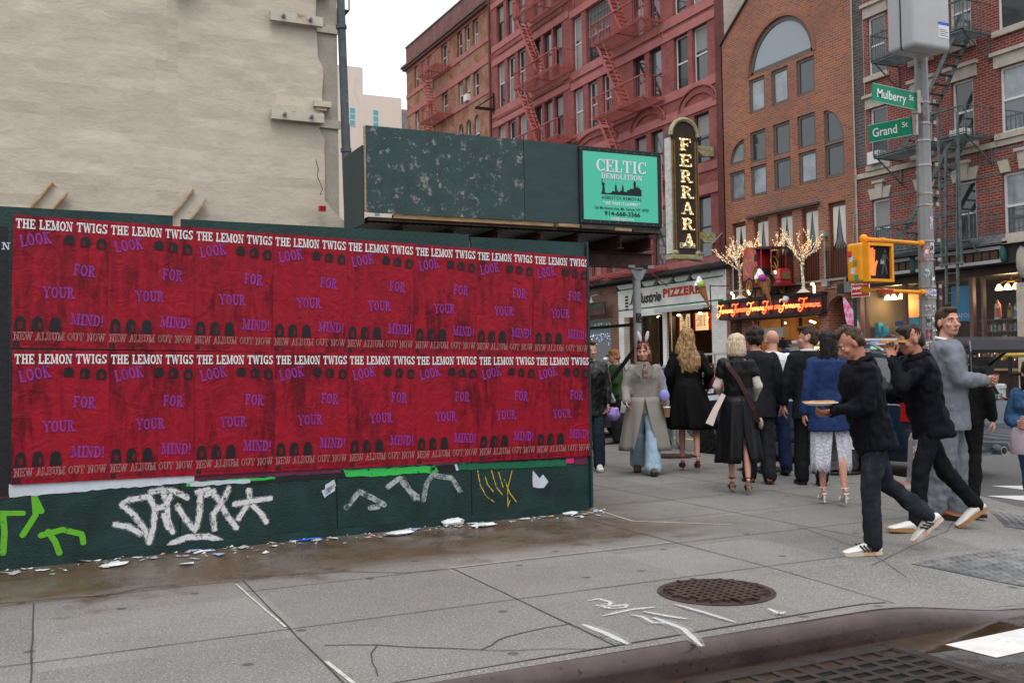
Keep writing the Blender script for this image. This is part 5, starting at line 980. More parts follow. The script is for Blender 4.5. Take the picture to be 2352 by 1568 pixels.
b = MB(); b.prism([(-.22, 0), (.22, 0), (.22, .45), (.36, .38), (.4, .5), (.2, .66), (-.2, .66), (-.4, .5), (-.36, .38), (-.22, .45)], (GX+.35, 27.2, 1.3), YN, ZP, (.03, 0, 0)); b.build('hanging_shirt', M('shirt_cream', (.5, .42, .33), .8), T, W=True)
b = MB(); b.box(GX+.18, 26.66, 1.3, GX+.19, 26.95, 1.7); b.k = 1; txt(b, 'A', (GX+.175, 26.92, 1.42), YN, ZP, .2, bold=.03); b.build('grade_card', [M('card_pale', (.5, .56, .62), .6), M('letter_blue', (.02, .04, .2), .5)], T, W=True)
b = MB(); b.ell((GX+.3, 24.15, 2.0), (.06, .06, .12), 8, 6); b.build('porch_lamp', mWARM, T, W=True)
AX = 23.2; CP = [(23.9, 30.05), (23.2, 29.9), (23.2, 26.5), (23.72, 25.1), (23.9, 25.05)]
T = thing('neon_canopy', 'dark canopy box with red neon script above the pastry shop door', 'canopy', (AX, 27, 2.93)); b = MB()
def slabz(b, P, z0, z1, g=0): b.prism([(x-(g if x < 23.85 else 0), y) for x, y in P], (0, 0, z0), XP, YP, (0, 0, z1-z0))
slabz(b, CP, 2.98, 3.53); b.k = 1; slabz(b, CP, 3.53, 3.64, .06); slabz(b, CP, 2.91, 2.98, .03)
for (xa, ya), (xb, yb), n in ((CP[1], CP[2], 6), (CP[2], CP[3], 3)):
    for k in range(n+1): t = k/n; b.bar((xa+(xb-xa)*t-.015, ya+(yb-ya)*t, 2.98), (xa+(xb-xa)*t-.015, ya+(yb-ya)*t, 3.53), .05)
b.build('canopy_box', [M('canopy_panel', (.06, .028, .028), .4, var=.3), M('canopy_trim', (.02, .018, .02), .5)], T, W=True)
def script_ferrara(b, p, d, w2, z, h):
    def S(pts): b.tube([(p[0]+d[0]*w2*u, p[1]+d[1]*w2*u, z+h*v) for u, v in pts], .017, 5)
    S([(.02, .78), (.03, .95), (.1, .98), (.2, .9), (.34, .92), (.42, .98)]); S([(.27, .9), (.22, .5), (.15, .1), (.05, -.08), (-.04, .05), (0, .2), (.1, .22)]); S([(.1, .42), (.2, .5), (.3, .48)])
    u = .3
    for k, c in enumerate('errara'):
        if c == 'e': S([(u, .28), (u+.07, .4), (u+.05, .52), (u, .42), (u+.02, .24), (u+.1, .28)]); u += .11
        elif c == 'r': S([(u, .26), (u+.04, .55), (u+.07, .48), (u+.1, .5), (u+.09, .3), (u+.13, .26)]); u += .12
        else: S([(u+.1, .5), (u+.03, .5), (u, .36), (u+.04, .24), (u+.1, .4), (u+.11, .28), (u+.15, .28)]); u += .14
mNEON = M('neon_red', (1, .085, .025), .4, emit=4.5); mNEON2 = M('neon_orange', (1, .23, .06), .4, emit=4)
for k in range(6):
    b = MB(); d = (0, -1) if k < 4 else V((CP[3][0]-CP[2][0], CP[3][1]-CP[2][1])).normalized(); o = (AX-.08, 29.92-.85*k) if k < 4 else (CP[2][0]-.08+d[0]*.72*(k-4), CP[2][1]+.02+d[1]*.72*(k-4)); script_ferrara(b, o, d, .88 if k < 4 else .74, 3.05, .42); b.build('neon_script', mNEON if k % 2 else mNEON2, T, True, W=True)
for y in (25.3, 28.6, 29.5): b = MB(); b.bar((AX+.35, y, 3.6), (AX+.35, y, 3.86), .05); b.ell((AX+.28, y, 3.9), (.06, .07, .05), 8, 6); b.build('flood_lamp', M('flood_glow', (1, .8, .5), .4, emit=4), T, True, W=True)
b = MB(); b.cyl((AX-.05, 26.2, 3.52), (AX-.1, 26.2, 3.42), .1, .1); b.ell((AX-.12, 26.2, 3.42), (.1, .1, .1)); b.build('camera_dome', M('camera_white', (.6, .6, .6), .3), T, True, W=True)
b = MB(); b.bar((GX-.02, 29.9, 5.6), (AX+.1, 29.2, 3.62), .03); b.build('stay_wire', mGALV, T, W=True); b = MB(); b.bar((GX-.06, 25.05, 5.5), (GX-.06, 25.05, 3.9), .07); b.box(GX-.16, 24.9, 3.8, GX, 25.15, 4.0); b.box(GX-.16, 24.95, 5.45, GX, 25.2, 5.65); b.bar((GX-.05, 23.9, 3.75), (GX-.05, 25.2, 3.75), .03); b.build('conduit', mGALV, T, W=True)
T = thing('wall_speakers', 'two grey loudspeakers on the wall above the small brick arch', 'loudspeaker', (GX-.2, 24, 3.6)); b = MB(); b.box(GX-.45, 23.85, 3.5, GX-.15, 24.15, 3.8); b.build('speaker_box', mIRONB, T, W=True); b = MB(); b.box(GX-.5, 23.55, 3.5, GX-.2, 23.8, 3.95); b.build('speaker_box', M('speaker_grey', (.14, .145, .15), .5), T, W=True); b = MB(); b.bar((GX-.3, 23.7, 3.9), (GX-.1, 23.65, 6.2), .025); b.build('cable', mGALV, T, W=True)
# ---- antique delivery truck on the canopy
mTRK = M('truck_red', (.40, .014, .020), .25, coat=.5); mGOLD = M('gold_trim', (.5, .32, .07), .4, .3); mTYR = M('tyre_black', (.012, .012, .013), .7)
T = thing('antique_truck', 'red antique delivery truck displayed on top of the neon canopy', 'truck', (23.1, 26.2, 3.52)); tx0, tx1 = 22.62, 23.62
b = MB(); b.prism([(27.5, 4.08), (27.5, 5.1), (27.2, 5.16), (26.75, 5.16), (26.5, 5.12), (26.4, 4.95), (26.35, 4.6), (26.3, 4.08)], (tx0, 0, 0), YP, ZP, (tx1-tx0, 0, 0)); v = b.build('van_body', mTRK, T, W=True)
b = MB(); b.tube([(tx0-.004, 26.98+.4*cos(a), 4.64+.42*sin(a)) for a in [R(i*15) for i in range(24)]], .012, 4, True); b.tube([(tx0-.004, 26.98+.33*cos(a), 4.64+.36*sin(a)) for a in [R(i*15) for i in range(24)]], .006, 4, True); txt(b, 'Ferrara', (tx0-.006, 27.33, 4.66), YN, ZP, .17, fit=.7, shear=.3, bold=.01); txt(b, '130', (tx0-.006, 27.12, 4.44), YN, ZP, .16, fit=.3); b.build('gold_lettering', mGOLD, v, W=True)
b = MB(); b.lathe([(.01, 0), (.13, 0), (.13, -.01), (.01, -.01)], (tx0-.012, 26.42, 4.78), 16, 0); b.build('porthole', MATS['dark_interior'], v, W=True)
b = MB(); b.prism([(26.6, 5.14), (25.25, 5.06), (25.2, 5.02), (25.2, 4.98), (26.6, 5.08)], (tx0-.03, 0, 0), YP, ZP, (tx1-tx0+.06, 0, 0)); b.build('cab_roof', mIRONB, T, W=True)
for x, y in ((tx0+.03, 25.3), (tx1-.03, 25.3), (tx0+.02, 26.05), (tx1-.03, 26.05)): b = MB(); b.bar((x, y, 4.15), (x, y-.02, 5.05), .04); b.build('cab_post', mTRK, T, W=True)
b = MB(); b.box(tx0+.05, 25.3, 4.0, tx1-.05, 26.3, 4.1); b.box(tx1-.1, 26.0, 4.1, tx1-.06, 26.35, 5.0); b.box(tx0+.1, 25.95, 4.1, tx1-.15, 26.3, 4.42); b.build('bench_seat', mIRONB, T, W=True)
b = MB(); b.prism([(-.36, 3.86), (.36, 3.86), (.36, 4.2), (.24, 4.32), (-.24, 4.32), (-.36, 4.2)], (23.12, 25.35, 0), XP, ZP, (0, -.55, 0)); b.build('bonnet', mTRK, T, W=True); b = MB(); b.box(22.88, 24.77, 3.95, 23.36, 24.798, 4.22); b.build('radiator', M('radiator_brass', (.2, .15, .08), .5, .5), T, W=True)
b = MB(); b.box(tx0-.02, 24.72, 3.76, tx1+.02, 25.4, 3.86); b.box(tx0, 25.4, 3.8, tx1, 27.4, 4.02); b.build('chassis', M('chassis_red', (.17, .01, .014), .5), T, W=True)
b = MB(); b.tube([(23.12+.22*cos(a), 25.62+.08*sin(a), 4.58+.2*sin(a)) for a in [R(i*18) for i in range(20)]], .018, 5, True); b.bar((23.12, 25.62, 4.58), (23.12, 25.35, 4.25), .03); b.build('steering_wheel', mGOLD, T, True, W=True)
for x in (22.7, 23.54): b = MB(); b.ell((x, 25.15, 4.2), (.08, .1, .08)); b.k = 1; b.ell((x, 25.06, 4.2), (.065, .02, .065)); b.build('headlamp', [mGOLD, M('lamp_lens', (.9, .85, .7), .2, emit=1.5)], T, True, W=True)
for x in (tx0+.0, tx1-.0):
    for y, z, r in ((25.6, 3.82, .3), (27.0, 3.82, .3)):
        b = MB(); b.tube([(x, y+r*cos(a), z+r*sin(a)) for a in [R(i*15) for i in range(24)]], .04, 6, True); wl = b.build('wheel', mTYR, T, True, W=True); b = MB(); b.tube([(x, y+r*.86*cos(a), z+r*.86*sin(a)) for a in [R(i*15) for i in range(24)]], .022, 5, True); [b.bar((x, y, z), (x, y+r*.84*cos(R(i*30)), z+r*.84*sin(R(i*30))), .014) for i in range(12)]; b.cyl((x-.05, y, z), (x+.05, y, z), .05); b.build('spokes', mGOLD, wl, W=True)
b = MB(); x, y, z, r = tx0-.04, 26.3, 4.2, .26; b.tube([(x, y+r*cos(a), z+r*sin(a)) for a in [R(i*15) for i in range(24)]], .04, 6, True); b.k = 1; b.tube([(x, y+r*.82*cos(a), z+r*.82*sin(a)) for a in [R(i*15) for i in range(24)]], .03, 5, True); [b.bar((x, y, z), (x, y+r*.8*cos(R(i*30)), z+r*.8*sin(R(i*30))), .014) for i in range(12)]; b.build('spare_wheel', [mTYR, mGOLD], T, True, W=True)
b = MB(); b.box(tx0+.1, 25.6, 3.53, tx1-.1, 26.1, 3.57); b.build('stand', mIRONB, T, W=True)
for x, y in ((tx0+.2, 25.2), (tx1-.2, 25.2), (tx0+.2, 26.8), (tx1-.2, 26.8)): b = MB(); b.bar((x, y, 3.53), (x, y, 3.8), .06); b.build('stand_leg', mIRONB, T, W=True)
T.location = (23.3, 27.35, 3.66); T.rotation_euler = (0, 0, R(-7)); T.scale = (.62, .80, 1.06)
# ---- fairy-light trees
mBARK = M('bark_white', (.55, .50, .44), .8, var=.3, vs=12); mBULB = M('bulb_gold', (1, .62, .24), .4, emit=3.2)
def lit_tree(x, y, z0, h, label, seed):
    T = thing('lit_tree', label, 'tree', (x, y, z0), 0, 'white trees wrapped in fairy lights'); rr = random.Random(seed); b = MB(); tw = MB(); lt = MB(); br = []
    p = V((0, 0, 0)); pts = [p]
    for i in range(4): p = p+V((rr.uniform(-.02, .02), rr.uniform(-.02, .02), h*.5/4)); pts.append(p)
    b.tube(pts, [.06, .055, .05, .045, .04], 7); b.lathe([(.25, 0), (.18, .05), (.07, .14)], n=10); b.build('trunk', mBARK, T, True)
    br += [(pts[i], pts[i+1], .06) for i in range(4)]
    def grow(p, d, L, r, lv):
        q = p+d*L; mid = p+d*L*.5+V((rr.uniform(-1, 1), rr.uniform(-1, 1), rr.uniform(-.3, .6)))*L*.1; tw.tube([p, mid, q], [r, r*.8, r*.6], 5); br.append((p, mid, r)); br.append((mid, q, r))
        if lv == 0: return
        for k in range(3):
            nd2 = (d+V((rr.uniform(-.8, .8), rr.uniform(-.8, .8), rr.uniform(-.15, .65)))*.75).normalized(); grow(q if k else mid, nd2, L*rr.uniform(.55, .8), r*.6, lv-1)
    for k in range(7): a = k*2*pi/7+rr.uniform(-.3, .3); grow(pts[-1]-V((0, 0, rr.uniform(0, .2))), V((cos(a)*.8, sin(a)*.95, rr.uniform(.5, 1.1))).normalized(), h*.24, .034, 2)
    tag(tw.build('crown', mBARK, T, True), kind='stuff')
    for a, c, r in br:
        for k in range(max(3, int((c-a).length/.035))): q = a.lerp(c, rr.random())+V((rr.gauss(0, 1), rr.gauss(0, 1), rr.gauss(0, 1))).normalized()*(r+.012); lt.ell(q, (.0085, .0085, .0085), 4, 3)
    tag(lt.build('string_lights', mBULB, T), kind='stuff')
lit_tree(23.35, 28.85, 3.64, 2.4, 'glowing white fairy-light tree left of the red truck', 4); lit_tree(23.5, 25.75, 3.64, 2.4, 'glowing white fairy-light tree right of the red truck', 9); lit_tree(23.75, 27.9, 3.64, 2.5, 'glowing fairy-light tree half hidden behind the red truck roof', 12)
# ---- giant ice-cream cones
mWAF = brick('waffle', (.30, .13, .05), (.27, .115, .045), (.16, .06, .025), 'xz', .05, .05, .008, off=0); mCRM = M('whipped_cream', (.72, .70, .70), .35)
def cone(x, y, zt, L, label, c1, c2):
    T = thing('ice_cream_cone', label, 'ice cream cone', (x, y, zt)); tip = V((.05, -.42, -L)); b = MB(); b.cyl((0, 0, .02), tip, .17, .015, 16); b.build('wafer_cone', mWAF, T, True)
    b = MB(); b.ell((-.06, -.1, .06), (.15, .15, .13)); b.build('front_scoop', M('scoop_'+c1[0], c1[1], .4), T, True); b = MB(); b.ell((-.05, .14, -.02), (.1, .1, .09)); b.build('side_scoop', M('scoop_'+c2[0], c2[1], .4), T, True)
    b = MB(); rs = []
    for i in range(9): t = i/8; r = .17*(1-t)**.7+.01; rs.append([V((r*cos(a)*(1+.25*sin(5*a+t*7)), r*sin(a)*(1+.25*sin(5*a+t*7))+.06+.05*t, .05+.36*t)) for a in [2*pi*j/20 for j in range(20)]])
    b.rings(rs); b.build('cream_swirl', mCRM, T, True); b = MB(); b.bar((.15, -.35, .05), (.15, -.38, -L-.1), .03); b.bar((.15, -.35, .0), (1.0, -.35, .02), .03); b.build('bracket', mBLK, T)
p = onX((1610, 668), 22.3); cone(p.x, p.y, p.z+.15, .78, 'hanging ice cream cone with lime scoop over the pizzeria window', ('lime', (.30, .42, .05)), ('plum', (.25, .02, .16))); p = onX((1750, 655), 22.2); cone(p.x, p.y, p.z+.17, .9, 'hanging ice cream cone with magenta scoop in front of the red truck', ('magenta', (.36, .04, .26)), ('lime', (.30, .42, .05)))
# ---- blade sign with bulbs
m = bpy.data.materials.new('marquee_bulbs'); m.use_nodes = True; t = m.node_tree; bb = t.nodes['Principled BSDF']; tc = nd(t, 'TexCoord'); vo = nd(t, 'TexVoronoi'); vo.inputs['Scale'].default_value = 13; t.links.new(tc.outputs['Object'], vo.inputs[0]); r2 = nd(t, 'MapRange'); r2.inputs[1].default_value = .25; r2.inputs[2].default_value = .5; r2.inputs[3].default_value = 2.6; r2.inputs[4].default_value = .12; t.links.new(vo.outputs['Distance'], r2.inputs[0]); bb.inputs['Base Color'].default_value = (.6, .45, .25, 1); bb.inputs['Emission Color'].default_value = (1, .70, .32, 1); t.links.new(r2.outputs[0], bb.inputs['Emission Strength']); mMARQ = m
mSGN = M('sign_brown', (.045, .036, .032), .5, var=.15); mPAT = M('patina_trim', (.30, .29, .12), .7, var=.4, vs=10, dirt=(.42, .42, .34), ds=9)
T = thing('blade_sign', 'tall brown vertical bulb-lit blade sign with arched top', 'sign', (22.5, 31, 5.37)); bx0, bx1 = 21.96, 23.17; bc = (bx0+bx1)/2; br_ = (bx1-bx0)/2
b = MB(); b.prism([(bx0, 5.45), (bx1, 5.45), (bx1, 9.98)]+arcp(bc, 9.98, br_, br_*1.02, 0, 180, 20)[1:-1]+[(bx0, 9.98)], (0, 31, 0), XP, ZP, (0, .35, 0)); b.build('sign_body', mSGN, T, W=True)
b = MB(); b.tube([(x, 30.98, z) for x, z in arcp(bc, 9.98, br_+.02, br_+.04, 0, 180, 20)], .09, 6); b.build('arch_ornament', mPAT, T, True, W=True); b = MB(); b.box(bx0-.08, 30.9, 5.3, bx1+.08, 31.4, 5.46); [b.ell((x, 30.95, 5.52), (.14, .1, .1)) for x in (bx0+.08, bx1-.08)]; b.build('foot_ornament', mPAT, T, True, W=True)
for x in (bx0, bx0+.1, bx1-.04, bx1-.14): b = MB(); b.box(x, 30.95, 5.6, x+.045, 31.0, 9.8); b.build('side_rib', M('rib_gold', (.22, .14, .05), .6, var=.4), T, W=True)
b = MB(); b.box(bx0-.07, 31.0, 5.5, bx0-.002, 31.34, 9.9); b.build('side_return', M('return_white', (.5, .5, .47), .7, var=.3), T, W=True)
for i, c in enumerate('FERRARA'): z = 9.42-.594*i-.012*i; b = MB(); slab(b, c, (bc-.275+.01*i, 30.93, z), XP, ZP, YN, .47, fit=.55, sw=.24, sh=.13, step=.0006); b.build('bulb_letter', mMARQ, T, W=True)
b = MB(); txt(b, 'EST.1892', (bc-.33, 30.96, 5.72), XP, ZP, .2, fit=.72, bold=.03); b.build('date_lettering', M('letter_white', (.62, .62, .58), .5), T, W=True)
for z in (9.55, 6.2): b = MB(); b.box(bx1, 31.05, z, 24.05, 31.3, z+.16); b.prism([(0, 0), (1.0, 0), (.85, -.2), (.3, -.24)], (bx1+.02, 31.06, z), XP, ZP, (0, .22, 0)); b.build('bracket', mPAT, T, W=True)
b = MB(); b.bar((23.1, 31.1, 5.3), (24.0, 30.5, 6.4), .04); b.bar((22.8, 31.1, 5.27), (24, 31.1, 5.2), .05); b.build('brace', mGALV, T, W=True)
# ---- gift shop
SX = 23.75
T = thing('gift_shop_front', 'dark timber gift shop front with big windows full of figurines', 'shop front', (SX, 14, 0))
b = MB(); b.box(SX, 14, 0, SX+.3, 19.35, .98); b.box(SX, 20.4, 0, SX+.3, 23.7, 1.0); b.build('stall_riser', mDKW, T, W=True); b = MB(); b.box(SX-.12, 14, .98, SX+.3, 19.35, 1.05); b.box(SX-.1, 20.4, 1.0, SX+.3, 23.5, 1.06); b.build('sill', mTAN, T, W=True)
mMUL = M('mullion_mauve', (.13, .075, .07), .5, var=.2)
for y, w2 in ((23.45, .26), (23.2, .07), (21.65, .11), (20.3, .12), (19.28, .13), (18.95, .07), (17.75, .1), (16, .1)): b = MB(); b.box(SX-.03, y, 1.0 if w2 < .12 else 0, SX+.1, y+w2, 3.82); b.build('mullion', mMUL, T, W=True)
b = MB(); b.box(SX-.05, 14, 3.6, SX+.2, 23.7, 3.84); b.build('transom', mDKW, T, W=True); b = MB(); b.box(SX-.35, 14, 3.84, SX+.2, 23.7, 4.38); b.build('cornice', mIRONB, T, W=True)
b = MB(); [b.box(SX-.41, y0, z, SX-.36, y1, z+.09) for y0, y1 in ((18.1, 20.9), (21.1, 22.7)) for z in (3.88, 4.24)]; b.box(SX-.41, 18.05, 3.88, SX-.36, 18.1, 4.33); b.build('cornice_frame', M('frame_grey', (.40, .40, .42), .5), T, W=True)
b = MB(); [b.box(SX-.40, y, 3.98, SX-.35, y+.2, 4.2) for y in [18.18+.26*i for i in range(17)]]; b.build('cornice_blocks', M('block_brown', (.09, .05, .03), .7, var=.4), T, W=True)
b = MB(); b.prism([(0, 0), (-.75, -.3), (-.75, -.36), (0, -.1)], (FX, 17.8, 4.72), XP, ZP, (0, 4.8, 0)); b.build('slate_roof', M('slate_tiles', (.10, .10, .11), .8, var=.6, vs=9), T, W=True)
b = MB(); b.box(SX-.3, 17.25, 0, SX+.2, 17.72, 3.3); b.ell((SX-.2, 17.5, 3.9), (.22, .24, .5)); b.box(SX-.5, 17.1, 4.35, SX+.2, 17.95, 4.5); b.box(SX-.42, 17.15, 4.5, SX+.2, 17.9, 4.62); b.build('white_pilaster', mLS, T, True, W=True)
for y in (18.0, 21.0): b = MB(); b.ell((SX-.38, y, 4.1), (.1, .1, .25)); b.build('scroll_bracket', M('patina_green', (.03, .09, .08), .6, var=.4), T, True, W=True)
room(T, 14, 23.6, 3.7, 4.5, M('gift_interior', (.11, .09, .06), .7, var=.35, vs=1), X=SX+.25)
b = MB(); b.box(SX+1.4, 21.9, 1.1, SX+1.45, 23.0, 3.5); b.build('slat_board', M('slat_orange', (.34, .13, .04), .6, bump=.4, bs=6, stretch=(.1, .1, 8)), T, W=True)
for ys in ((22.75, 23.05, 23.3), (19.24, 18.97, 18.7, 18.45)):
    b = MB(); [b.lathe([(.03, .1), (.07, .05), (.115, -.06), (.1, -.07)], (SX+1.0, y, 3.32), 10) for y in ys]; b.build('glass_shade', M('shade_glow', (1, .72, .36), .4, emit=3.2), T, True, W=True); b = MB(); ym = sum(ys)/len(ys); [b.tube([(SX+1, y, 3.42), (SX+1, (y+ym)/2, 3.5), (SX+1, ym, 3.46)], .014, 5) for y in ys]; b.bar((SX+1, ym, 3.46), (SX+1, ym, 3.7), .03); b.build('lamp_arm', mGOLD, T, W=True)
b = MB(); b.box(SX+.2, 19.5, 2.4, SX+.23, 20.2, 3.4); f = b.build('football_flag', M('flag_blue', (.03, .19, .36), .6), T, W=True); b = MB(); txt(b, 'NAPOLI', (SX+.19, 20.12, 2.5), YN, ZP, .13, fit=.6); b.build('flag_lettering', M('flag_pale', (.35, .5, .6), .6), f, W=True)
b = MB(); txt(b, 'FORZA', (SX+2.2, 18.9, 2.78), YN, ZP, .2, fit=.75); b.build('wall_lettering', M('letter_dim', (.05, .06, .07), .6), T, W=True)
b = MB(); b.lathe([(.01, -.02), (.5, -.02), (.5, .02), (.01, .02)], (SX-.02, 22.3, 1.6), 28, 0); s = b.build('round_sign', M('sign_maroon', (.12, .018, .02), .5), T, W=True); b = MB(); b.tube([(SX-.05, 22.3+.24*cos(a), 1.6+.24*sin(a)) for a in [R(15*i) for i in range(24)]], .012, 4, True); b.tube([(SX-.05, 22.3+.12*cos(a), 1.6+.12*sin(a)) for a in [R(15*i) for i in range(24)]], .02, 4, True)
for i, c in enumerate('ARTICOLI ITALIANI'): a = R(170-i*10); txt(b, c, (SX-.05, 22.3-.4*cos(a), 1.6+.37*sin(a)), V((0, -sin(a), -cos(a)*-1)), V((0, -cos(a), sin(a))), .09, center=True)
b.build('gold_ring', mGOLD, s, W=True)
for y in (23.1, 21.9): b = MB(); [b.bar(p, q, .03) for p, q in (((SX+.15, y-.3, 1.62), (SX+.15, y+.15, 1.62)), ((SX+.15, y-.3, 1.9), (SX+.15, y+.15, 1.9)), ((SX+.15, y-.3, 1.62), (SX+.15, y-.3, 1.9)), ((SX+.15, y+.15, 1.62), (SX+.15, y+.15, 1.9)))]; b.k = 1; b.box(SX+.14, y-.24, 1.68, SX+.16, y+.1, 1.82); b.build('neon_open_sign', [M('neon_blue', (.15, .25, 1), .4, emit=1.6), M('neon_green', (.1, 1, .25), .4, emit=.8)], T, W=True)
b = MB(); b.quad((SX+.05, 14, 1.05), (SX+.05, 23.5, 1.05), (SX+.05, 23.5, 3.6), (SX+.05, 14, 3.6)); b.build('window_glass', mSHOPG, T, W=True)
b = MB(); [b.box(SX+.4, 19.0, 1.1, SX+.45, 19.03, 2.4), b.box(SX+.4, 18.55, 1.1, SX+.45, 18.58, 2.4), b.box(SX+.4, 17.7, 1.1, SX+.45, 17.73, 2.4)]; [b.box(SX+.35, 17.6, z, SX+.85, 19.45, z+.03) for z in (1.72, 2.05, 2.38, 1.3)]; b.build('wire_shelves', M('wire_grey', (.10, .11, .12), .5, .4), T, W=True)
b = MB(); rr = random.Random(8); [b.ell((SX+.36, rr.uniform(17.7, 19.45), rr.choice([1.68, 1.3, 1.5])+rr.gauss(0, .03)), (.012, .012, .012), 5, 4) for _ in range(45)]; [b.ell((SX+.36, 19.44, 1.1+.03*i), (.012, .012, .012), 5, 4) for i in range(20)]; tag(b.build('fairy_lights', mBULB, T, W=True), kind='stuff')
def bulb(nm, loc, e, r=.15, c=(1, .70, .38)):
    l = bpy.data.lights.new(nm, 'POINT'); l.energy = e; l.shadow_soft_size = r; l.color = c; o = bpy.data.objects.new(nm, l); C.objects.link(o); o.location = loc
bulb('shop_lamp', (SX+1.0, 22.9, 3.1), 70); bulb('shop_lamp', (SX+1.0, 18.85, 3.1), 70); bulb('pizzeria_lamp', (25.3, 33.0, 3.3), 90); bulb('pastry_lamp', (GX+1.6, 27, 2.6), 110)
# figurines: three kinds modelled, copied along the shelves
def figurine(name, label, robe, cloak, h, kind=0):
    T = thing(name, label, 'figurine', (0, 0, 0)); b = MB(); prof = [(.16, 0), (.15, .05), (.11, .35), (.12, .6), (.13, .72), (.06, .83), (.035, .86)]; b.lathe([(r*h, z*h) for r, z in prof], n=8); b.build('robe', robe, T, True); b = MB(); b.ell((0, 0, .92*h), (.055*h, .06*h, .075*h), 7, 5); b.build('head', M('figurine_skin', (.42, .25, .17), .5), T, True)
    b = MB(); b.lathe([(.175*h, .1*h), (.15*h, .5*h), (.15*h, .7*h), (.08*h, .86*h)], (.03*h, 0, 0), 8); b.build('cloak', cloak, T, True); b = MB(); b.tube([(-.02*h, -.12*h, .7*h), (-.12*h, -.13*h, .55*h), (-.15*h, -.02*h, .62*h)], .035*h, 5); b.build('arm', robe, T, True); return T
pal = [('ivory', (.55, .50, .42)), ('blue', (.10, .24, .42)), ('rose', (.42, .13, .13)), ('gold', (.40, .24, .07)), ('brown', (.10, .05, .03)), ('white', (.6, .6, .58)), ('teal', (.06, .22, .22))]
fm = {n: M('fig_'+n, c, .5, var=.2, vs=15) for n, c in pal}; rr = random.Random(2)
protos = [figurine('saint_figurine', 'small painted saint figurine on the wire shelves in the gift shop window', fm[a], fm[c], .24) for a, c in (('ivory', 'blue'), ('white', 'white'), ('rose', 'gold'), ('ivory', 'brown'), ('gold', 'rose'), ('teal', 'ivory'))]
k = 0
for z in (1.33, 1.75, 2.08):
    for row in (0, 1):
        y = 17.68
        while y < 19.4:
            o = protos[k] if k < len(protos) else copy_tree(rr.choice(protos)); k += 1; s = rr.uniform(.75, 1.12); o.location = (SX+.48+.18*row+rr.uniform(-.03, .03), y, z+.001); o.rotation_euler = (0, 0, rr.uniform(-1, 1)); o.scale = (s, s, s); o['group'] = 'small painted figurines on the gift shop shelves'; y += rr.uniform(.10, .17)
for y, h, a, c, lb in ((19.0, .55, 'ivory', 'rose', 'tall robed statue with rose cloak, leftmost on top of the shelves'), (18.62, .42, 'brown', 'gold', 'brown and gold statue group on top of the shelves'), (18.43, .4, 'white', 'blue', 'blue and white madonna statue on top of the shelves'), (18.3, .45, 'white', 'ivory', 'slim white statue on top of the shelves'), (18.12, .68, 'brown', 'ivory', 'tallest statue, brown robe and ivory cloak, at the right window edge')):
    o = figurine('statue', lb, fm[a], fm[c], h); o.location = (SX+.6, y, 2.415)
mBOXB = M('carton_blue', (.03, .27, .42), .5, var=.3, vs=6); mBOXN = M('carton_navy', (.02, .05, .2), .5)
for i, (y, z0, w2, h, m, lb) in enumerate(((23.32, 1.9, .16, .62, mBOXB, 'tall blue carton, leftmost in the gift shop window'), (23.1, 1.9, .14, .5, mBOXB, 'narrow blue carton second from the window edge'), (22.9, 1.9, .14, .3, mBOXB, 'short pale blue carton in the left window'), (22.35, 1.9, .2, .38, mBOXB, 'low blue carton under the navy books'), (22.4, 2.28, .25, .25, mBOXN, 'navy boxes stacked on the low carton'), (22.1, 1.9, .12, .6, mBOXB, 'slim blue carton beside the big one'), (21.75, 1.9, .36, .72, mBOXB, 'largest blue carton with a wooden cube on top'))):
    o = thing('blue_carton', lb, 'carton', (SX+.6, y, z0)); b = MB(); b.box(0, 0, 0, .2, w2, h); b.build('carton_body', m, o); b = MB(); b.box(-.003, .02, .04, 0, w2-.02, h*.35); b.build('printed_panel', M('print_mix', (.25, .32, .25), .6, var=.5, vs=15, dirt=(.3, .12, .05), ds=12), o)
T = thing('window_shelf', 'tan display shelf and pale cloth swags in the left gift shop window', 'shelf', (SX+.7, 22.5, 1.8)); b = MB(); b.box(SX+.4, 21.3, 1.84, SX+.95, 23.45, 1.895); b.build('shelf_board', mTAN, T, W=True); b = MB()
for k in range(3): b.prism([(0, 0), (.6, 0), (.5, -.2), (.3, -.28), (.1, -.2)], (SX+.36, 21.6+.62*k, 1.83), YP, ZP, (.02, 0, 0))
b.build('cloth_swag', mCURT, T, W=True)
# ================================================================== STREET FURNITURE
mPOLE = M('pole_grey', (.21, .21, .215), .55, .2, var=.2, vs=5, dirt=(.11, .09, .08), ds=8, dth=.62, dw=.05, stretch=(1, 1, .5)); mSIG = M('signal_yellow', (.72, .28, .012), .42, var=.12, vs=5); mSGR = M('street_sign_green', (.002, .21, .115), .35); mSWH = M('sign_letter_white', (.75, .77, .75), .4); mSTRAP = M('steel_strap', (.36, .33, .32), .45, .6, dirt=(.22, .1, .05), ds=9)
PXc, PYc = 8.505, 7.47; pz = SZ(PXc, PYc)
T = thing('street_pole', 'grey octagonal street pole plastered with stickers at the corner', 'pole', (PXc, PYc, pz))
b = MB(); b.cyl((0, 0, .5), (0, 0, 8), .092, .045, 8); b.build('shaft', mPOLE, T)
b = MB(); b.lathe([(.27, .1), (.25, .16), (.225, .55), (.2, .62), (.12, .66)], n=8); b.build('base_cover', M('pole_base', (.24, .25, .25), .6, var=.2, dirt=(.30, .03, .03), ds=11, dth=.62, dw=.03), T)
b = MB(); b.lathe([(.37, -.04), (.37, .07), (.33, .11), (.1, .11)], n=16); b.build('red_footing', M('footing_red', (.33, .14, .13), .8, var=.3, dirt=(.3, .28, .26), ds=7), T)
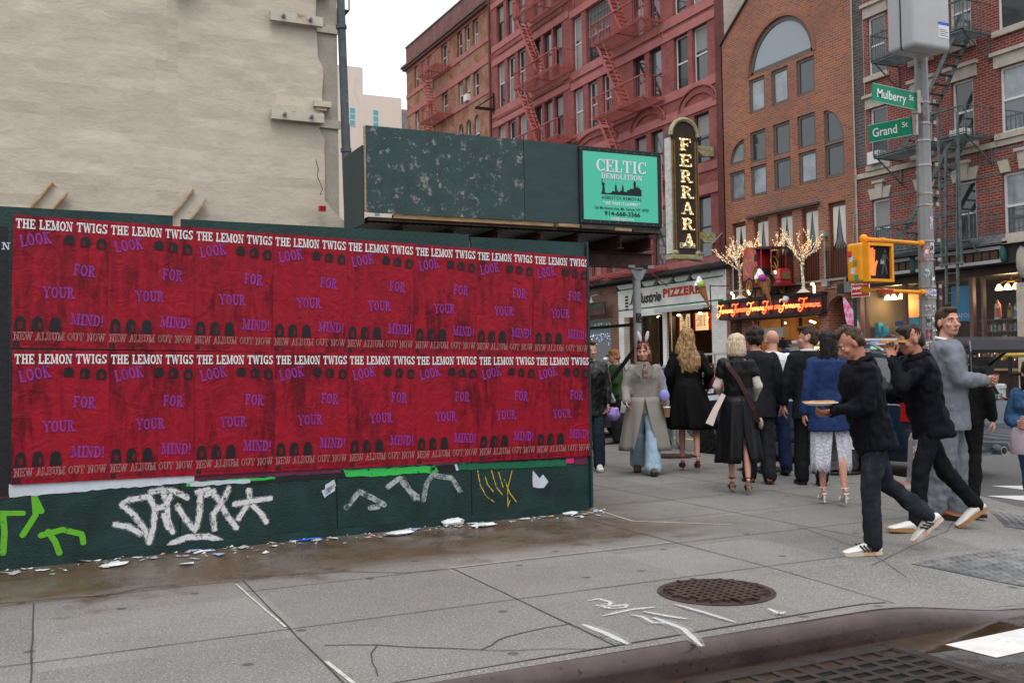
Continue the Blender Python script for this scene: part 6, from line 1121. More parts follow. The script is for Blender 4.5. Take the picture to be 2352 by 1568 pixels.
for z in (1.84, 2.02, 2.14, 2.42, 2.62, 3.0, 3.12, 3.42, 3.68, 3.86, 4.08): r = .092-.047*(z-.5)/7.5; b = MB(); b.cyl((0, 0, z), (0, 0, z+.022), r+.006, n=8); b.box(r-.02, -.10, z-.006, r+.02, -.09, z+.03); b.build('strap', mSTRAP, T)
def sticker(ang, z, w2, h, col, tx=None, tc=(.8, .8, .8), dcol=None, name='sticker'):
    """paper square on the face of the shaft that looks along ang"""
    r = (.092-.047*(z-.5)/7.5)*.93+.004 if z > .7 else .235; w2 = w2*.72 if z > .7 else w2; n = V((cos(R(ang)), sin(R(ang)), 0)); u = V((-n.y, n.x, 0)); o = n*r; b = MB(); pr = [(-w2/2, 0), (w2/2, 0), (w2/2, h), (-w2/2, h)] if h > 0 else arcp(0, -h/2, w2/2, -h/2, 0, 360, 16)[:-1]
    hh = abs(h); kk = 'st%.2f%.2f%.2f%s' % (*col, bool(dcol)); b.prism(pr, o+V((0, 0, z)), u, ZP, -n*.002); mt = M(kk, col, .5, dirt=dcol, ds=38, dth=.52, dw=.03); b.k = 1
    if tx: txt(b, tx, o+V((0, 0, z+hh*.3))+n*.003, u, ZP, hh*.4, fit=w2*.85, bold=.03, center=True)
    else: b.poly([(-w2*.3, hh*.35), (w2*.25, hh*.3), (w2*.3, hh*.65), (-w2*.2, hh*.7)], o+V((0, 0, z))+n*.003, u, ZP)
    b.build(name, [mt, M('stt%.2f%.2f%.2f' % tc, tc, .5)], T)
# the two faces turned to the camera look along -112.5 and -157.5 and -67.5 degrees
for a in range(8): pass
fA, fB, fC = -157.5+22.5, -112.5+22.5, -67.5+22.5
ST = [(fA, 2.45, .085, .13, (.55, .12, .12), None, (.6, .6, .62)), (fB, 2.50, .07, .11, (.6, .6, .6), None, (.05, .05, .05)), (fA, 2.24, .08, -.1, (.5, .6, .55), None, (.1, .3, .25)), (fB, 2.18, .085, .1, (.02, .02, .02), None, (.7, .7, .7)), (fC, 2.22, .09, -.3, (.03, .05, .22), 'BL', (.7, .7, .72)), (fB, 2.05, .12, .07, (.7, .68, .74), 'NOAH', (.2, .1, .5)), (fA, 2.05, .07, .07, (.5, .5, .5), None, (.45, .45, .45)), (fA, 1.9, .08, .06, (.55, .5, .5), 'OPIO', (.2, .02, .03)), (fB, 1.88, .06, -.08, (.65, .66, .63), None, (.01, .2, .12)), (fC, 1.84, .07, .1, (.7, .6, .05), None, (.8, .8, .7)), (fA, 1.74, .07, .11, (.35, .36, .38), None, (.05, .05, .05)), (fB, 1.68, .09, .15, (.6, .6, .6), 'ENGE', (.02, .02, .05)), (fC, 1.62, .08, .1, (.62, .52, .06), 'GAL', (.05, .12, .03)),
      (fA, 1.6, .08, .1, (.16, .02, .05), None, (.4, .15, .2)), (fA, 1.5, .09, .08, (.65, .63, .62), 'CAT', (.5, .03, .05)), (fB, 1.48, .085, .14, (.5, .58, .62), None, (.05, .1, .2)), (fA, 1.33, .1, .14, (.09, .03, .05), None, (.45, .2, .26)), (fB, 1.32, .08, .12, (.62, .62, .62), None, (.2, .2, .2)), (fC, 1.3, .08, .13, (.6, .6, .62), None, (.1, .1, .1)), (fB, 1.18, .09, .12, (.05, .05, .06), None, (.7, .7, .7)), (fC, 1.17, .08, -.1, (.7, .58, .03), None, (.05, .05, .05)), (fA, 1.14, .08, .1, (.3, .05, .2), None, (.05, .2, .1)), (fB, 1.04, .09, .1, (.6, .63, .6), None, (.05, .3, .12)), (fC, 1.0, .09, .12, (.55, .25, .03), None, (.1, .03, .2)), (fA, .98, .09, .1, (.1, .2, .08), None, (.05, .05, .1)),
      (fB, 2.98, .035, .07, (.68, .58, .02), None, (.05, .05, .05)), (fB, 2.75, .05, .13, (.62, .62, .64), None, (.4, .4, .42)), (-170, .3, .13, .2, (.6, .58, .56), 'DISCO', (.45, .02, .04)), (-100, .28, .14, .24, (.05, .05, .05), 'VOTE', (.6, .6, .6))]
for s in ST: sticker(*s[:5], s[5], s[6], tuple(.5*q for q in s[6]) if len(s) > 6 else None)
# street name signs
T = thing('street_name_sign', 'upper green street sign reading Mulberry St on the grey pole', 'street sign', (8.03, 7.36, 4.0))
p0, p1, p2, p3 = [onY(q, 7.36) for q in ((2003, 190), (2103, 212), (2003, 232), (2103, 253))]
mz = (p0.z+p2.z)/2; h0 = (p0.z-p2.z); sxa, sxb = p0.x, p1.x; dz = (p1.z+p3.z-p0.z-p2.z)/2
ux = V((sxb-sxa, 0, dz)).normalized(); L = sqrt((sxb-sxa)**2+dz*dz); o = V((sxa, 7.36, p2.z)); uz = V((-ux.z, 0, ux.x))
b = MB(); b.prism([(0, 0), (L, 0), (L, h0), (0, h0)], o, ux, uz, (0, .012, 0)); b.k = 1; [b.prism([(0, q), (L, q), (L, q+.006), (0, q+.006)], o+V((0, -.001, 0)), ux, uz, (0, .001, 0)) for q in (0, h0-.006)]; b.build('sign_blade', [mSGR, M('sign_edge', (.3, .5, .42), .4)], T, W=True)
b = MB(); txt(b, 'Mulberry', o+ux*.06+uz*(h0*.27)-YP*.003, ux, uz, h0*.50, fit=L*.66, bold=.012); txt(b, 'St', o+ux*(L*.83)+uz*(h0*.48)-YP*.003, ux, uz, h0*.3, fit=L*.11, bold=.01); b.build('street_name', mSWH, T, W=True)
b = MB(); b.box(sxb, 7.34, p3.z-.03, sxb+.05, 7.42, p1.z+.02); b.bar((sxb+.04, 7.38, mz), (8.45, 7.44, mz), .06); b.build('sign_bracket', mSTRAP, T, W=True)
T = thing('street_name_sign', 'lower green street sign reading Grand St on the grey pole', 'street sign', (8.36, 7.9, 3.6)); GXs = 8.36
q0, q1, q2, q3 = [onX(q, GXs) for q in ((1997, 285), (2095, 267), (1997, 328), (2095, 308))]; hz = (q0.z-q2.z+q1.z-q3.z)/2; ux = V((0, q1.y-q0.y, (q1.z+q3.z-q0.z-q2.z)/2)); L = ux.length; ux.normalize(); uz = V((0, -ux.z, -ux.y)) ; uz = V((0, ux.z, -ux.y)) if uz.z < 0 else uz; o = V((GXs, q2.y, q2.z))
b = MB(); b.prism([(0, 0), (L, 0), (L, hz), (0, hz)], o, ux, uz, (.012, 0, 0)); b.k = 1; [b.prism([(0, q), (L, q), (L, q+.006), (0, q+.006)], o+V((-.001, 0, 0)), ux, uz, (.001, 0, 0)) for q in (0, hz-.006)]; b.build('sign_blade', [mSGR, MATS['sign_edge']], T, W=True)
b = MB(); txt(b, 'Grand', o+ux*(L*.1)+uz*(hz*.27)-XP*.003, ux, uz, hz*.50, fit=L*.58, bold=.012); txt(b, 'St', o+ux*(L*.8)+uz*(hz*.5)-XP*.003, ux, uz, hz*.3, fit=L*.13, bold=.01); b.build('street_name', mSWH, T, W=True)
b = MB(); b.box(GXs, q1.y-.05, q3.z-.02, GXs+.03, q1.y, q1.z+.02); b.bar((GXs+.015, q1.y-.02, (q1.z+q3.z)/2), (8.47, 7.5, (q1.z+q3.z)/2), .05); b.build('sign_bracket', mSTRAP, T, W=True)
# equipment cabinet high on the pole
def rbox(name, mat, parent, x0, y0, z0, x1, y1, z1, r=.03, seg=3, W=True):
    bm = bmesh.new(); bmesh.ops.create_cube(bm, size=1); bmesh.ops.scale(bm, vec=(x1-x0, y1-y0, z1-z0), verts=bm.verts); bmesh.ops.bevel(bm, geom=bm.edges[:], offset=r, segments=seg, affect='EDGES', profile=.6)
    bmesh.ops.translate(bm, vec=((x0+x1)/2, (y0+y1)/2, (z0+z1)/2), verts=bm.verts)
    if W: l = parent.location; bmesh.ops.translate(bm, vec=(-l.x, -l.y, -l.z), verts=bm.verts)
    me = bpy.data.meshes.new(name); bm.to_mesh(me); bm.free(); me.materials.append(mat); me.polygons.foreach_set('use_smooth', [True]*len(me.polygons)); me.set_sharp_from_angle(angle=R(50)); o = bpy.data.objects.new(name, me); C.objects.link(o); o.parent = parent; return o
T = thing('equipment_cabinet', 'big pale grey rounded equipment cabinet high on the street pole', 'cabinet', (8.2, 7.2, 4.45)); mCAB = M('cabinet_grey', (.40, .405, .42), .4, var=.05)
rbox('front_shell', mCAB, T, 7.93, 7.02, 4.44, 8.43, 7.22, 6.2, .05); rbox('rear_shell', mCAB, T, 7.97, 7.235, 4.47, 8.46, 7.42, 6.2, .04); b = MB(); b.box(7.96, 7.2, 4.46, 8.435, 7.24, 6.15); b.build('seal_gap', mBLK, T, W=True)
b = MB(); b.box(8.25, 7.017, 4.56, 8.40, 7.0195, 4.72); b.k = 1; b.box(8.25, 7.016, 4.69, 8.40, 7.0189, 4.72); b.k = 2; [b.box(8.26, 7.0165, 4.58+.02*i, 8.385-.02*(i % 2), 7.0168, 4.586+.02*i) for i in range(4)]; b.build('notice_label', [M('label_white', (.6, .6, .62), .5), M('label_blue', (.03, .1, .5), .5), mBLKL], T, W=True); b = MB(); [b.cyl((8.0+.05*i, 7.019, 5.02), (8.0+.05*i, 7.016, 5.02), .018, n=8) for i in range(4)]; b.build('vent_holes', mBLK, T, W=True); b = MB(); b.box(8.4, 7.3, 4.8, 8.5, 7.45, 5.2); b.build('mount', mSTRAP, T, W=True)
# walk signal
T = thing('pedestrian_signal', 'yellow pedestrian signal showing a red hand, on two arms of the pole', 'walk signal', (7.8, 7.25, 2.1))
a0, a1 = onY((1988, 557), 7.2), onY((2049, 648), 7.2); X0, X1, Z0, Z1 = a0.x, a1.x, a1.z, a0.z
rbox('housing', mSIG, T, X0-.02, 7.24, Z0, X1+.005, 7.44, Z1+.01, .035); b = MB(); w2 = .028
for x0, z0, x1, z1 in ((X0, Z0, X1, Z0+w2), (X0, Z1-w2, X1, Z1), (X0, Z0+w2, X0+w2, Z1-w2), (X1-w2, Z0+w2, X1, Z1-w2)): b.box(x0, 7.17, z0, x1, 7.245, z1)
b.build('visor_frame', mSIG, T, W=True); b = MB(); b.quad((X0+w2, 7.2, Z0+w2), (X1-w2, 7.2, Z0+w2), (X1-w2, 7.2, Z1-w2), (X0+w2, 7.2, Z1-w2)); b.build('lens', M('lens_black', (.006, .005, .005), .6, spec=.2), T, W=True)
SW, SH = X1-X0, Z1-Z0; b = MB(); S2 = lambda u, v: (X0+SW*u, 7.197, Z0+SH*v)
for k, pl in enumerate(([(.13, .38), (.18, .16), (.34, .16), (.37, .36), (.44, .52), (.4, .56), (.33, .46), (.33, .58), (.11, .58)], [(.1, .56), (.16, .56), (.15, .8), (.1, .8)], [(.165, .56), (.215, .56), (.215, .86), (.165, .86)], [(.22, .56), (.27, .56), (.28, .88), (.23, .88)], [(.275, .56), (.325, .56), (.345, .82), (.3, .83)])): b.poly([(SW*u, SH*v) for u, v in pl], (X0, 7.197-.0004*k, Z0), XP, ZP)
b.build('red_hand', M('led_orange', (1, .10, .02), .4, emit=2.2, dirt=(.30, .02, .01), ds=55, dth=.55, dw=.03), T, W=True)
b = MB(); b.poly([(SW*u, SH*v) for u, v in arcp(.74, .80, .055, .05, 0, 360, 12)[:-1]], (X0, 7.1975, Z0), XP, ZP)
for k, (p, q, ww) in enumerate((((.72, .72), (.7, .5), .13), ((.7, .52), (.6, .2), .07), ((.72, .52), (.8, .2), .07), ((.66, .7), (.57, .52), .045), ((.77, .7), (.88, .55), .045))): b.ribbon([(X0+SW*p[0], 7.197-.0003*k, Z0+SH*p[1]), (X0+SW*q[0], 7.197-.0003*k, Z0+SH*q[1])], SW*ww, YN)
b.build('walking_man', M('led_off', (.05, .046, .05), .5), T, W=True)
for z, t2 in ((Z1+.06, 0), (Z0-.07, 1)):
    b = MB(); zc = Z1+.03 if not t2 else Z0-.03; xm = X0+.12; b.tube([(8.45, 7.45, z), (xm+.12, 7.36, z), (xm, 7.34, z), (xm, 7.34, zc)], .020, 8); b.cyl((xm+.26, 7.37, z), (xm+.33, 7.38, z), .027); b.cyl((8.36, 7.43, z), (8.42, 7.44, z), .03); b.ell((xm, 7.34, z), (.045, .045, .045), 10, 6); b.build('arm', mSIG, T, True, W=True)
for i, (y, z, c) in enumerate(((7.38, .62, (.6, .6, .62)), (7.33, .5, (.3, .22, .03)), (7.36, .3, (.62, .62, .6)), (7.4, .75, (.6, .04, .04)), (7.32, .12, (.03, .3, .14)))): b = MB(); b.box(X0-.0225, y-.035, Z0+SH*z-.03, X0-.0205, y+.02, Z0+SH*z+.03); b.build('sticker', M('sigst%d' % i, c, .5, dirt=(.1, .1, .1), ds=60, dth=.56, dw=.02), T, W=True)
b = MB(); b.box(X0+SW*.55, 7.1955, Z0+SH*.46, X0+SW*.7, 7.1965, Z0+SH*.58); b.build('sticker', M('sigst9', (.4, .4, .42), .5, dirt=(.05, .05, .05), ds=90, dth=.5, dw=.02), T, W=True); b = MB(); b.box(X0+.28, 7.335, Z0-.098, X0+.5, 7.337, Z0-.06); b.build('sticker', M('tape_red', (.42, .02, .02), .5), T, W=True)
# no-standing sign and its post
T = thing('no_standing_sign', 'red and white parking sign with arrow on a dark green post', 'parking sign', (20.6, 20.6, 0)); b = MB(); b.bar((20.62, 20.58, 0), (20.62, 20.58, 4.3), .07); b.ell((20.62, 20.58, 4.3), (.14, .14, .1), 8, 5); b.build('post', M('post_green', (.012, .04, .032), .5), T, W=True)
b = MB(); b.box(20.56, 19.98, 3.07, 20.575, 20.64, 3.62); b.k = 1; b.box(20.552, 20.0, 3.09, 20.56, 20.62, 3.5); b.build('sign_plate', [mSWH, M('sign_red', (.45, .015, .02), .4)], T, W=True); b = MB(); txt(b, 'NO STANDING', (20.548, 20.6, 3.41), YN, ZP, .07, fit=.55, bold=.02); txt(b, 'Anytime', (20.548, 20.6, 3.29), YN, ZP, .085, fit=.42, bold=.03); b.box(20.545, 20.16, 3.165, 20.55, 20.6, 3.19); b.poly([(0, -.045), (.1, 0), (0, .045)], (20.547, 20.17, 3.178), YN, ZP); b.build('lettering', mSWH, T, W=True)
T = thing('feather_flag', 'pink feather banner leaning beside the small brick arch', 'banner', (21.6, 21.6, 0)); b = MB(); b.ribbon([(21.6, 22.0-.12*i, 3.2-.28*i+.0) for i in range(6)], [.06, .22, .34, .38, .36, .3], (-1, -.2, 0)); b.build('banner_cloth', M('flag_pink', (.72, .07, .25), .6, dirt=(.65, .5, .6), ds=5, dth=.5), T, W=True); b = MB(); b.bar((21.62, 21.4, 0), (21.62, 22.0, 3.25), .03); b.build('mast', mBLK, T, W=True)
# hydrant, standpipe, railing
mHY = M('hydrant_black', (.015, .015, .016), .5, dirt=(.55, .55, .55), ds=9, dth=.52, dw=.03); mHY2 = M('hydrant_silver', (.42, .42, .42), .5, .4, var=.2)
T = thing('fire_hydrant', 'black fire hydrant with silver cap and graffiti by the yellow kerb', 'fire hydrant', (20.95, 16.72, 0)); b = MB(); b.lathe([(.2, 0), (.2, .06), (.13, .07), (.12, .42), (.135, .5)], n=14); b.build('barrel', mHY, T, True); b = MB(); b.lathe([(.13, .5), (.14, .68), (.12, .74), (.05, .77), (.03, .82)], n=14); b.build('bonnet', mHY2, T, True)
for v in ((-.1, -.16), (.0, .22)): b = MB(); b.cyl((v[0]*.3, v[1]*.3, .45), (v[0], v[1], .45), .075, .085); b.build('nozzle_cap', mHY if v[0] else mHY2, T, True)
T = thing('standpipe', 'white graffiti covered standpipe post right of the hydrant', 'standpipe', (20.98, 16.36, 0)); b = MB(); b.lathe([(.13, 0), (.12, .6), (.14, .61), (.14, .68), (.1, .72)], n=14); b.build('post_body', M('standpipe_pale', (.36, .38, .38), .6, var=.3, dirt=(.35, .06, .07), ds=7, dth=.62, dw=.03), T, True)
T = thing('pipe_railing', 'black pipe railing with a worn brass top by the gift shop', 'railing', (21.4, 16, 0)); b = MB(); b.tube([(21.4, 16.55, 1.3), (21.4, 16.6, 1.36), (21.4, 16.5, 1.4), (21.4, 14, 1.4)], .055, 10); b.build('top_rail', mGOLD, T, True, W=True); b = MB(); [b.cyl((21.4, y, 0), (21.4, y, 1.38), .045) for y in (16.4, 14.6)]; b.cyl((21.4, 16.4, .95), (21.4, 14, .95), .045); b.build('posts', mBLK, T, True, W=True)
# wire litter basket
T = thing('litter_basket', 'dark mesh street litter basket with stickers behind the white skirt', 'litter basket', (8.66, 9.0, SZ(8.66, 9.0))); m = M('basket_mesh', (.05, .05, .048), .5); t = m.node_tree; bb = t.nodes['Principled BSDF']; tc = nd(t, 'TexCoord'); ck = nd(t, 'TexChecker'); ck.inputs['Scale'].default_value = 42; mp = nd(t, 'Mapping'); mp.inputs['Rotation'].default_value = (.7, .7, .7); t.links.new(tc.outputs['Object'], mp.inputs[0]); t.links.new(mp.outputs[0], ck.inputs[0]); r2 = nd(t, 'MapRange'); r2.inputs[3].default_value = .35; t.links.new(ck.outputs[1], r2.inputs[0]); t.links.new(r2.outputs[0], bb.inputs['Alpha'])
b = MB(); b.cyl((0, 0, .06), (0, 0, .86), .26, .29, 20); b.build('mesh_basket', m, T, True); b = MB(); b.cyl((0, 0, .07), (0, 0, .84), .235, .25, 16); b.build('liner', mNIGHT, T, True); b = MB(); [b.lathe([(r, z), (r+.015, z+.02), (r, z+.04)], n=20) for r, z in ((.29, .84), (.275, .0))]; [b.bar((.28*cos(a), .28*sin(a), 0), (.3*cos(a), .3*sin(a), .86), .03) for a in [k*pi/3 for k in range(6)]]; b.build('rim', mBLK, T)
for a, z, c, tx in ((-120, .42, (.6, .58, .56), 'DISCO'), (-150, .7, (.6, .6, .6), 'ANEN'), (-95, .3, (.6, .6, .62), None)):
    n = V((cos(R(a)), sin(R(a)), 0)); u = V((-n.y, n.x, 0)); b = MB(); b.prism([(-.07, 0), (.07, 0), (.07, .2), (-.07, .2)], n*.292+V((0, 0, z)), u, ZP, -n*.004); b.k = 1
    if tx: txt(b, tx, n*.295+V((0, 0, z+.1)), u, ZP, .05, fit=.12, bold=.03, center=True)
    b.build('sticker', [M('bst%.2f' % c[2], c, .5, dirt=(.3, .05, .06), ds=20, dth=.6, dw=.02), mRED], T)
T = thing('cardboard_box', 'small cardboard box leaning on the litter basket', 'box', (8.95, 8.7, SZ(8.95, 8.7)), .3); b = MB(); b.box(-.05, -.06, 0, .08, .06, .42); b.k = 1; b.box(-.052, -.062, .02, .082, -.0605, .25); b.build('carton', [M('card_tan', (.38, .22, .11), .7), mSWH], T)
# pastry stand across the street
T = thing('pastry_stand', 'glass pastry display stand with lit shelves on the far pavement', 'food stand', (21.3, 27.3, 0)); b = MB(); b.box(21.3, 25.6, 1.62, 21.9, 29.0, 1.68); b.box(21.3, 25.6, 0, 21.9, 29.0, .5); [b.box(21.32, 25.6, z, 21.88, 29.0, z+.03) for z in (.85, 1.2)]; [b.bar((x, y, .5), (x, y, 1.65), .04) for x in (21.32, 21.88) for y in (25.62, 26.7, 27.8, 28.98)]; b.build('frame', M('stand_steel', (.4, .42, .42), .35, .6), T, W=True)
b = MB(); rr = random.Random(4); [b.ell((21.4+rr.random()*.3, 25.7+i*.16, z+.06), (.06, .07, .04), 6, 4) for z in (.88, 1.23) for i in range(20)]; tag(b.build('pastries', M('pastry', (.42, .24, .12), .6, var=.4, vs=7, rnd=1), T, W=True), kind='stuff'); b = MB(); b.box(21.28, 28.3, 1.3, 21.3, 29.0, 1.6); b.k = 1; txt(b, 'BAKERY', (21.275, 28.95, 1.4), YN, ZP, .12, fit=.55, bold=.02); b.build('sign_panel', [M('panel_green', (.03, .13, .06), .5), mSWH], T, W=True)
# ================================================================== VEHICLES
mCG = M('car_glass', (.012, .015, .017), .04, spec=1.0); mTY = M('tyre', (.014, .014, .015), .75); mRIM = M('rim_dark', (.035, .035, .037), .35, .6); mRIMS = M('rim_silver', (.4, .4, .41), .3, .8); mTRIM = M('car_trim', (.012, .012, .013), .5); mTAIL = M('tail_lamp', (.42, .012, .012), .2, coat=1); mCHR = M('chrome', (.6, .6, .6), .15, .9)
def ringrr(y, hw0, hw1, z0, z1, r=.08):
    """rounded cross-section: half-width hw0 at the bottom, hw1 at the top"""
    return [(-hw0+r, y, z0), (hw0-r, y, z0), (hw0, y, z0+r), (hw0+(hw1-hw0)*.5+.012, y, (z0+z1)/2), (hw1, y, z1-r), (hw1-r, y, z1), (0, y, z1+.012), (-hw1+r, y, z1), (-hw1, y, z1-r), (-hw0-(hw1-hw0)*.5-.012, y, (z0+z1)/2), (-hw0, y, z0+r)]
def car(label, cat, loc, rz, paint, body, house, wheels, roof, rim=None, name='parked_car'):
    T = thing(name, label, cat, loc, rz); b = MB(); b.rings([ringrr(y, h-.04, h, z0, z1) for y, h, z0, z1 in body]); b.build('body', paint, T, True)
    b = MB(); b.rings([ringrr(y, h0, h1, z0, z1, .05) for y, h0, h1, z0, z1 in house]); b.build('greenhouse_glass', mCG, T, True)
    b = MB(); rs = []
    for y, h0, h1, z0, z1 in house[roof[0]:roof[1]]: rs.append([(-h1+.0, y, z1-.06), (-h1+.03, y, z1+.006), (0, y, z1+.03), (h1-.03, y, z1+.006), (h1, y, z1-.06), (0, y, z1-.02)])
    b.rings(rs); b.build('roof', paint, T, True)
    for s in (-1, 1):
        for i in range(1, len(house)-1):
            b = MB(); y, h0, h1, z0, z1 = house[i]; b.bar((s*(h0+.005), y, z0), (s*(h1+.006), y, z1-.03), .02, .075, (0, 0, 1)); b.build('pillar', paint, T)
        for (y, h0, h1, z0, z1), (y2, g0, g1, w0, w1) in ((house[0], house[1]), (house[-1], house[-2])): b = MB(); b.bar((s*(h1+.0), y, z1-.02), (s*(g1+.005), y2, w1-.03), .05, .05); b.build('pillar', paint, T)
        for y in wheels[0]:
            r = wheels[1]; x = s*(wheels[2]); b = MB(); b.lathe([(r+.06, -.06), (r+.06, .03), (.05, .03)], (x-s*.04, y, r), 24, 0); b.build('wheel_arch', mTRIM, T)
            b = MB(); b.lathe([(r*.62, -.1), (r*.9, -.11), (r, -.07), (r, .07), (r*.9, .11), (r*.62, .1)], (x, y, r), 28, 0); wl = b.build('wheel', mTY, T, True)
            b = MB(); [b.bar((x+s*.085, y+.05*cos(a), r+.05*sin(a)), (x+s*.1, y+r*.62*cos(a), r+r*.62*sin(a)), .05, .035, (1, 0, 0)) for a in [k*2*pi/9 for k in range(9)]]; b.tube([(x+s*.1, y+r*.64*cos(a), r+r*.64*sin(a)) for a in [k*pi/12 for k in range(24)]], .02, 5, True); b.cyl((x+s*.03, y, r), (x+s*.11, y, r), .05); b.build('rim', rim or mRIM, wl)
    return T
mBLUE = M('paint_dark_blue', (.012, .030, .055), .22, coat=1, spec=.6); mSILV = M('paint_silver', (.36, .36, .37), .3, .5, coat=.8); mBLKP = M('paint_black', (.010, .010, .014), .2, coat=1)
bSUV = [(-2.38, .78, .42, .72), (-2.33, .88, .32, .95), (-2.15, .93, .26, 1.02), (-1.0, .945, .22, 1.03), (.6, .945, .22, 1.02), (1.3, .94, .24, 1.01), (1.9, .92, .27, .96), (2.25, .86, .32, .86), (2.38, .74, .4, .7)]
hSUV = [(-2.2, .84, .76, .98, 1.05), (-1.95, .86, .70, .98, 1.52), (-1.2, .87, .69, .98, 1.6), (-.1, .87, .69, .98, 1.63), (.55, .87, .70, .98, 1.58), (1.35, .84, .78, .98, 1.04)]
S = car('dark blue SUV with open tailgate and roof bars parked at the near kerb', 'SUV', (10.26, 10.82, -.15), 0, mBLUE, bSUV, hSUV, ((1.55, -1.45), .36, .86), (1, 5))
b = MB()
for s in (-1, 1): b.tube([(s*.66, -1.7, 1.6), (s*.66, -1.5, 1.69), (s*.66, .3, 1.71), (s*.66, .5, 1.62)], .022, 6)
for y in (-.9, .1): b.bar((-.68, y, 1.76), (.68, y, 1.76), .06, .03)
b.build('roof_bars', mCHR, S, True); b = MB(); [b.box(s*.66-.045, y-.09, 1.68, s*.66+.045, y+.09, 1.79) for s in (-1, 1) for y in (-.9, .1)]; b.build('bar_feet', mTRIM, S)
b = MB(); b.box(-.955, -1.9, .2, -.93, 1.1, .38); b.build('sill_trim', M('sill_grey', (.06, .075, .085), .4), S); b = MB(); b.box(-.75, -2.16, .6, .75, -2.05, 1.5); b.build('boot_shade', mNIGHT, S)  # near-black slab paints the shade inside the open boot
b = MB(); P = [(-1.86, 1.6), (-2.1, 1.70), (-2.6, 1.74), (-2.98, 1.68), (-3.04, 1.58), (-2.97, 1.54), (-2.6, 1.63), (-2.1, 1.6), (-1.9, 1.52)]
b.rings([[(x*w2, y, z) for y, z in P] for x, w2 in ((-.74, .96), (-.72, 1), (.72, 1), (.74, .96))]); tg = b.build('tailgate', M('tailgate_black', (.008, .008, .010), .5, spec=.25), S, True); b = MB(); b.box(-.2, -2.8, 1.58, .2, -2.5, 1.62); b.build('plate_recess', mNIGHT, tg); b = MB(); [b.bar((s*.68, -2.08, 1.35), (s*.66, -2.5, 1.62), .025) for s in (-1, 1)]; b.build('gas_struts', mBLK, tg)
for s in (-1, 1): b = MB(); b.box(s*.62-.2, -2.375, .45, s*.62+.2, -2.34, .52); b.build('reflector', mTAIL, S); b = MB(); b.box(s*.84-.08, -2.34, .75, s*.84+.05, -2.1, .98); b.build('tail_lamp', mTAIL, S); b = MB(); b.cyl((s*.55, -2.42, .34), (s*.55, -2.2, .34), .055); b.k = 1; b.cyl((s*.55, -2.424, .34), (s*.55, -2.422, .34), .045); b.build('exhaust_tip', [mCHR, mNIGHT], S, True)
b = MB(); b.ell((-1.02, .75, 1.05), (.1, .09, .08)); b.build('door_mirror', mBLUE, S, True); b = MB(); [b.box(-.952, y, .92, -.945, y+.012, .25+.1) for y in (-.9, .1, 1.1)]; b.build('door_seams', mBLK, S); b = MB(); [b.box(-.975, y, .86, -.945, y+.2, .9) for y in (-.85, .2)]; b.build('door_handles', mBLUE, S)
S = car('silver SUV seen from behind beyond the end of the hoarding', 'SUV', (10.55, 19.7, -.15), 0, mSILV, bSUV, hSUV, ((1.5, -1.45), .35, .86), (1, 5), mRIMS)
b = MB(); b.box(-.86, -2.42, .22, .86, -2.3, .5); b.build('rear_bumper', mTRIM, S); b = MB(); b.quad((-.66, -2.21, 1.08), (.66, -2.21, 1.08), (.6, -2.0, 1.5), (-.6, -2.0, 1.5)); b.build('rear_window', mCG, S)
for s in (-1, 1): b = MB(); b.prism([(0, 0), (.34, .1), (.36, .26), (.02, .22)], (s*.5, -2.37, .72), XP*s, ZP, (0, .12, 0)); b.k = 1; b.prism([(.2, .14), (.34, .17), (.34, .23), (.2, .2)], (s*.5, -2.376, .72), XP*s, ZP, (0, .004, 0)); b.build('tail_lamp', [M('tail_glow', (.9, .03, .02), .2, emit=.5), M('indicator_glow', (1, .45, .12), .3, emit=2)], S)
bSED = [(-2.38, .74, .42, .8), (-2.32, .84, .32, .96), (-1.7, .89, .24, 1.0), (-.6, .90, .2, .95), (.9, .90, .2, .93), (1.6, .88, .24, .86), (2.2, .82, .3, .72), (2.36, .7, .38, .6)]
hSED = [(-1.95, .76, .7, .9, .98), (-1.15, .8, .6, .9, 1.36), (-.4, .82, .6, .9, 1.43), (.3, .82, .6, .9, 1.4), (1.2, .8, .72, .88, .95)]
S = car('black saloon with a pale number plate in the far traffic lane', 'car', (15.55, 23.1, -.15), 0, mBLKP, bSED, hSED, ((1.45, -1.4), .33, .82), (1, 4), mRIMS)
b = MB(); b.box(-.26, -2.4, .72, .26, -2.375, .86); p = b.build('number_plate', M('plate_white', (.6, .6, .62), .4), S); b = MB(); txt(b, 'LXK-42', (-.2, -2.403, .755), XP, ZP, .07, fit=.4, bold=.02); b.build('plate_number', M('plate_blue', (.02, .03, .12), .5), p); b = MB(); [b.box(s*.6-.2, -2.36, .8, s*.6+.2, -2.28, .93) for s in (-1, 1)]; b.build('tail_lamps', mTAIL, S); b = MB(); b.box(-.8, -2.37, .93, .8, -2.3, .955); b.build('chrome_strip', mCHR, S)
S = car('pale grey saloon driving ahead in the middle of the street', 'car', (13.2, 27.5, -.15), 0, mSILV, bSED, hSED, ((1.45, -1.4), .33, .82), (1, 4), mRIMS)
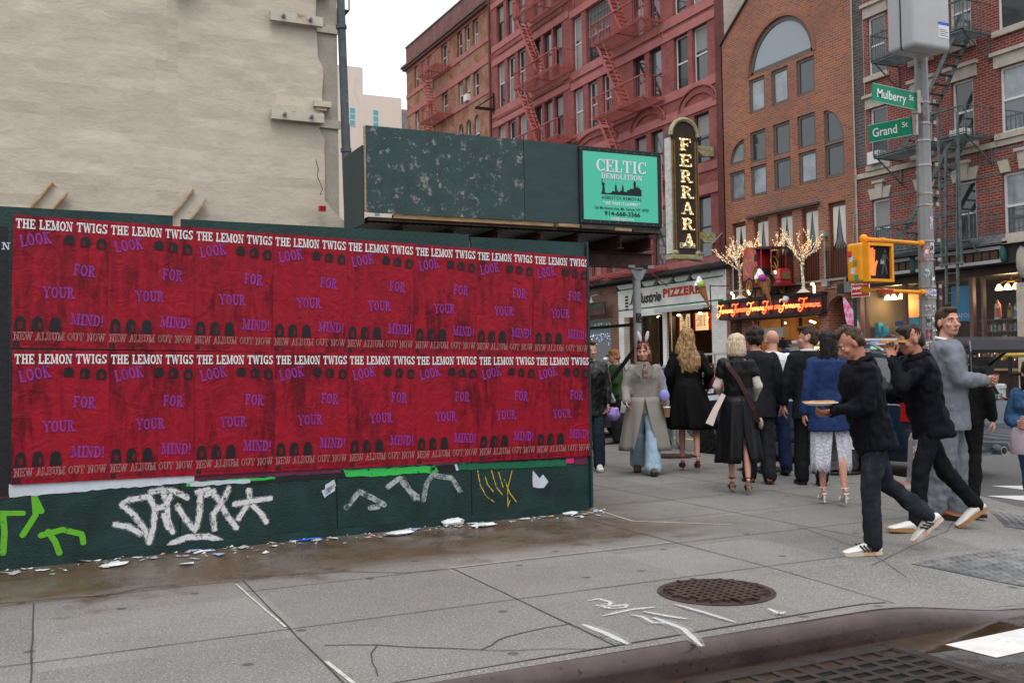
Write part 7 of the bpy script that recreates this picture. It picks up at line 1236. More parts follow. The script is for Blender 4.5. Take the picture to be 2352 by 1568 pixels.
# ================================================================== PEOPLE
mSKIN = M('skin_light', (.50, .25, .18), .5, var=.08, vs=9); mSKIN2 = M('skin_tan', (.38, .17, .11), .5, var=.08, vs=9); mLIP = M('lips', (.36, .11, .10), .45); mEYEW = M('eye_white', (.55, .53, .52), .3); mIRIS = M('iris_dark', (.03, .02, .018), .2)
def hairm(n, c, d): return M('hair_'+n, c, .5, spec=.2, var=.45, vs=7, stretch=(9, 9, 1.2), bump=.6, bs=9, dirt=d, ds=6, dth=.52)
HR = {'blonde': hairm('blonde', (.36, .22, .10), (.16, .085, .04)), 'platinum': hairm('platinum', (.60, .47, .34), (.42, .31, .20)), 'black': hairm('black', (.010, .008, .008), (.02, .016, .016)), 'brown': hairm('brown', (.06, .033, .019), (.033, .018, .011)), 'auburn': hairm('auburn', (.14, .035, .018), (.08, .02, .01)), 'ginger': hairm('ginger', (.42, .19, .07), (.3, .12, .04)), 'dark': hairm('dark', (.022, .014, .011), (.035, .022, .016))}
def cl(n, c, rough=.75, **k): k.setdefault('spec', .07); k.setdefault('var', .14); k.setdefault('vs', 5); k.setdefault('bump', .15); k.setdefault('bs', 9); return M('cloth_'+n, c, rough, **k)
BAKE = []
def cap(mb, p, q, r0, r1, n=12, sq=None):
    p, q = V(p), V(q); d = (q-p); d = d.normalized() if d.length > 1e-6 else ZP.copy(); a = d.cross(V((.3, .2, 1)) if abs(d.z) < .9 else YP).normalized(); c = d.cross(a); rs = []
    for t in (-1, -.8, -.45, 0): rs.append((p+d*r0*t, r0*sqrt(max(.0004, 1-t*t))))
    for t in (0, .45, .8, 1): rs.append((q+d*r1*t, r1*sqrt(max(.0004, 1-t*t))))
    mb.rings([[o+a*r*cos(2*pi*j/n)+c*r*sin(2*pi*j/n) for j in range(n)] for o, r in rs])
def rotx(v, a): return V((v.x, v.y*cos(a)+v.z*sin(a), -v.y*sin(a)+v.z*cos(a)))     # lean forward by a
class Person:
    def __init__(s, label, pos, face, H=1.75, fem=False, lean=0, legs=((3, 4, .02), (-3, 4, .02)), hands=None, head=(0, 0), skin=None, heel=0, z=None, det=1, sw=None, feet=(0, 0), group=None, spread=0, bare=False):
        x, y = pos; s.s = H/1.755; s.bare = bare; s.fem = fem; s.det = det; s.skin = skin or mSKIN
        s.T = thing('person', label, 'person', (x, y, (ground(x, y) if z is None else z)), R(face), group)
        s.T.scale = (s.s,)*3; s.lean = R(lean); k = []
        for sd, (a, kn, ab) in zip((-1, 1), legs):
            h = V((sd*(.085+spread), 0, 0)); a, kn = R(a), R(kn); kk = h+V((sd*ab, sin(a), -cos(a)))*.43; an = kk+V((0, sin(a-kn), -cos(a-kn)))*.41; k.append((h, kk, an))
        fp = [R(f) for f in feet]; low = min(an.z-.085-heel*.9-(.17*sin(f) if f > 0 else 0) for (h, kk, an), f in zip(k, fp)); s.up = V((0, 0, -low))
        s.legs = [tuple(q+s.up for q in t) for t in k]; s.fp = fp; s.heel = heel; s.hip = s.up.copy(); s.sw = sw or (.165 if fem else .19)
        s.neck = s.P(0, -.015, .56); s.hc = s.P(0, .018, .69); yw, pt = R(head[0]), R(head[1]); s.Rh = Matrix.Rotation(yw, 3, 'Z') @ Matrix.Rotation(-pt-s.lean*.3, 3, 'X')
        s.arms = []
        for i, sd in enumerate((-1, 1)):
            S = s.P(sd*(s.sw-.012), -.012, .485); t = hands[i] if hands and hands[i] else (sd*.27, .04, -.06); h = V(t)+s.hip; d = h-S; L1, L2 = .285, .255
            if d.length > .535: d = d*(.535/d.length); h = S+d
            m = (L1*L1-L2*L2+d.length_squared)/(2*d.length); hh = sqrt(max(0, L1*L1-m*m)); pole = V((sd*.5, -.65, -.85)); dn = d.normalized(); pole = (pole-dn*pole.dot(dn)).normalized(); s.arms.append((S, S+dn*m+pole*hh, h))
        s.sk = MB(); s.fing = MB(); s.body()
    def P(s, x, y, z): return s.hip+rotx(V((x, y, z)), s.lean)
    def hd(s, x, y, z): return s.hc+s.Rh @ V((x, y, z))
    def rings(s, mb, prof, off=0, n=20, x=0):
        rs = []
        for z, rx, ry, yo in prof: rs.append([s.P((rx+off)*cos(2*pi*j/n), yo+(ry+off)*sin(2*pi*j/n), z) for j in range(n)])
        mb.rings(rs)
    def prof(s):
        if s.fem: return [(-.10, .15, .11, -.01), (0, .165, .115, -.01), (.08, .15, .105, 0), (.18, .12, .09, .005), (.28, .135, .10, .005), (.36, .148, .118, .012), (.44, .15, .10, 0), (.5, .13, .085, -.01), (.55, .065, .06, -.015)]
        return [(-.10, .15, .115, -.01), (0, .16, .12, -.005), (.1, .155, .115, .005), (.2, .16, .115, .005), (.3, .175, .125, .01), (.4, .185, .125, .005), (.46, .178, .112, -.005), (.5, .14, .095, -.01), (.535, .09, .078, -.013), (.56, .065, .062, -.015)]
    def body(s):
        m = s.sk; f = .86 if s.fem else 1
        s.rings(m, [(z, rx*.86, ry*.84, yo) for z, rx, ry, yo in s.prof()]); lf = 1 if s.heel else .72; cap(m, s.P(0, -.015, .5), s.hd(0, -.02, -.06), .058*f, .054*f)
        E = lambda c, r: m.ell(s.hd(*c), r, 16, 12, s.Rh)
        E((0, -.012, .03), (.077, .094, .09)); E((0, .03, -.035), (.061, .062, .085)); E((0, .058, -.092), (.034, .03, .026)); E((0, .03, -.075), (.055, .05, .04))
        cap(m, s.hd(0, .088, .006), s.hd(0, .112, -.033), .009, .0145); E((0, .103, -.04), (.019, .012, .01)); cap(m, s.hd(-.036, .078, .022), s.hd(.036, .078, .022), .013, .013)
        for sd in (-1, 1): E((sd*.043, .063, -.03), (.023, .022, .02)); E((sd*.079, -.008, -.012), (.011, .02, .033))
        cap(m, s.hd(-.02, .088, -.068), s.hd(.02, .088, -.068), .009, .009)
        for h, kk, an in s.legs: cap(m, h, kk, .078*f*lf, .054*f*lf); cap(m, kk+V((0, -.004, -.02)), kk.lerp(an, .38)+V((0, -.012, 0)), .052*f*lf, .053*f*lf); cap(m, kk.lerp(an, .38)+V((0, -.012, 0)), an, .053*f*lf, .034*f*lf)
        for S, e, h in s.arms: cap(m, S.lerp(e, .12), e, .036*f, .034*f); cap(m, e, h, .035*f, .025*f)
        s.face()
    def face(s):
        if s.det < 1: return
        for sd in (-1, 1):
            b = MB(); b.ell(s.hd(sd*.031, .0755, -.001), (.0115, .0125, .0075), 10, 8, s.Rh); b.k = 1; b.ell(s.hd(sd*.031, .0845, -.001), (.006, .0045, .006), 8, 6, s.Rh); b.build('eye', [mEYEW, mIRIS], s.T, True)
    def brows(s, mat):
        for sd in (-1, 1): b = MB(); b.tube([s.hd(sd*.014, .0925, .02), s.hd(sd*.032, .0925, .026), s.hd(sd*.05, .08, .02)], [.004, .005, .003], 5); b.build('eyebrow', mat, s.T, True)
        b = MB(); b.ell(s.hd(0, .0945, -.0655), (.021, .006, .0045), 10, 6, s.Rh); b.ell(s.hd(0, .094, -.074), (.018, .006, .005), 10, 6, s.Rh); b.build('lips', mLIP, s.T, True)
    def hand(s, i, curl=.4, nrm=None, d=None, spread=1):
        S, e, h = s.arms[i]; d = V(d).normalized() if d else (h-e).normalized(); sd = (-1, 1)[i]; n = V(nrm) if nrm else V((-sd, .1, 0)); n = (n-d*n.dot(d)).normalized(); u = d.cross(n).normalized()*(-sd)
        # u points to the thumb side
        f = .9 if s.fem else 1
        for k in range(4): q = h+d*.035*f+u*(k-1.5)*.019*f; cap(s.sk, q-d*.02, h+d*.085*f+u*(k-1.5)*.020*f, .015*f, .013*f, 8)
        for k in range(4):
            L = (.058, .070, .075, .066)[k]*f; o = h+d*.088*f+u*(k-1.5)*.0205*f*spread; c1, c2 = curl, curl*1.8+.12; p1 = o+(d*cos(c1)+n*sin(c1))*L*.55; p2 = p1+(d*cos(c2)+n*sin(c2))*L*.5; cap(s.fing, o, p1, .0092*f, .0085*f, 7); cap(s.fing, p1, p2, .0085*f, .007*f, 7)
        o = h+d*.03*f+u*.032*f; p1 = o+(d*.75+u*.55+n*(.25+curl*.4)).normalized()*.042*f; cap(s.fing, o, p1, .012*f, .0105*f, 7); cap(s.fing, p1, p1+(d*.85+u*.1+n*(.3+curl*.5)).normalized()*.034*f, .0105*f, .008*f, 7); return h+d*.09*f
    def rm(s, mb, name, mat, vox=.011, it=4, disp=0, extra=None, fr=(7, 7, 3)):
        o = mb.build(name, mat, s.T); md = o.modifiers.new('r', 'REMESH'); md.mode = 'VOXEL'; md.voxel_size = vox; m2 = o.modifiers.new('s', 'SMOOTH'); m2.factor = .5; m2.iterations = it; BAKE.append((o, disp, extra, fr)); return o
    def done(s): return s.rm(s.sk, 'body', s.skin, .0075 if s.det > 1 else (.0095 if s.det == 1 else .014), 3, 0, s.fing)
    # ---- garments
    def top(s, mat, zb=-.1, off=.022, sleeve='long', flare=0, name='jacket', vox=.013, collar=.0, disp=.007, slv=.012, neck=.535):
        m = MB(); pr = [q for q in s.prof() if zb+.03 < q[0] < .545]; lo = s.prof(); k = [q for q in lo if q[0] <= zb+.03]; a = pr[0]
        base = (zb, a[1]+flare, a[2]+flare*.8, a[3]); pr2 = [(z, rx, ry, yo) for z, rx, ry, yo in pr]
        if zb < -.12: pr2 = [(zb, .158+flare, .122+flare, -.01), (zb*.5, .16+flare*.5, .122+flare*.5, -.01)]+[q for q in pr2 if q[0] > -.02]
        else: pr2 = [base]+pr2
        if s.fem is False or off > .03: pr2 = [(z, max(rx, .15) if z < .45 else rx, ry, yo) for z, rx, ry, yo in pr2]
        s.rings(m, pr2, off); s.rings(m, [(.5, .08, .075, -.015), (neck, .075, .072, -.012), (neck+.015+collar, .073, .072, -.01)], .012)
        for S, e, h in s.arms:
            cap(m, S.lerp(e, .04), S.lerp(e, .5), .052+off*.3, .05+off*.45)
            if sleeve == 'short': cap(m, S.lerp(e, .05), S.lerp(e, .72), .053+off*.3, .056+off*.6)
            elif sleeve == 'long': cap(m, S.lerp(e, .4), e, .055+slv, .05+slv); w2 = e.lerp(h, .93); cap(m, e, w2, .05+slv, .037+slv)
        return s.rm(m, name, mat, vox, 4, disp)
    def pants(s, mat, off=.016, flare=0, zt=.1, name='trousers', disp=.007):
        m = MB(); s.rings(m, [(-.13, .14, .105, -.01), (-.05, .16, .118, -.01), (.02, .163, .12, -.008), (zt, .152, .112, 0)], off*.8)
        for h, kk, an in s.legs: cap(m, h+V((0, 0, -.03)), kk, .086+off, .062+off); cap(m, kk, an+V((0, -.012, .0)), .062+off+flare*.35, .052+off+flare)
        return s.rm(m, name, mat, .013, 3, disp)
    def skirt(s, mat, zt, zb, rt, rb, folds=9, fd=.02, name='skirt', open_=None, thick=.006, sway=(0, 0), jag=0, n=72):
        """cloth tube from height zt to zb (relative to the hips) with folds; open_ = (centre angle, half width at the hem) leaves a slit"""
        m = MB(); N = 10; o = []
        for i in range(N+1):
            t = i/N; z = zt+(zb-zt)*t; rx = rt[0]+(rb[0]-rt[0])*t**.8; ry = rt[1]+(rb[1]-rt[1])*t**.8; ring = []
            for j in range(n+1):
                a = 2*pi*j/n
                if open_: a0, hw = open_[0], open_[1]; w2 = R(hw)*max(0, (t-open_[2])/(1-open_[2])) if len(open_) > 2 else R(hw)*t; a = R(a0)+w2+(2*pi-2*w2)*j/n
                f = fd*t*(sin(folds*a+.7)+.5*sin((folds*2+1)*a+2)); zz = z-(jag*random.random() if i == N else 0)
                c = s.P(0, 0, max(zz, -.05)) if zz > -.05 else s.hip+V((0, 0, zz)); ring.append(V((c.x+sway[0]*t*t+(rx+f)*cos(a), c.y+sway[1]*t*t+(ry+f)*sin(a), c.z)))
            o.append(ring)
        m.v = [tuple(p) for r in o for p in r]; m.f = [(i*(n+1)+j, i*(n+1)+j+1, (i+1)*(n+1)+j+1, (i+1)*(n+1)+j) for i in range(N) for j in range(n)]; m.m = [0]*len(m.f)
        ob = m.build(name, mat, s.T, True); sd = ob.modifiers.new('t', 'SOLIDIFY'); sd.thickness = thick; sd.offset = -1; return ob
    def shoe(s, i, mat, sole, kind='shoe', L=.27):
        h, kk, an = s.legs[i]; f = s.fp[i]; d = V((.08*(-1, 1)[i], cos(f), -sin(f))).normalized(); n = V((0, sin(f), cos(f))); u = d.cross(n); hl = s.heel
        if kind == 'heel': pt = 0.45; d = V((0, cos(pt+f*.5), -sin(pt+f*.5))); n = V((0, -d.z, d.y)); u = d.cross(n)
        o = an-n*.085; st = [(-.065, .026, .0, .06), (-.045, .034, 0, .085), (.0, .037, 0, .10), (.06, .041, 0, .085), (.12, .046, 0, .06), (.165, .043, 0, .045), (.20, .026, .002, .03)]
        if kind == 'boot': st = [(q[0], q[1]+.004, q[2], q[3]*1.2) for q in st]
        k = L/.27*(.92 if s.fem else 1); m = MB()
        def ring(x, w2, z0, z1): return [o+d*x*k+u*w2*cos(a)*k+n*(z0+(z1-z0)*(.5+.5*sin(a))) for a in [2*pi*j/12 for j in range(12)]]
        if kind != 'heel':
            m.rings([ring(x, w2, .012, z1) for x, w2, z0, z1 in st]); m.k = 1; m.rings([[o+d*x*k+u*sx*(w2+.004)*k+n*zz for sx, zz in ((-1, 0), (1, 0), (1, .026), (-1, .026))] for x, w2, z0, z1 in st])
            if kind == 'striped':
                m.k = 2
                for q in (.03, .055, .08):
                    for sd in (-1, 1): m.bar(o+d*(q-.02)*k+u*sd*.044*k+n*.03, o+d*(q+.015)*k+u*sd*.036*k+n*.078, .012, .012)
            return m.build('shoe', [mat, sole, mTRIM], s.T, True)
        # high heel: bare foot, strap, sole and heel
        for x, w2, z0, z1 in ((-.03, .03, 0, .07), (.04, .033, 0, .055), (.1, .04, 0, .035)): cap(s.sk, o+d*(x-.02)*k+n*.03, o+d*(x+.03)*k+n*.024, w2*.8, w2*.72)
        m.rings([[o+d*x*k+u*sx*w2*k+n*zz for sx, zz in ((-1, -.006), (1, -.006), (1, .006), (-1, .006))] for x, w2 in ((-.055, .028), (.04, .028), (.11, .04), (.16, .03))])
        e = o-d*.04*k; m.k = 1; m.cyl(e, V((e.x, e.y-.004, e.z-hl*.98)), .028 if hl < .085 else .014, .024 if hl < .085 else .008, 8); m.k = 0
        m.tube([an+V((.036*cos(a), .036*sin(a), .0)) for a in [k2*pi/8 for k2 in range(16)]], .006, 5, True); m.tube([o+d*.1*k+u*.042*cos(a)+n*(.0+.045*sin(a)) for a in [k2*pi/7 for k2 in range(8)]], .009, 5); m.tube([an+V((0, -.036, 0)), o-d*.05*k+n*.02], .005, 5)
        return m.build('shoe', [mat, sole], s.T, True)
    def hair(s, col, kind='short', disp=.006):
        m = MB(); E = lambda c, r: m.ell(s.hd(*c), r, 18, 12, s.Rh)
        if kind == 'short': E((0, -.022, .05), (.083, .096, .08)); E((0, -.045, -.005), (.078, .07, .06)); E((0, .045, .097), (.062, .048, .03)); E((0, -.07, -.045), (.055, .04, .035))
        if kind == 'quiff': E((0, -.022, .05), (.083, .096, .08)); E((0, -.045, -.005), (.079, .07, .06)); E((0, .05, .108), (.06, .05, .034)); E((0, .0, .12), (.06, .07, .03)); E((0, -.07, -.045), (.055, .04, .03))
        if kind == 'curly': E((0, -.02, .055), (.092, .104, .088)); E((0, -.05, -.01), (.088, .075, .075)); E((0, .04, .1), (.07, .055, .042))
        if kind == 'bob': E((0, -.02, .05), (.098, .108, .088)); E((0, -.04, -.01), (.108, .092, .085)); m.rings([[s.hd(w2*cos(a), -.045+d2*sin(a), z) for a in [2*pi*j/20 for j in range(20)]] for z, w2, d2 in ((.03, .104, .09), (-.05, .116, .092), (-.11, .112, .086), (-.145, .088, .065))]); E((0, .055, .085), (.066, .04, .035))
        if kind == 'long': E((0, -.02, .05), (.097, .108, .09)); m.rings([[s.hd(w2*cos(a)+.02*sin(z*14), -.052+yo+d2*sin(a), z) for a in [2*pi*j/20 for j in range(20)]] for z, w2, d2, yo in ((.05, .097, .085, 0), (-.05, .115, .085, -.01), (-.15, .14, .075, -.035), (-.26, .155, .07, -.05), (-.36, .14, .065, -.055), (-.44, .11, .05, -.05), (-.5, .05, .03, -.045))])
        if kind == 'lob': E((0, -.02, .05), (.092, .104, .086)); m.rings([[s.hd(w2*cos(a), -.05+d2*sin(a), z) for a in [2*pi*j/20 for j in range(20)]] for z, w2, d2 in ((.04, .093, .082), (-.05, .10, .08), (-.13, .1, .075), (-.2, .085, .06), (-.225, .05, .04))])
        if kind == 'stubble': E((0, -.02, .035), (.0795, .094, .0855))
        o = s.rm(m, 'hair', HR[col], .0085, 3, disp, None, (16, 16, 4)); return o
def prop(owner, name, label, cat): return thing(name, label, cat, owner.T.matrix_world.translation if False else owner.T.location, owner.T.rotation_euler.z)
def held(owner, name, label, cat, at):
    t = thing(name, label, cat, owner.T.location, owner.T.rotation_euler.z); r = Matrix.Rotation(owner.T.rotation_euler.z, 3, 'Z'); t.location = owner.T.location+r @ (V(at)*owner.s); return t
cSUIT, cCHAR = cl('charcoal', (.016, .018, .021)), cl('dark_suit', (.011, .012, .014)); cGREY = cl('light_grey', (.16, .17, .195), var=.08, bump=.15, bs=60); cNAVY = cl('navy', (.018, .032, .085)); cBLUE = cl('royal_blue', (.016, .031, .095), .6); cBLK = cl('black', (.0055, .0055, .006), .7); cBLKS = cl('black_satin', (.006, .006, .007), .45, spec=.2); cJKT = cl('softshell', (.0055, .006, .009), .6); cJEANK = cl('black_jeans', (.016, .018, .023), .8, dirt=(.028, .031, .037), ds=5); cDEN = cl('denim', (.032, .08, .165), .8, dirt=(.06, .115, .20), ds=6); cDENL = cl('light_denim', (.30, .42, .54), .8, dirt=(.40, .50, .60), ds=5); cWHT = cl('white_shirt', (.66, .66, .70), .6, var=.05); cTRE = cl('trench', (.25, .228, .20), .8, var=.08); cCRM = cl('cream_silk', (.55, .50, .42), .45); cLEA = cl('leather', (.009, .009, .010), .35, spec=.3); cGRN = cl('olive', (.045, .085, .03)); cTEE = cl('grey_tee', (.055, .055, .062)); cLACE = M('cloth_lace', (.60, .59, .64), .7, var=.3, vs=28, dirt=(.36, .38, .52), ds=34, dth=.54, dw=.03, bump=.8, bs=35); cCAPN = cl('cap_navy', (.02, .03, .09)); cDRS = cl('dark_mix', (.016, .016, .02))
lBRN = M('leather_tan', (.30, .11, .025), .32); lBRD = M('leather_brown', (.15, .04, .015), .3); lOX = M('leather_oxblood', (.05, .014, .012), .35); lWHT = M('leather_white', (.62, .60, .56), .4, dirt=(.4, .38, .34), ds=14, dth=.62); lBLK = M('leather_black', (.012, .012, .013), .35); lSOL = M('sole_pale', (.50, .42, .32), .6); lGUM = M('sole_gum', (.34, .16, .06), .6); lORG = M('sole_orange', (.48, .42, .34), .6, dirt=(.5, .08, .02), ds=6, dth=.6); lDRK = M('sole_dark', (.015, .013, .012), .6); lWINE = M('leather_wine', (.13, .012, .02), .25); lCORK = M('heel_cork', (.34, .22, .13), .7, dirt=(.12, .07, .04), ds=45, dth=.5, dw=.03)
# --- the two walkers in front
def walker(label, pos, face, H, legs, feet, hands, pants, shoe, sole, kind, hair, head, lean, name):
    p = Person(label, pos, face, H, False, lean, legs, hands, head, feet=feet, det=2, skin=mSKIN2)
    p.top(cJKT, -.14, .033, flare=.004, collar=.025, disp=.012, slv=.016); p.pants(pants, .008, .004, disp=.010); p.hair(hair, 'quiff' if hair == 'brown' else 'short', .008); p.brows(HR[hair])
    for i in (0, 1): p.shoe(i, shoe, sole, kind, .30)
    for i in (0, 1): p.hand(i, .75, (0, 0, 1) if i else (0, .1, 1))
    b = MB(); q = p.P(.02, .13, .36); b.bar(q, q+V((.09, 0, 0)), .004, .012); b.build('chest_zip', M('reflective_tape', (.4, .4, .45), .4), p.T); m = MB(); m.tube([p.P(.085*cos(a), -.015+.085*sin(a), .545+.03*sin(a)*-1) for a in [k*pi/10 for k in range(20)]], .03, 8, True); m.ell(p.P(0, -.1, .5), (.1, .045, .06)); p.rm(m, 'hood', cJKT, .012, 3, .006); p.done(); return p
w1 = walker('man in black jacket and jeans striding left, nearest, with a paper plate', (5.30, 5.16), 64, 1.60, ((7, 6, 0), (-17, 34, 0)), (0, 40), ((-.05, .31, .17), (.11, .28, .14)), cJEANK, lWHT, lORG, 'striped', 'brown', (-4, 26), 11, 'a')
pl = held(w1, 'paper_plate', 'paper plate with a pizza slice carried low by the front walker', 'paper plate', w1.hip+V((.02, .38, .2))); b = MB(); b.lathe([(.02, .0), (.09, .004), (.12, .02), (.118, .024), (.08, .008)], n=20); b.build('plate', M('plate_paper', (.6, .6, .6), .7), pl, True); b = MB(); b.prism([(-.07, -.08), (.07, -.08), (0, .13)], (0, 0, .022), XP, YP, (0, 0, .012)); b.build('pizza_slice', M('pizza', (.5, .22, .06), .6, dirt=(.55, .42, .2), ds=25), pl)
w2 = walker('man in black zip jacket biting a pizza slice, walking behind the first walker', (6.35, 5.60), 66, 1.65, ((15, 5, 0), (-20, 20, .0)), (-5, 32), ((-.07, .32, .53), (.12, .38, .20)), cl('black_chino', (.008, .009, .011)), lWHT, lGUM, 'shoe', 'dark', (4, 10), 10, 'b')
pl = held(w2, 'pizza_slice', 'folded pizza slice held at the mouth of the second walker', 'pizza slice', w2.hip+V((-.05, .31, .655))); b = MB(); b.prism([(-.05, -.1), (.05, -.1), (.02, .1), (-.02, .1)], (0, 0, 0), XP, YP, (0, 0, .02)); b.build('slice', MATS['pizza'], pl)
pl = held(w2, 'paper_plate', 'white paper plate in the other hand of the second walker', 'paper plate', w2.hip+V((.1, .46, .235))); b = MB(); b.lathe([(.02, .0), (.09, .004), (.115, .018), (.113, .022), (.08, .008)], n=20); b.build('plate', MATS['plate_paper'], pl, True)
# --- man in the pale grey suit
g = Person('tall young man in pale grey suit holding a phone, looking right', (6.98, 5.93), -138, 1.79, False, -1, ((5, 5, .03), (-7, 3, .03)), ((-.05, .26, .20), (.04, .28, .21)), (-56, -3), det=2, feet=(0, 0)); g.top(cGREY, -.2, .026, flare=.012, disp=.008, slv=.016); g.pants(cGREY, .02, .02, disp=.012); g.hair('brown', 'short', .004); g.brows(HR['brown']); [g.shoe(i, lBRD, lDRK, 'shoe', .30) for i in (0, 1)]; [g.hand(i, .9, ((1, .2, .3), (-1, .2, .3))[i]) for i in (0, 1)]; g.done()
m = MB(); m.tube([g.P(.074*cos(a), -.014+.070*sin(a), .545+.02*cos(a+pi/2)) for a in [k*pi/10 for k in range(20)]], .014, 6, True); m.build('shirt_collar', cWHT, g.T, True); b = MB(); b.prism([(0, .5), (.03, .47), (.018, .05), (-.018, .05), (-.03, .47)], g.P(0, .162, 0), XP, g.P(0, 0, 1)-g.hip, (0, .006, 0)); b.build('dark_tie', cNAVY, g.T)
for sd in (-1, 1): b = MB(); b.prism([(sd*.05, .53), (sd*.12, .44), (sd*.085, .40), (sd*.02, .14), (sd*.03, .3)], g.P(0, .168, 0), XP, g.P(0, 0, 1)-g.hip, (0, .008, 0)); b.build('lapel', cGREY, g.T)
pl = held(g, 'smartphone', 'dark smartphone in the hands of the man in grey', 'phone', g.hip+V((.0, .38, .28))); b = MB(); b.box(-.04, -.075, -.005, .04, .075, .005); b.build('phone_body', mBLK, pl)
# --- the group walking away
FA = -32
a = Person('woman with black lob hair in oversized royal blue blazer and white lace skirt', (6.72, 7.05), FA, 1.55, True, 2, ((6, 6, 0), (-9, 8, 0)), ((-.27, .0, -.08), (.27, .02, -.08)), (6, 0), heel=.09, feet=(0, 10)); a.top(cBLUE, -.24, .05, flare=.03, disp=.008, slv=.024, name='blazer'); a.hair('black', 'lob'); a.skirt(cLACE, .0, -.62, (.2, .15), (.20, .17), 7, .012, 'lace_skirt', (-90, 15, .25), jag=.06); [a.shoe(i, lWHT, lWHT, 'heel') for i in (0, 1)]; [a.hand(i, .3) for i in (0, 1)]; a.done()
a = Person('woman with platinum bob in black sleeveless trench dress and cream sleeves', (6.57, 8.2), FA-4, 1.57, True, 1, ((4, 4, 0), (-8, 10, 0)), ((-.17, .24, .1), (.2, .22, .06)), (-4, 0), heel=.08, feet=(0, 12)); m = cBLKS; a.top(m, -.1, .03, 'none', .0, 'vest', collar=.02); a.skirt(m, .1, -.66, (.165, .14), (.25, .22), 6, .028, 'dress_skirt', (-75, 12, .55)); a.hair('platinum', 'bob', .004); [a.shoe(i, lOX, lCORK, 'heel') for i in (0, 1)]; [a.hand(i, .4) for i in (0, 1)]
m = MB()
for S, e, h in a.arms: cap(m, S.lerp(e, .3), e, .05, .054); cap(m, e, h, .056, .034)
a.rm(m, 'silk_sleeves', cCRM, .012, 3, .006); m = MB(); m.rings([[a.P((.158)*cos(t), .132*sin(t), z) for t in [2*pi*j/24 for j in range(24)]] for z in (.105, .165)]); m.build('belt', cBLK, a.T, True); m = MB(); m.ribbon([a.P(-.16, -.1, .12), a.P(-.26, -.14, -.06), a.P(-.33, -.16, -.22)], [.05, .07, .09], (0, -1, .2)); ob = m.build('belt_end', M('belt_lining', (.55, .46, .40), .7), a.T); sd = ob.modifiers.new('t', 'SOLIDIFY'); sd.thickness = .006
m = MB(); st = [a.P(-.1, -.16, .44), a.P(-.0, -.165, .3), a.P(.09, -.16, .12), a.P(.17, -.13, -.06), a.P(.22, -.07, -.2)]; m.ribbon([a.P(-.12, -.06, .535)]+st, .05, (0, -1, 0)); ob = m.build('bag_strap', M('strap_brown', (.045, .018, .018), .5), a.T); sd = ob.modifiers.new('t', 'SOLIDIFY'); sd.thickness = .006; m = MB(); m.ell(a.P(.25, .0, -.22), (.03, .08, .07)); m.build('shoulder_bag', M('bag_tan', (.38, .30, .2), .6, dirt=(.15, .1, .05), ds=30), a.T, True); a.done()
a = Person('man with curly dark hair in charcoal suit and tan brogues', (7.3, 8.78), FA, 1.74, False, 1, ((4, 4, .02), (-8, 8, .02)), ((-.27, .05, -.06), (.28, .05, -.07)), (-8, 0)); a.top(cSUIT, -.2, .035, flare=.02, slv=.02); a.pants(cSUIT, .018, .01); a.hair('dark', 'curly', .012); [a.shoe(i, lBRN, lDRK, 'shoe', .30) for i in (0, 1)]; [a.hand(i, .4) for i in (0, 1)]; a.done()
a = Person('bald man in white shirt and blue suit trousers', (7.98, 9.3), FA+6, 1.72, False, 0, ((3, 3, .02), (-7, 9, .02)), ((-.27, .03, -.04), (.2, .2, .1)), (10, 0), feet=(0, 10)); a.top(cWHT, -.04, .04, flare=.012, name='shirt', slv=.02); a.pants(cl('suit_blue', (.012, .019, .05)), .018, .012); [a.shoe(i, lOX, lDRK, 'shoe', .29) for i in (0, 1)]; [a.hand(i, .4) for i in (0, 1)]; m = MB(); m.rings([[a.P(.172*cos(t), .132*sin(t), z) for t in [2*pi*j/24 for j in range(24)]] for z in (-.02, .015)]); m.build('belt', lBLK, a.T, True); a.done()
a = Person('man with swept brown hair in black suit, head turned left', (7.62, 8.3), FA, 1.72, False, 0, ((3, 3, .02), (-5, 6, .02)), None, (62, 0)); a.top(cCHAR, -.2, .03, flare=.02); a.pants(cCHAR, .016, .008); a.hair('brown', 'quiff', .012); a.brows(HR['brown']); [a.shoe(i, lBLK, lDRK, 'shoe', .29) for i in (0, 1)]; [a.hand(i, .4) for i in (0, 1)]; m = MB(); m.tube([a.P(.08*cos(t), -.012+.078*sin(t), .558) for t in [k*pi/10 for k in range(20)]], .014, 6, True); m.build('shirt_collar', cWHT, a.T, True); a.done()
a = Person('woman with long wavy blonde hair in black knee-length coat and wine heels', (7.4, 10.2), FA, 1.70, True, 1, ((6, 6, 0), (-10, 12, 0)), ((-.26, .06, .0), (.26, .08, .06)), (0, 0), heel=.09, feet=(0, 14)); a.top(cBLK, -.1, .035, name='coat', slv=.016); a.skirt(cBLK, .14, -.47, (.175, .15), (.32, .28), 7, .03, 'coat_skirt', sway=(.06, 0)); a.hair('blonde', 'long', .01); [a.shoe(i, lWINE, lWINE, 'heel') for i in (0, 1)]; [a.hand(i, .5) for i in (0, 1)]; m = MB(); m.rings([[a.P(.175*cos(t), .145*sin(t), z) for t in [2*pi*j/24 for j in range(24)]] for z in (.12, .17)]); m.build('belt', cBLKS, a.T, True); a.done()
pl = held(a, 'handbag', 'wine red leather handbag at the elbow of the long-haired woman', 'handbag', a.hip+V((.33, .02, .15))); b = MB(); b.rings([[(.07*w3*cos(t), .15*w3*sin(t), z) for t in [2*pi*j/16 for j in range(16)]] for z, w3 in ((-.11, .8), (-.1, 1), (.02, 1), (.1, .6), (.12, .3))]); b.build('bag_body', lWINE, pl, True); b = MB(); b.tube([(0, .09*cos(t), .08+.12*sin(t)) for t in [k*pi/8 for k in range(9)]], .008, 5); b.build('bag_handle', lWINE, pl, True)
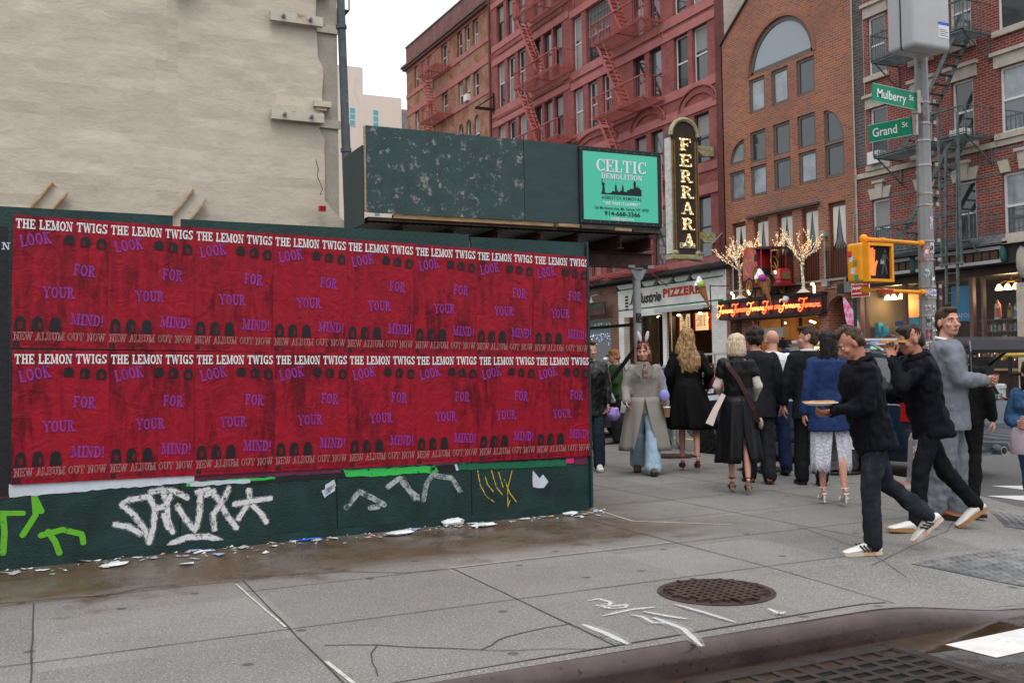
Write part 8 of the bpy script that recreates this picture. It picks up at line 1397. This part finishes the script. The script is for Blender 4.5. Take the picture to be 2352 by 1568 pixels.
pl = held(a, 'carrier_bag', 'black plastic carrier bag hanging left of the long-haired woman', 'bag', a.hip+V((-.3, .1, -.2))); b = MB(); b.rings([[(.07*w3*cos(t)*(1+.2*sin(5*t)), .13*w3*sin(t)*(1+.15*sin(4*t)), z) for t in [2*pi*j/20 for j in range(20)]] for z, w3 in ((-.22, .7), (-.2, 1), (-.05, 1), (.1, .5), (.2, .12))]); b.build('bag_body', cLEA, pl, True)
# --- woman in trench coat coming towards us
a = Person('woman with auburn hair and white bunny-ear headband in open greige trench coat', (6.75, 10.2), 150, 1.62, True, 2, ((16, 6, 0), (-14, 16, 0)), ((-.28, .1, -.02), (.24, .2, .04)), (-14, 4), det=1, feet=(-6, 20)); a.top(cTRE, -.12, .034, name='coat', collar=.01, slv=.018, disp=.004); a.skirt(cTRE, .1, -.6, (.2, .16), (.33, .27), 5, .02, 'coat_skirt', (90, 30, 0)); a.pants(cDENL, .02, .04, name='jeans', disp=.004); a.hair('auburn', 'lob', .012); a.brows(HR['auburn']); [a.shoe(i, M('boot_olive', (.09, .06, .03), .6), lDRK, 'boot', .28) for i in (0, 1)]; [a.hand(i, .5) for i in (0, 1)]
b = MB(); b.prism([(-.02, .53), (.02, .53), (.03, .36), (-.03, .36)], a.P(0, .158, 0), XP, a.P(0, 0, 1)-a.hip, (0, .01, 0)); b.build('striped_scarf', M('scarf', (.16, .04, .04), .7, dirt=(.45, .4, .35), ds=20), a.T)
for sd in (-1, 1): b = MB(); b.prism([(sd*.03, .55), (sd*.13, .5), (sd*.11, .42), (sd*.05, .36)], a.P(0, .17, 0), XP, a.P(0, 0, 1)-a.hip, (0, .01, 0)); b.build('lapel', cTRE, a.T)
for sd in (-1, 1): b = MB(); b.ell(a.hd(sd*.05, -.02, .2), (.025, .018, .075), rot=a.Rh @ Matrix.Rotation(sd*.25, 3, 'Y')); b.build('bunny_ear', M('plush_pink', (.62, .48, .54), .9), a.T, True)
a.done(); pl = held(a, 'pouch_bag', 'small blue and lilac pouch at the hip of the woman in trench coat', 'bag', a.hip+V((-.25, .2, .12))); b = MB(); b.ell((0, 0, 0), (.06, .03, .07)); b.tube([(0, 0, .05), (-.02, -.06, .2), (.05, -.1, .38)], .006, 4); b.build('pouch', M('pouch_lilac', (.22, .27, .62), .5, dirt=(.45, .3, .6), ds=12), pl, True)
pl = held(a, 'iced_coffee', 'clear cup of iced coffee in the hand of the woman in trench coat', 'drink', a.arms[0][2]+V((0, .06, -.09))); b = MB(); b.lathe([(.03, -.05), (.042, .06), (.044, .065)], n=14); b.k = 1; b.lathe([(.045, .065), (.043, .075), (.01, .078)], n=14); b.build('cup', [M('coffee', (.30, .16, .08), .3), mSWH], pl, True)
# --- person half hidden by the hoarding
a = Person('person in black leather jacket holding a phone, half hidden by the hoarding end', (6.45, 10.95), 150, 1.66, False, 3, ((14, 10, 0), (-14, 12, 0)), ((-.22, .12, -.12), (.12, .25, .42)), (20, 6), feet=(0, 18)); a.top(cLEA, -.2, .035, flare=.02); a.pants(cl('dark_denim', (.02, .028, .04)), .018, .01); a.hair('brown', 'short'); [a.shoe(i, lWHT, lSOL, 'shoe') for i in (0, 1)]; [a.hand(i, .7) for i in (0, 1)]; a.done()
b0 = crumple('lilac_bag', (6.68, 10.8), .09, .06, .15, M('lilac_cloth', (.36, .26, .62), .5, bump=.4, bs=12), 'knotted lilac bag carried by the person behind the hoarding end', 'bag', None, 0, 9, .62)
# --- people in the street and on the far pavement
def small(label, pos, face, H, top, bot, hair, hk='short', fem=False, z=None, hands=None, head=(0, 0), slv='long', legs=((5, 5, .02), (-5, 5, .02)), skin=None, lean=0, det=0, off=.03):
    p = Person(label, pos, face, H, fem, lean, legs, hands, head, skin, z=z, det=det); p.top(top, -.12, off, slv, vox=.018); p.pants(bot, .018, .01); p.hair(hair, hk); [p.shoe(i, lBLK, lDRK) for i in (0, 1)]; [p.hand(i, .5) for i in (0, 1)]; p.done(); return p
small('young man in dark grey tee walking between the cars', (10.3, 14.6), 150, 1.64, cTEE, cl('pale_trousers', (.3, .3, .31)), 'black', 'curly', slv='short', legs=((14, 6, 0), (-14, 14, 0)), hands=((-.25, .12, -.05), (.24, .02, -.06)), skin=mSKIN2, head=(-20, 8))
small('person with ginger hair in green jacket, in profile behind the trench coat', (8.95, 14.4), 78, 1.60, cGRN, cDRS, 'ginger', 'curly', hands=((-.1, .28, .3), (.1, .28, .3)), head=(0, 5), det=1)
small('man in navy cap standing beyond the blue SUV', (14.6, 16.6), 140, 1.72, cNAVY, cDRS, 'dark', det=1); 
def capat(x, y, z, rz, mat, label):
    t = thing('baseball_cap', label, 'cap', (x, y, z), R(rz)); b = MB(); b.lathe([(.098, 0), (.1, .03), (.085, .08), (.04, .105), (.005, .11)], n=16); b.build('crown', mat, t, True); b = MB(); b.prism(arcp(0, .06, .08, .12, 0, 180, 10), (0, 0, .0), XP, YP, (0, 0, .012)); b.build('peak', mat, t); return t
capat(14.6-.02, 16.6-.03, -.15+1.72*(1.625+.07)/1.75-.015, 140, cCAPN, 'navy baseball cap on the man beyond the blue SUV')
for lb, pos, fc, H, tp, hr, hk, fm_ in (('man in black jacket outside the pizzeria door holding a child', (21.6, 35.2), 60, 1.76, cBLK, 'black', 'short', False), ('seated-height woman with dark hair eating outside the pizzeria', (21.0, 33.6), 80, 1.5, cNAVY, 'black', 'lob', True), ('man in grey cap outside the tea shop', (21.5, 38.6), 170, 1.72, cTEE, 'dark', 'short', False), ('woman with red cap outside the tea shop', (22.2, 38.0), 100, 1.62, cDRS, 'brown', 'lob', True), ('person in black by the tea shop window', (22.4, 40.4), 20, 1.7, cBLK, 'dark', 'short', False), ('passer-by in dark clothes at the corner of the tea shop', (22.6, 36.9), 130, 1.7, cCHAR, 'dark', 'curly', False), ('customer in black inside the pizzeria window', (24.9, 32.0), 100, 1.75, cBLK, 'dark', 'short', False), ('shop visitor in black by the pastry entrance', (23.2, 27.6), -60, 1.72, cBLK, 'dark', 'short', False)): small(lb, pos, fc, H, tp, cDRS, hr, hk, fm_)
small('small child in cream jacket carried by the man at the pizzeria', (21.35, 35.05), 60, .85, cCRM, cDRS, 'black', z=.72); capat(21.35, 35.05, .72+.85*.99-.02, 60, cWHT, 'white cap on the carried child'); capat(21.5, 38.6, 1.72*.955, 170, M('cap_grey', (.15, .15, .15), .8), 'grey cap on the man outside the tea shop'); capat(22.2, 38.0, 1.62*.955, 100, M('cap_maroon', (.2, .03, .04), .8), 'maroon cap on the woman outside the tea shop')
p = small('person in black trousers and boots crossing behind the man in grey', (8.2, 6.80), -60, 1.6, cBLK, cBLK, 'dark', z=-.06, legs=((10, 6, 0), (-6, 8, 0)))
# --- woman at the right edge
a = Person('woman in denim jacket with lilac bag at the right edge', (7.47, 5.50), 112, 1.42, True, 8, ((10, 6, 0), (-12, 14, 0)), ((-.05, .28, .22), (.1, .27, .18)), (20, 8), det=1, feet=(0, 12)); a.top(cDEN, -.1, .045, slv=.024, name='denim_jacket', collar=.02); a.pants(cDEN, .02, .01, name='jeans'); a.hair('dark', 'lob'); a.brows(HR['dark']); [a.shoe(i, lBLK, lDRK) for i in (0, 1)]; [a.hand(i, .7) for i in (0, 1)]; m = MB(); m.ribbon([a.P(-.12, .05, .53), a.P(-.1, .17, .35), a.P(.02, .19, .1), a.P(.1, .17, 0)], .05, (0, 1, 0)); ob = m.build('bag_strap', M('strap_patterned', (.2, .13, .1), .7, dirt=(.5, .45, .4), ds=30), a.T); sd = ob.modifiers.new('t', 'SOLIDIFY'); sd.thickness = .006; a.done()
pl = held(a, 'shoulder_bag', 'pale lilac shoulder bag held by the woman in denim', 'handbag', a.hip+V((.06, .26, .02))); b = MB(); b.rings([[(.10*w3*cos(t), .05*w3*sin(t), z) for t in [2*pi*j/18 for j in range(18)]] for z, w3 in ((-.12, .85), (-.1, 1), (.05, .95), (.1, .7))]); b.build('bag_body', M('bag_lilac', (.40, .30, .34), .6, bump=.3), pl, True)
# ------------------------------------------------------------------ turn the modelled volumes into single smooth skins
bpy.context.view_layer.update(); dg = bpy.context.evaluated_depsgraph_get(); NEW = []
for o, disp, extra, fr in BAKE: NEW.append(bpy.data.meshes.new_from_object(o.evaluated_get(dg)))
for (o, disp, extra, fr), me in zip(BAKE, NEW):
    o.modifiers.clear(); old = o.data; o.data = me; bpy.data.meshes.remove(old)
    if disp:
        off = V((hash(o.name) % 97, 3, 1)); co = []
        for v in me.vertices: p = v.co; q = V((p.x*fr[0], p.y*fr[1], p.z*fr[2])); d = noise.noise(q+off)+.9*abs(noise.noise(q*2.3+off))+.5*(.5-abs(noise.noise(V((q.x*1.5+q.z*2, q.y*1.5, q.z*4))+off)))-.38; co += list(p+v.normal*disp*2.3*d)
        me.vertices.foreach_set('co', co); me.update()
    if extra and extra.v:
        bm = bmesh.new(); bm.from_mesh(me); vs = [bm.verts.new(v) for v in extra.v]
        for f in extra.f: bm.faces.new([vs[i] for i in f])
        bmesh.ops.recalc_face_normals(bm, faces=bm.faces); bm.to_mesh(me); bm.free()
    me.polygons.foreach_set('use_smooth', [True]*len(me.polygons))
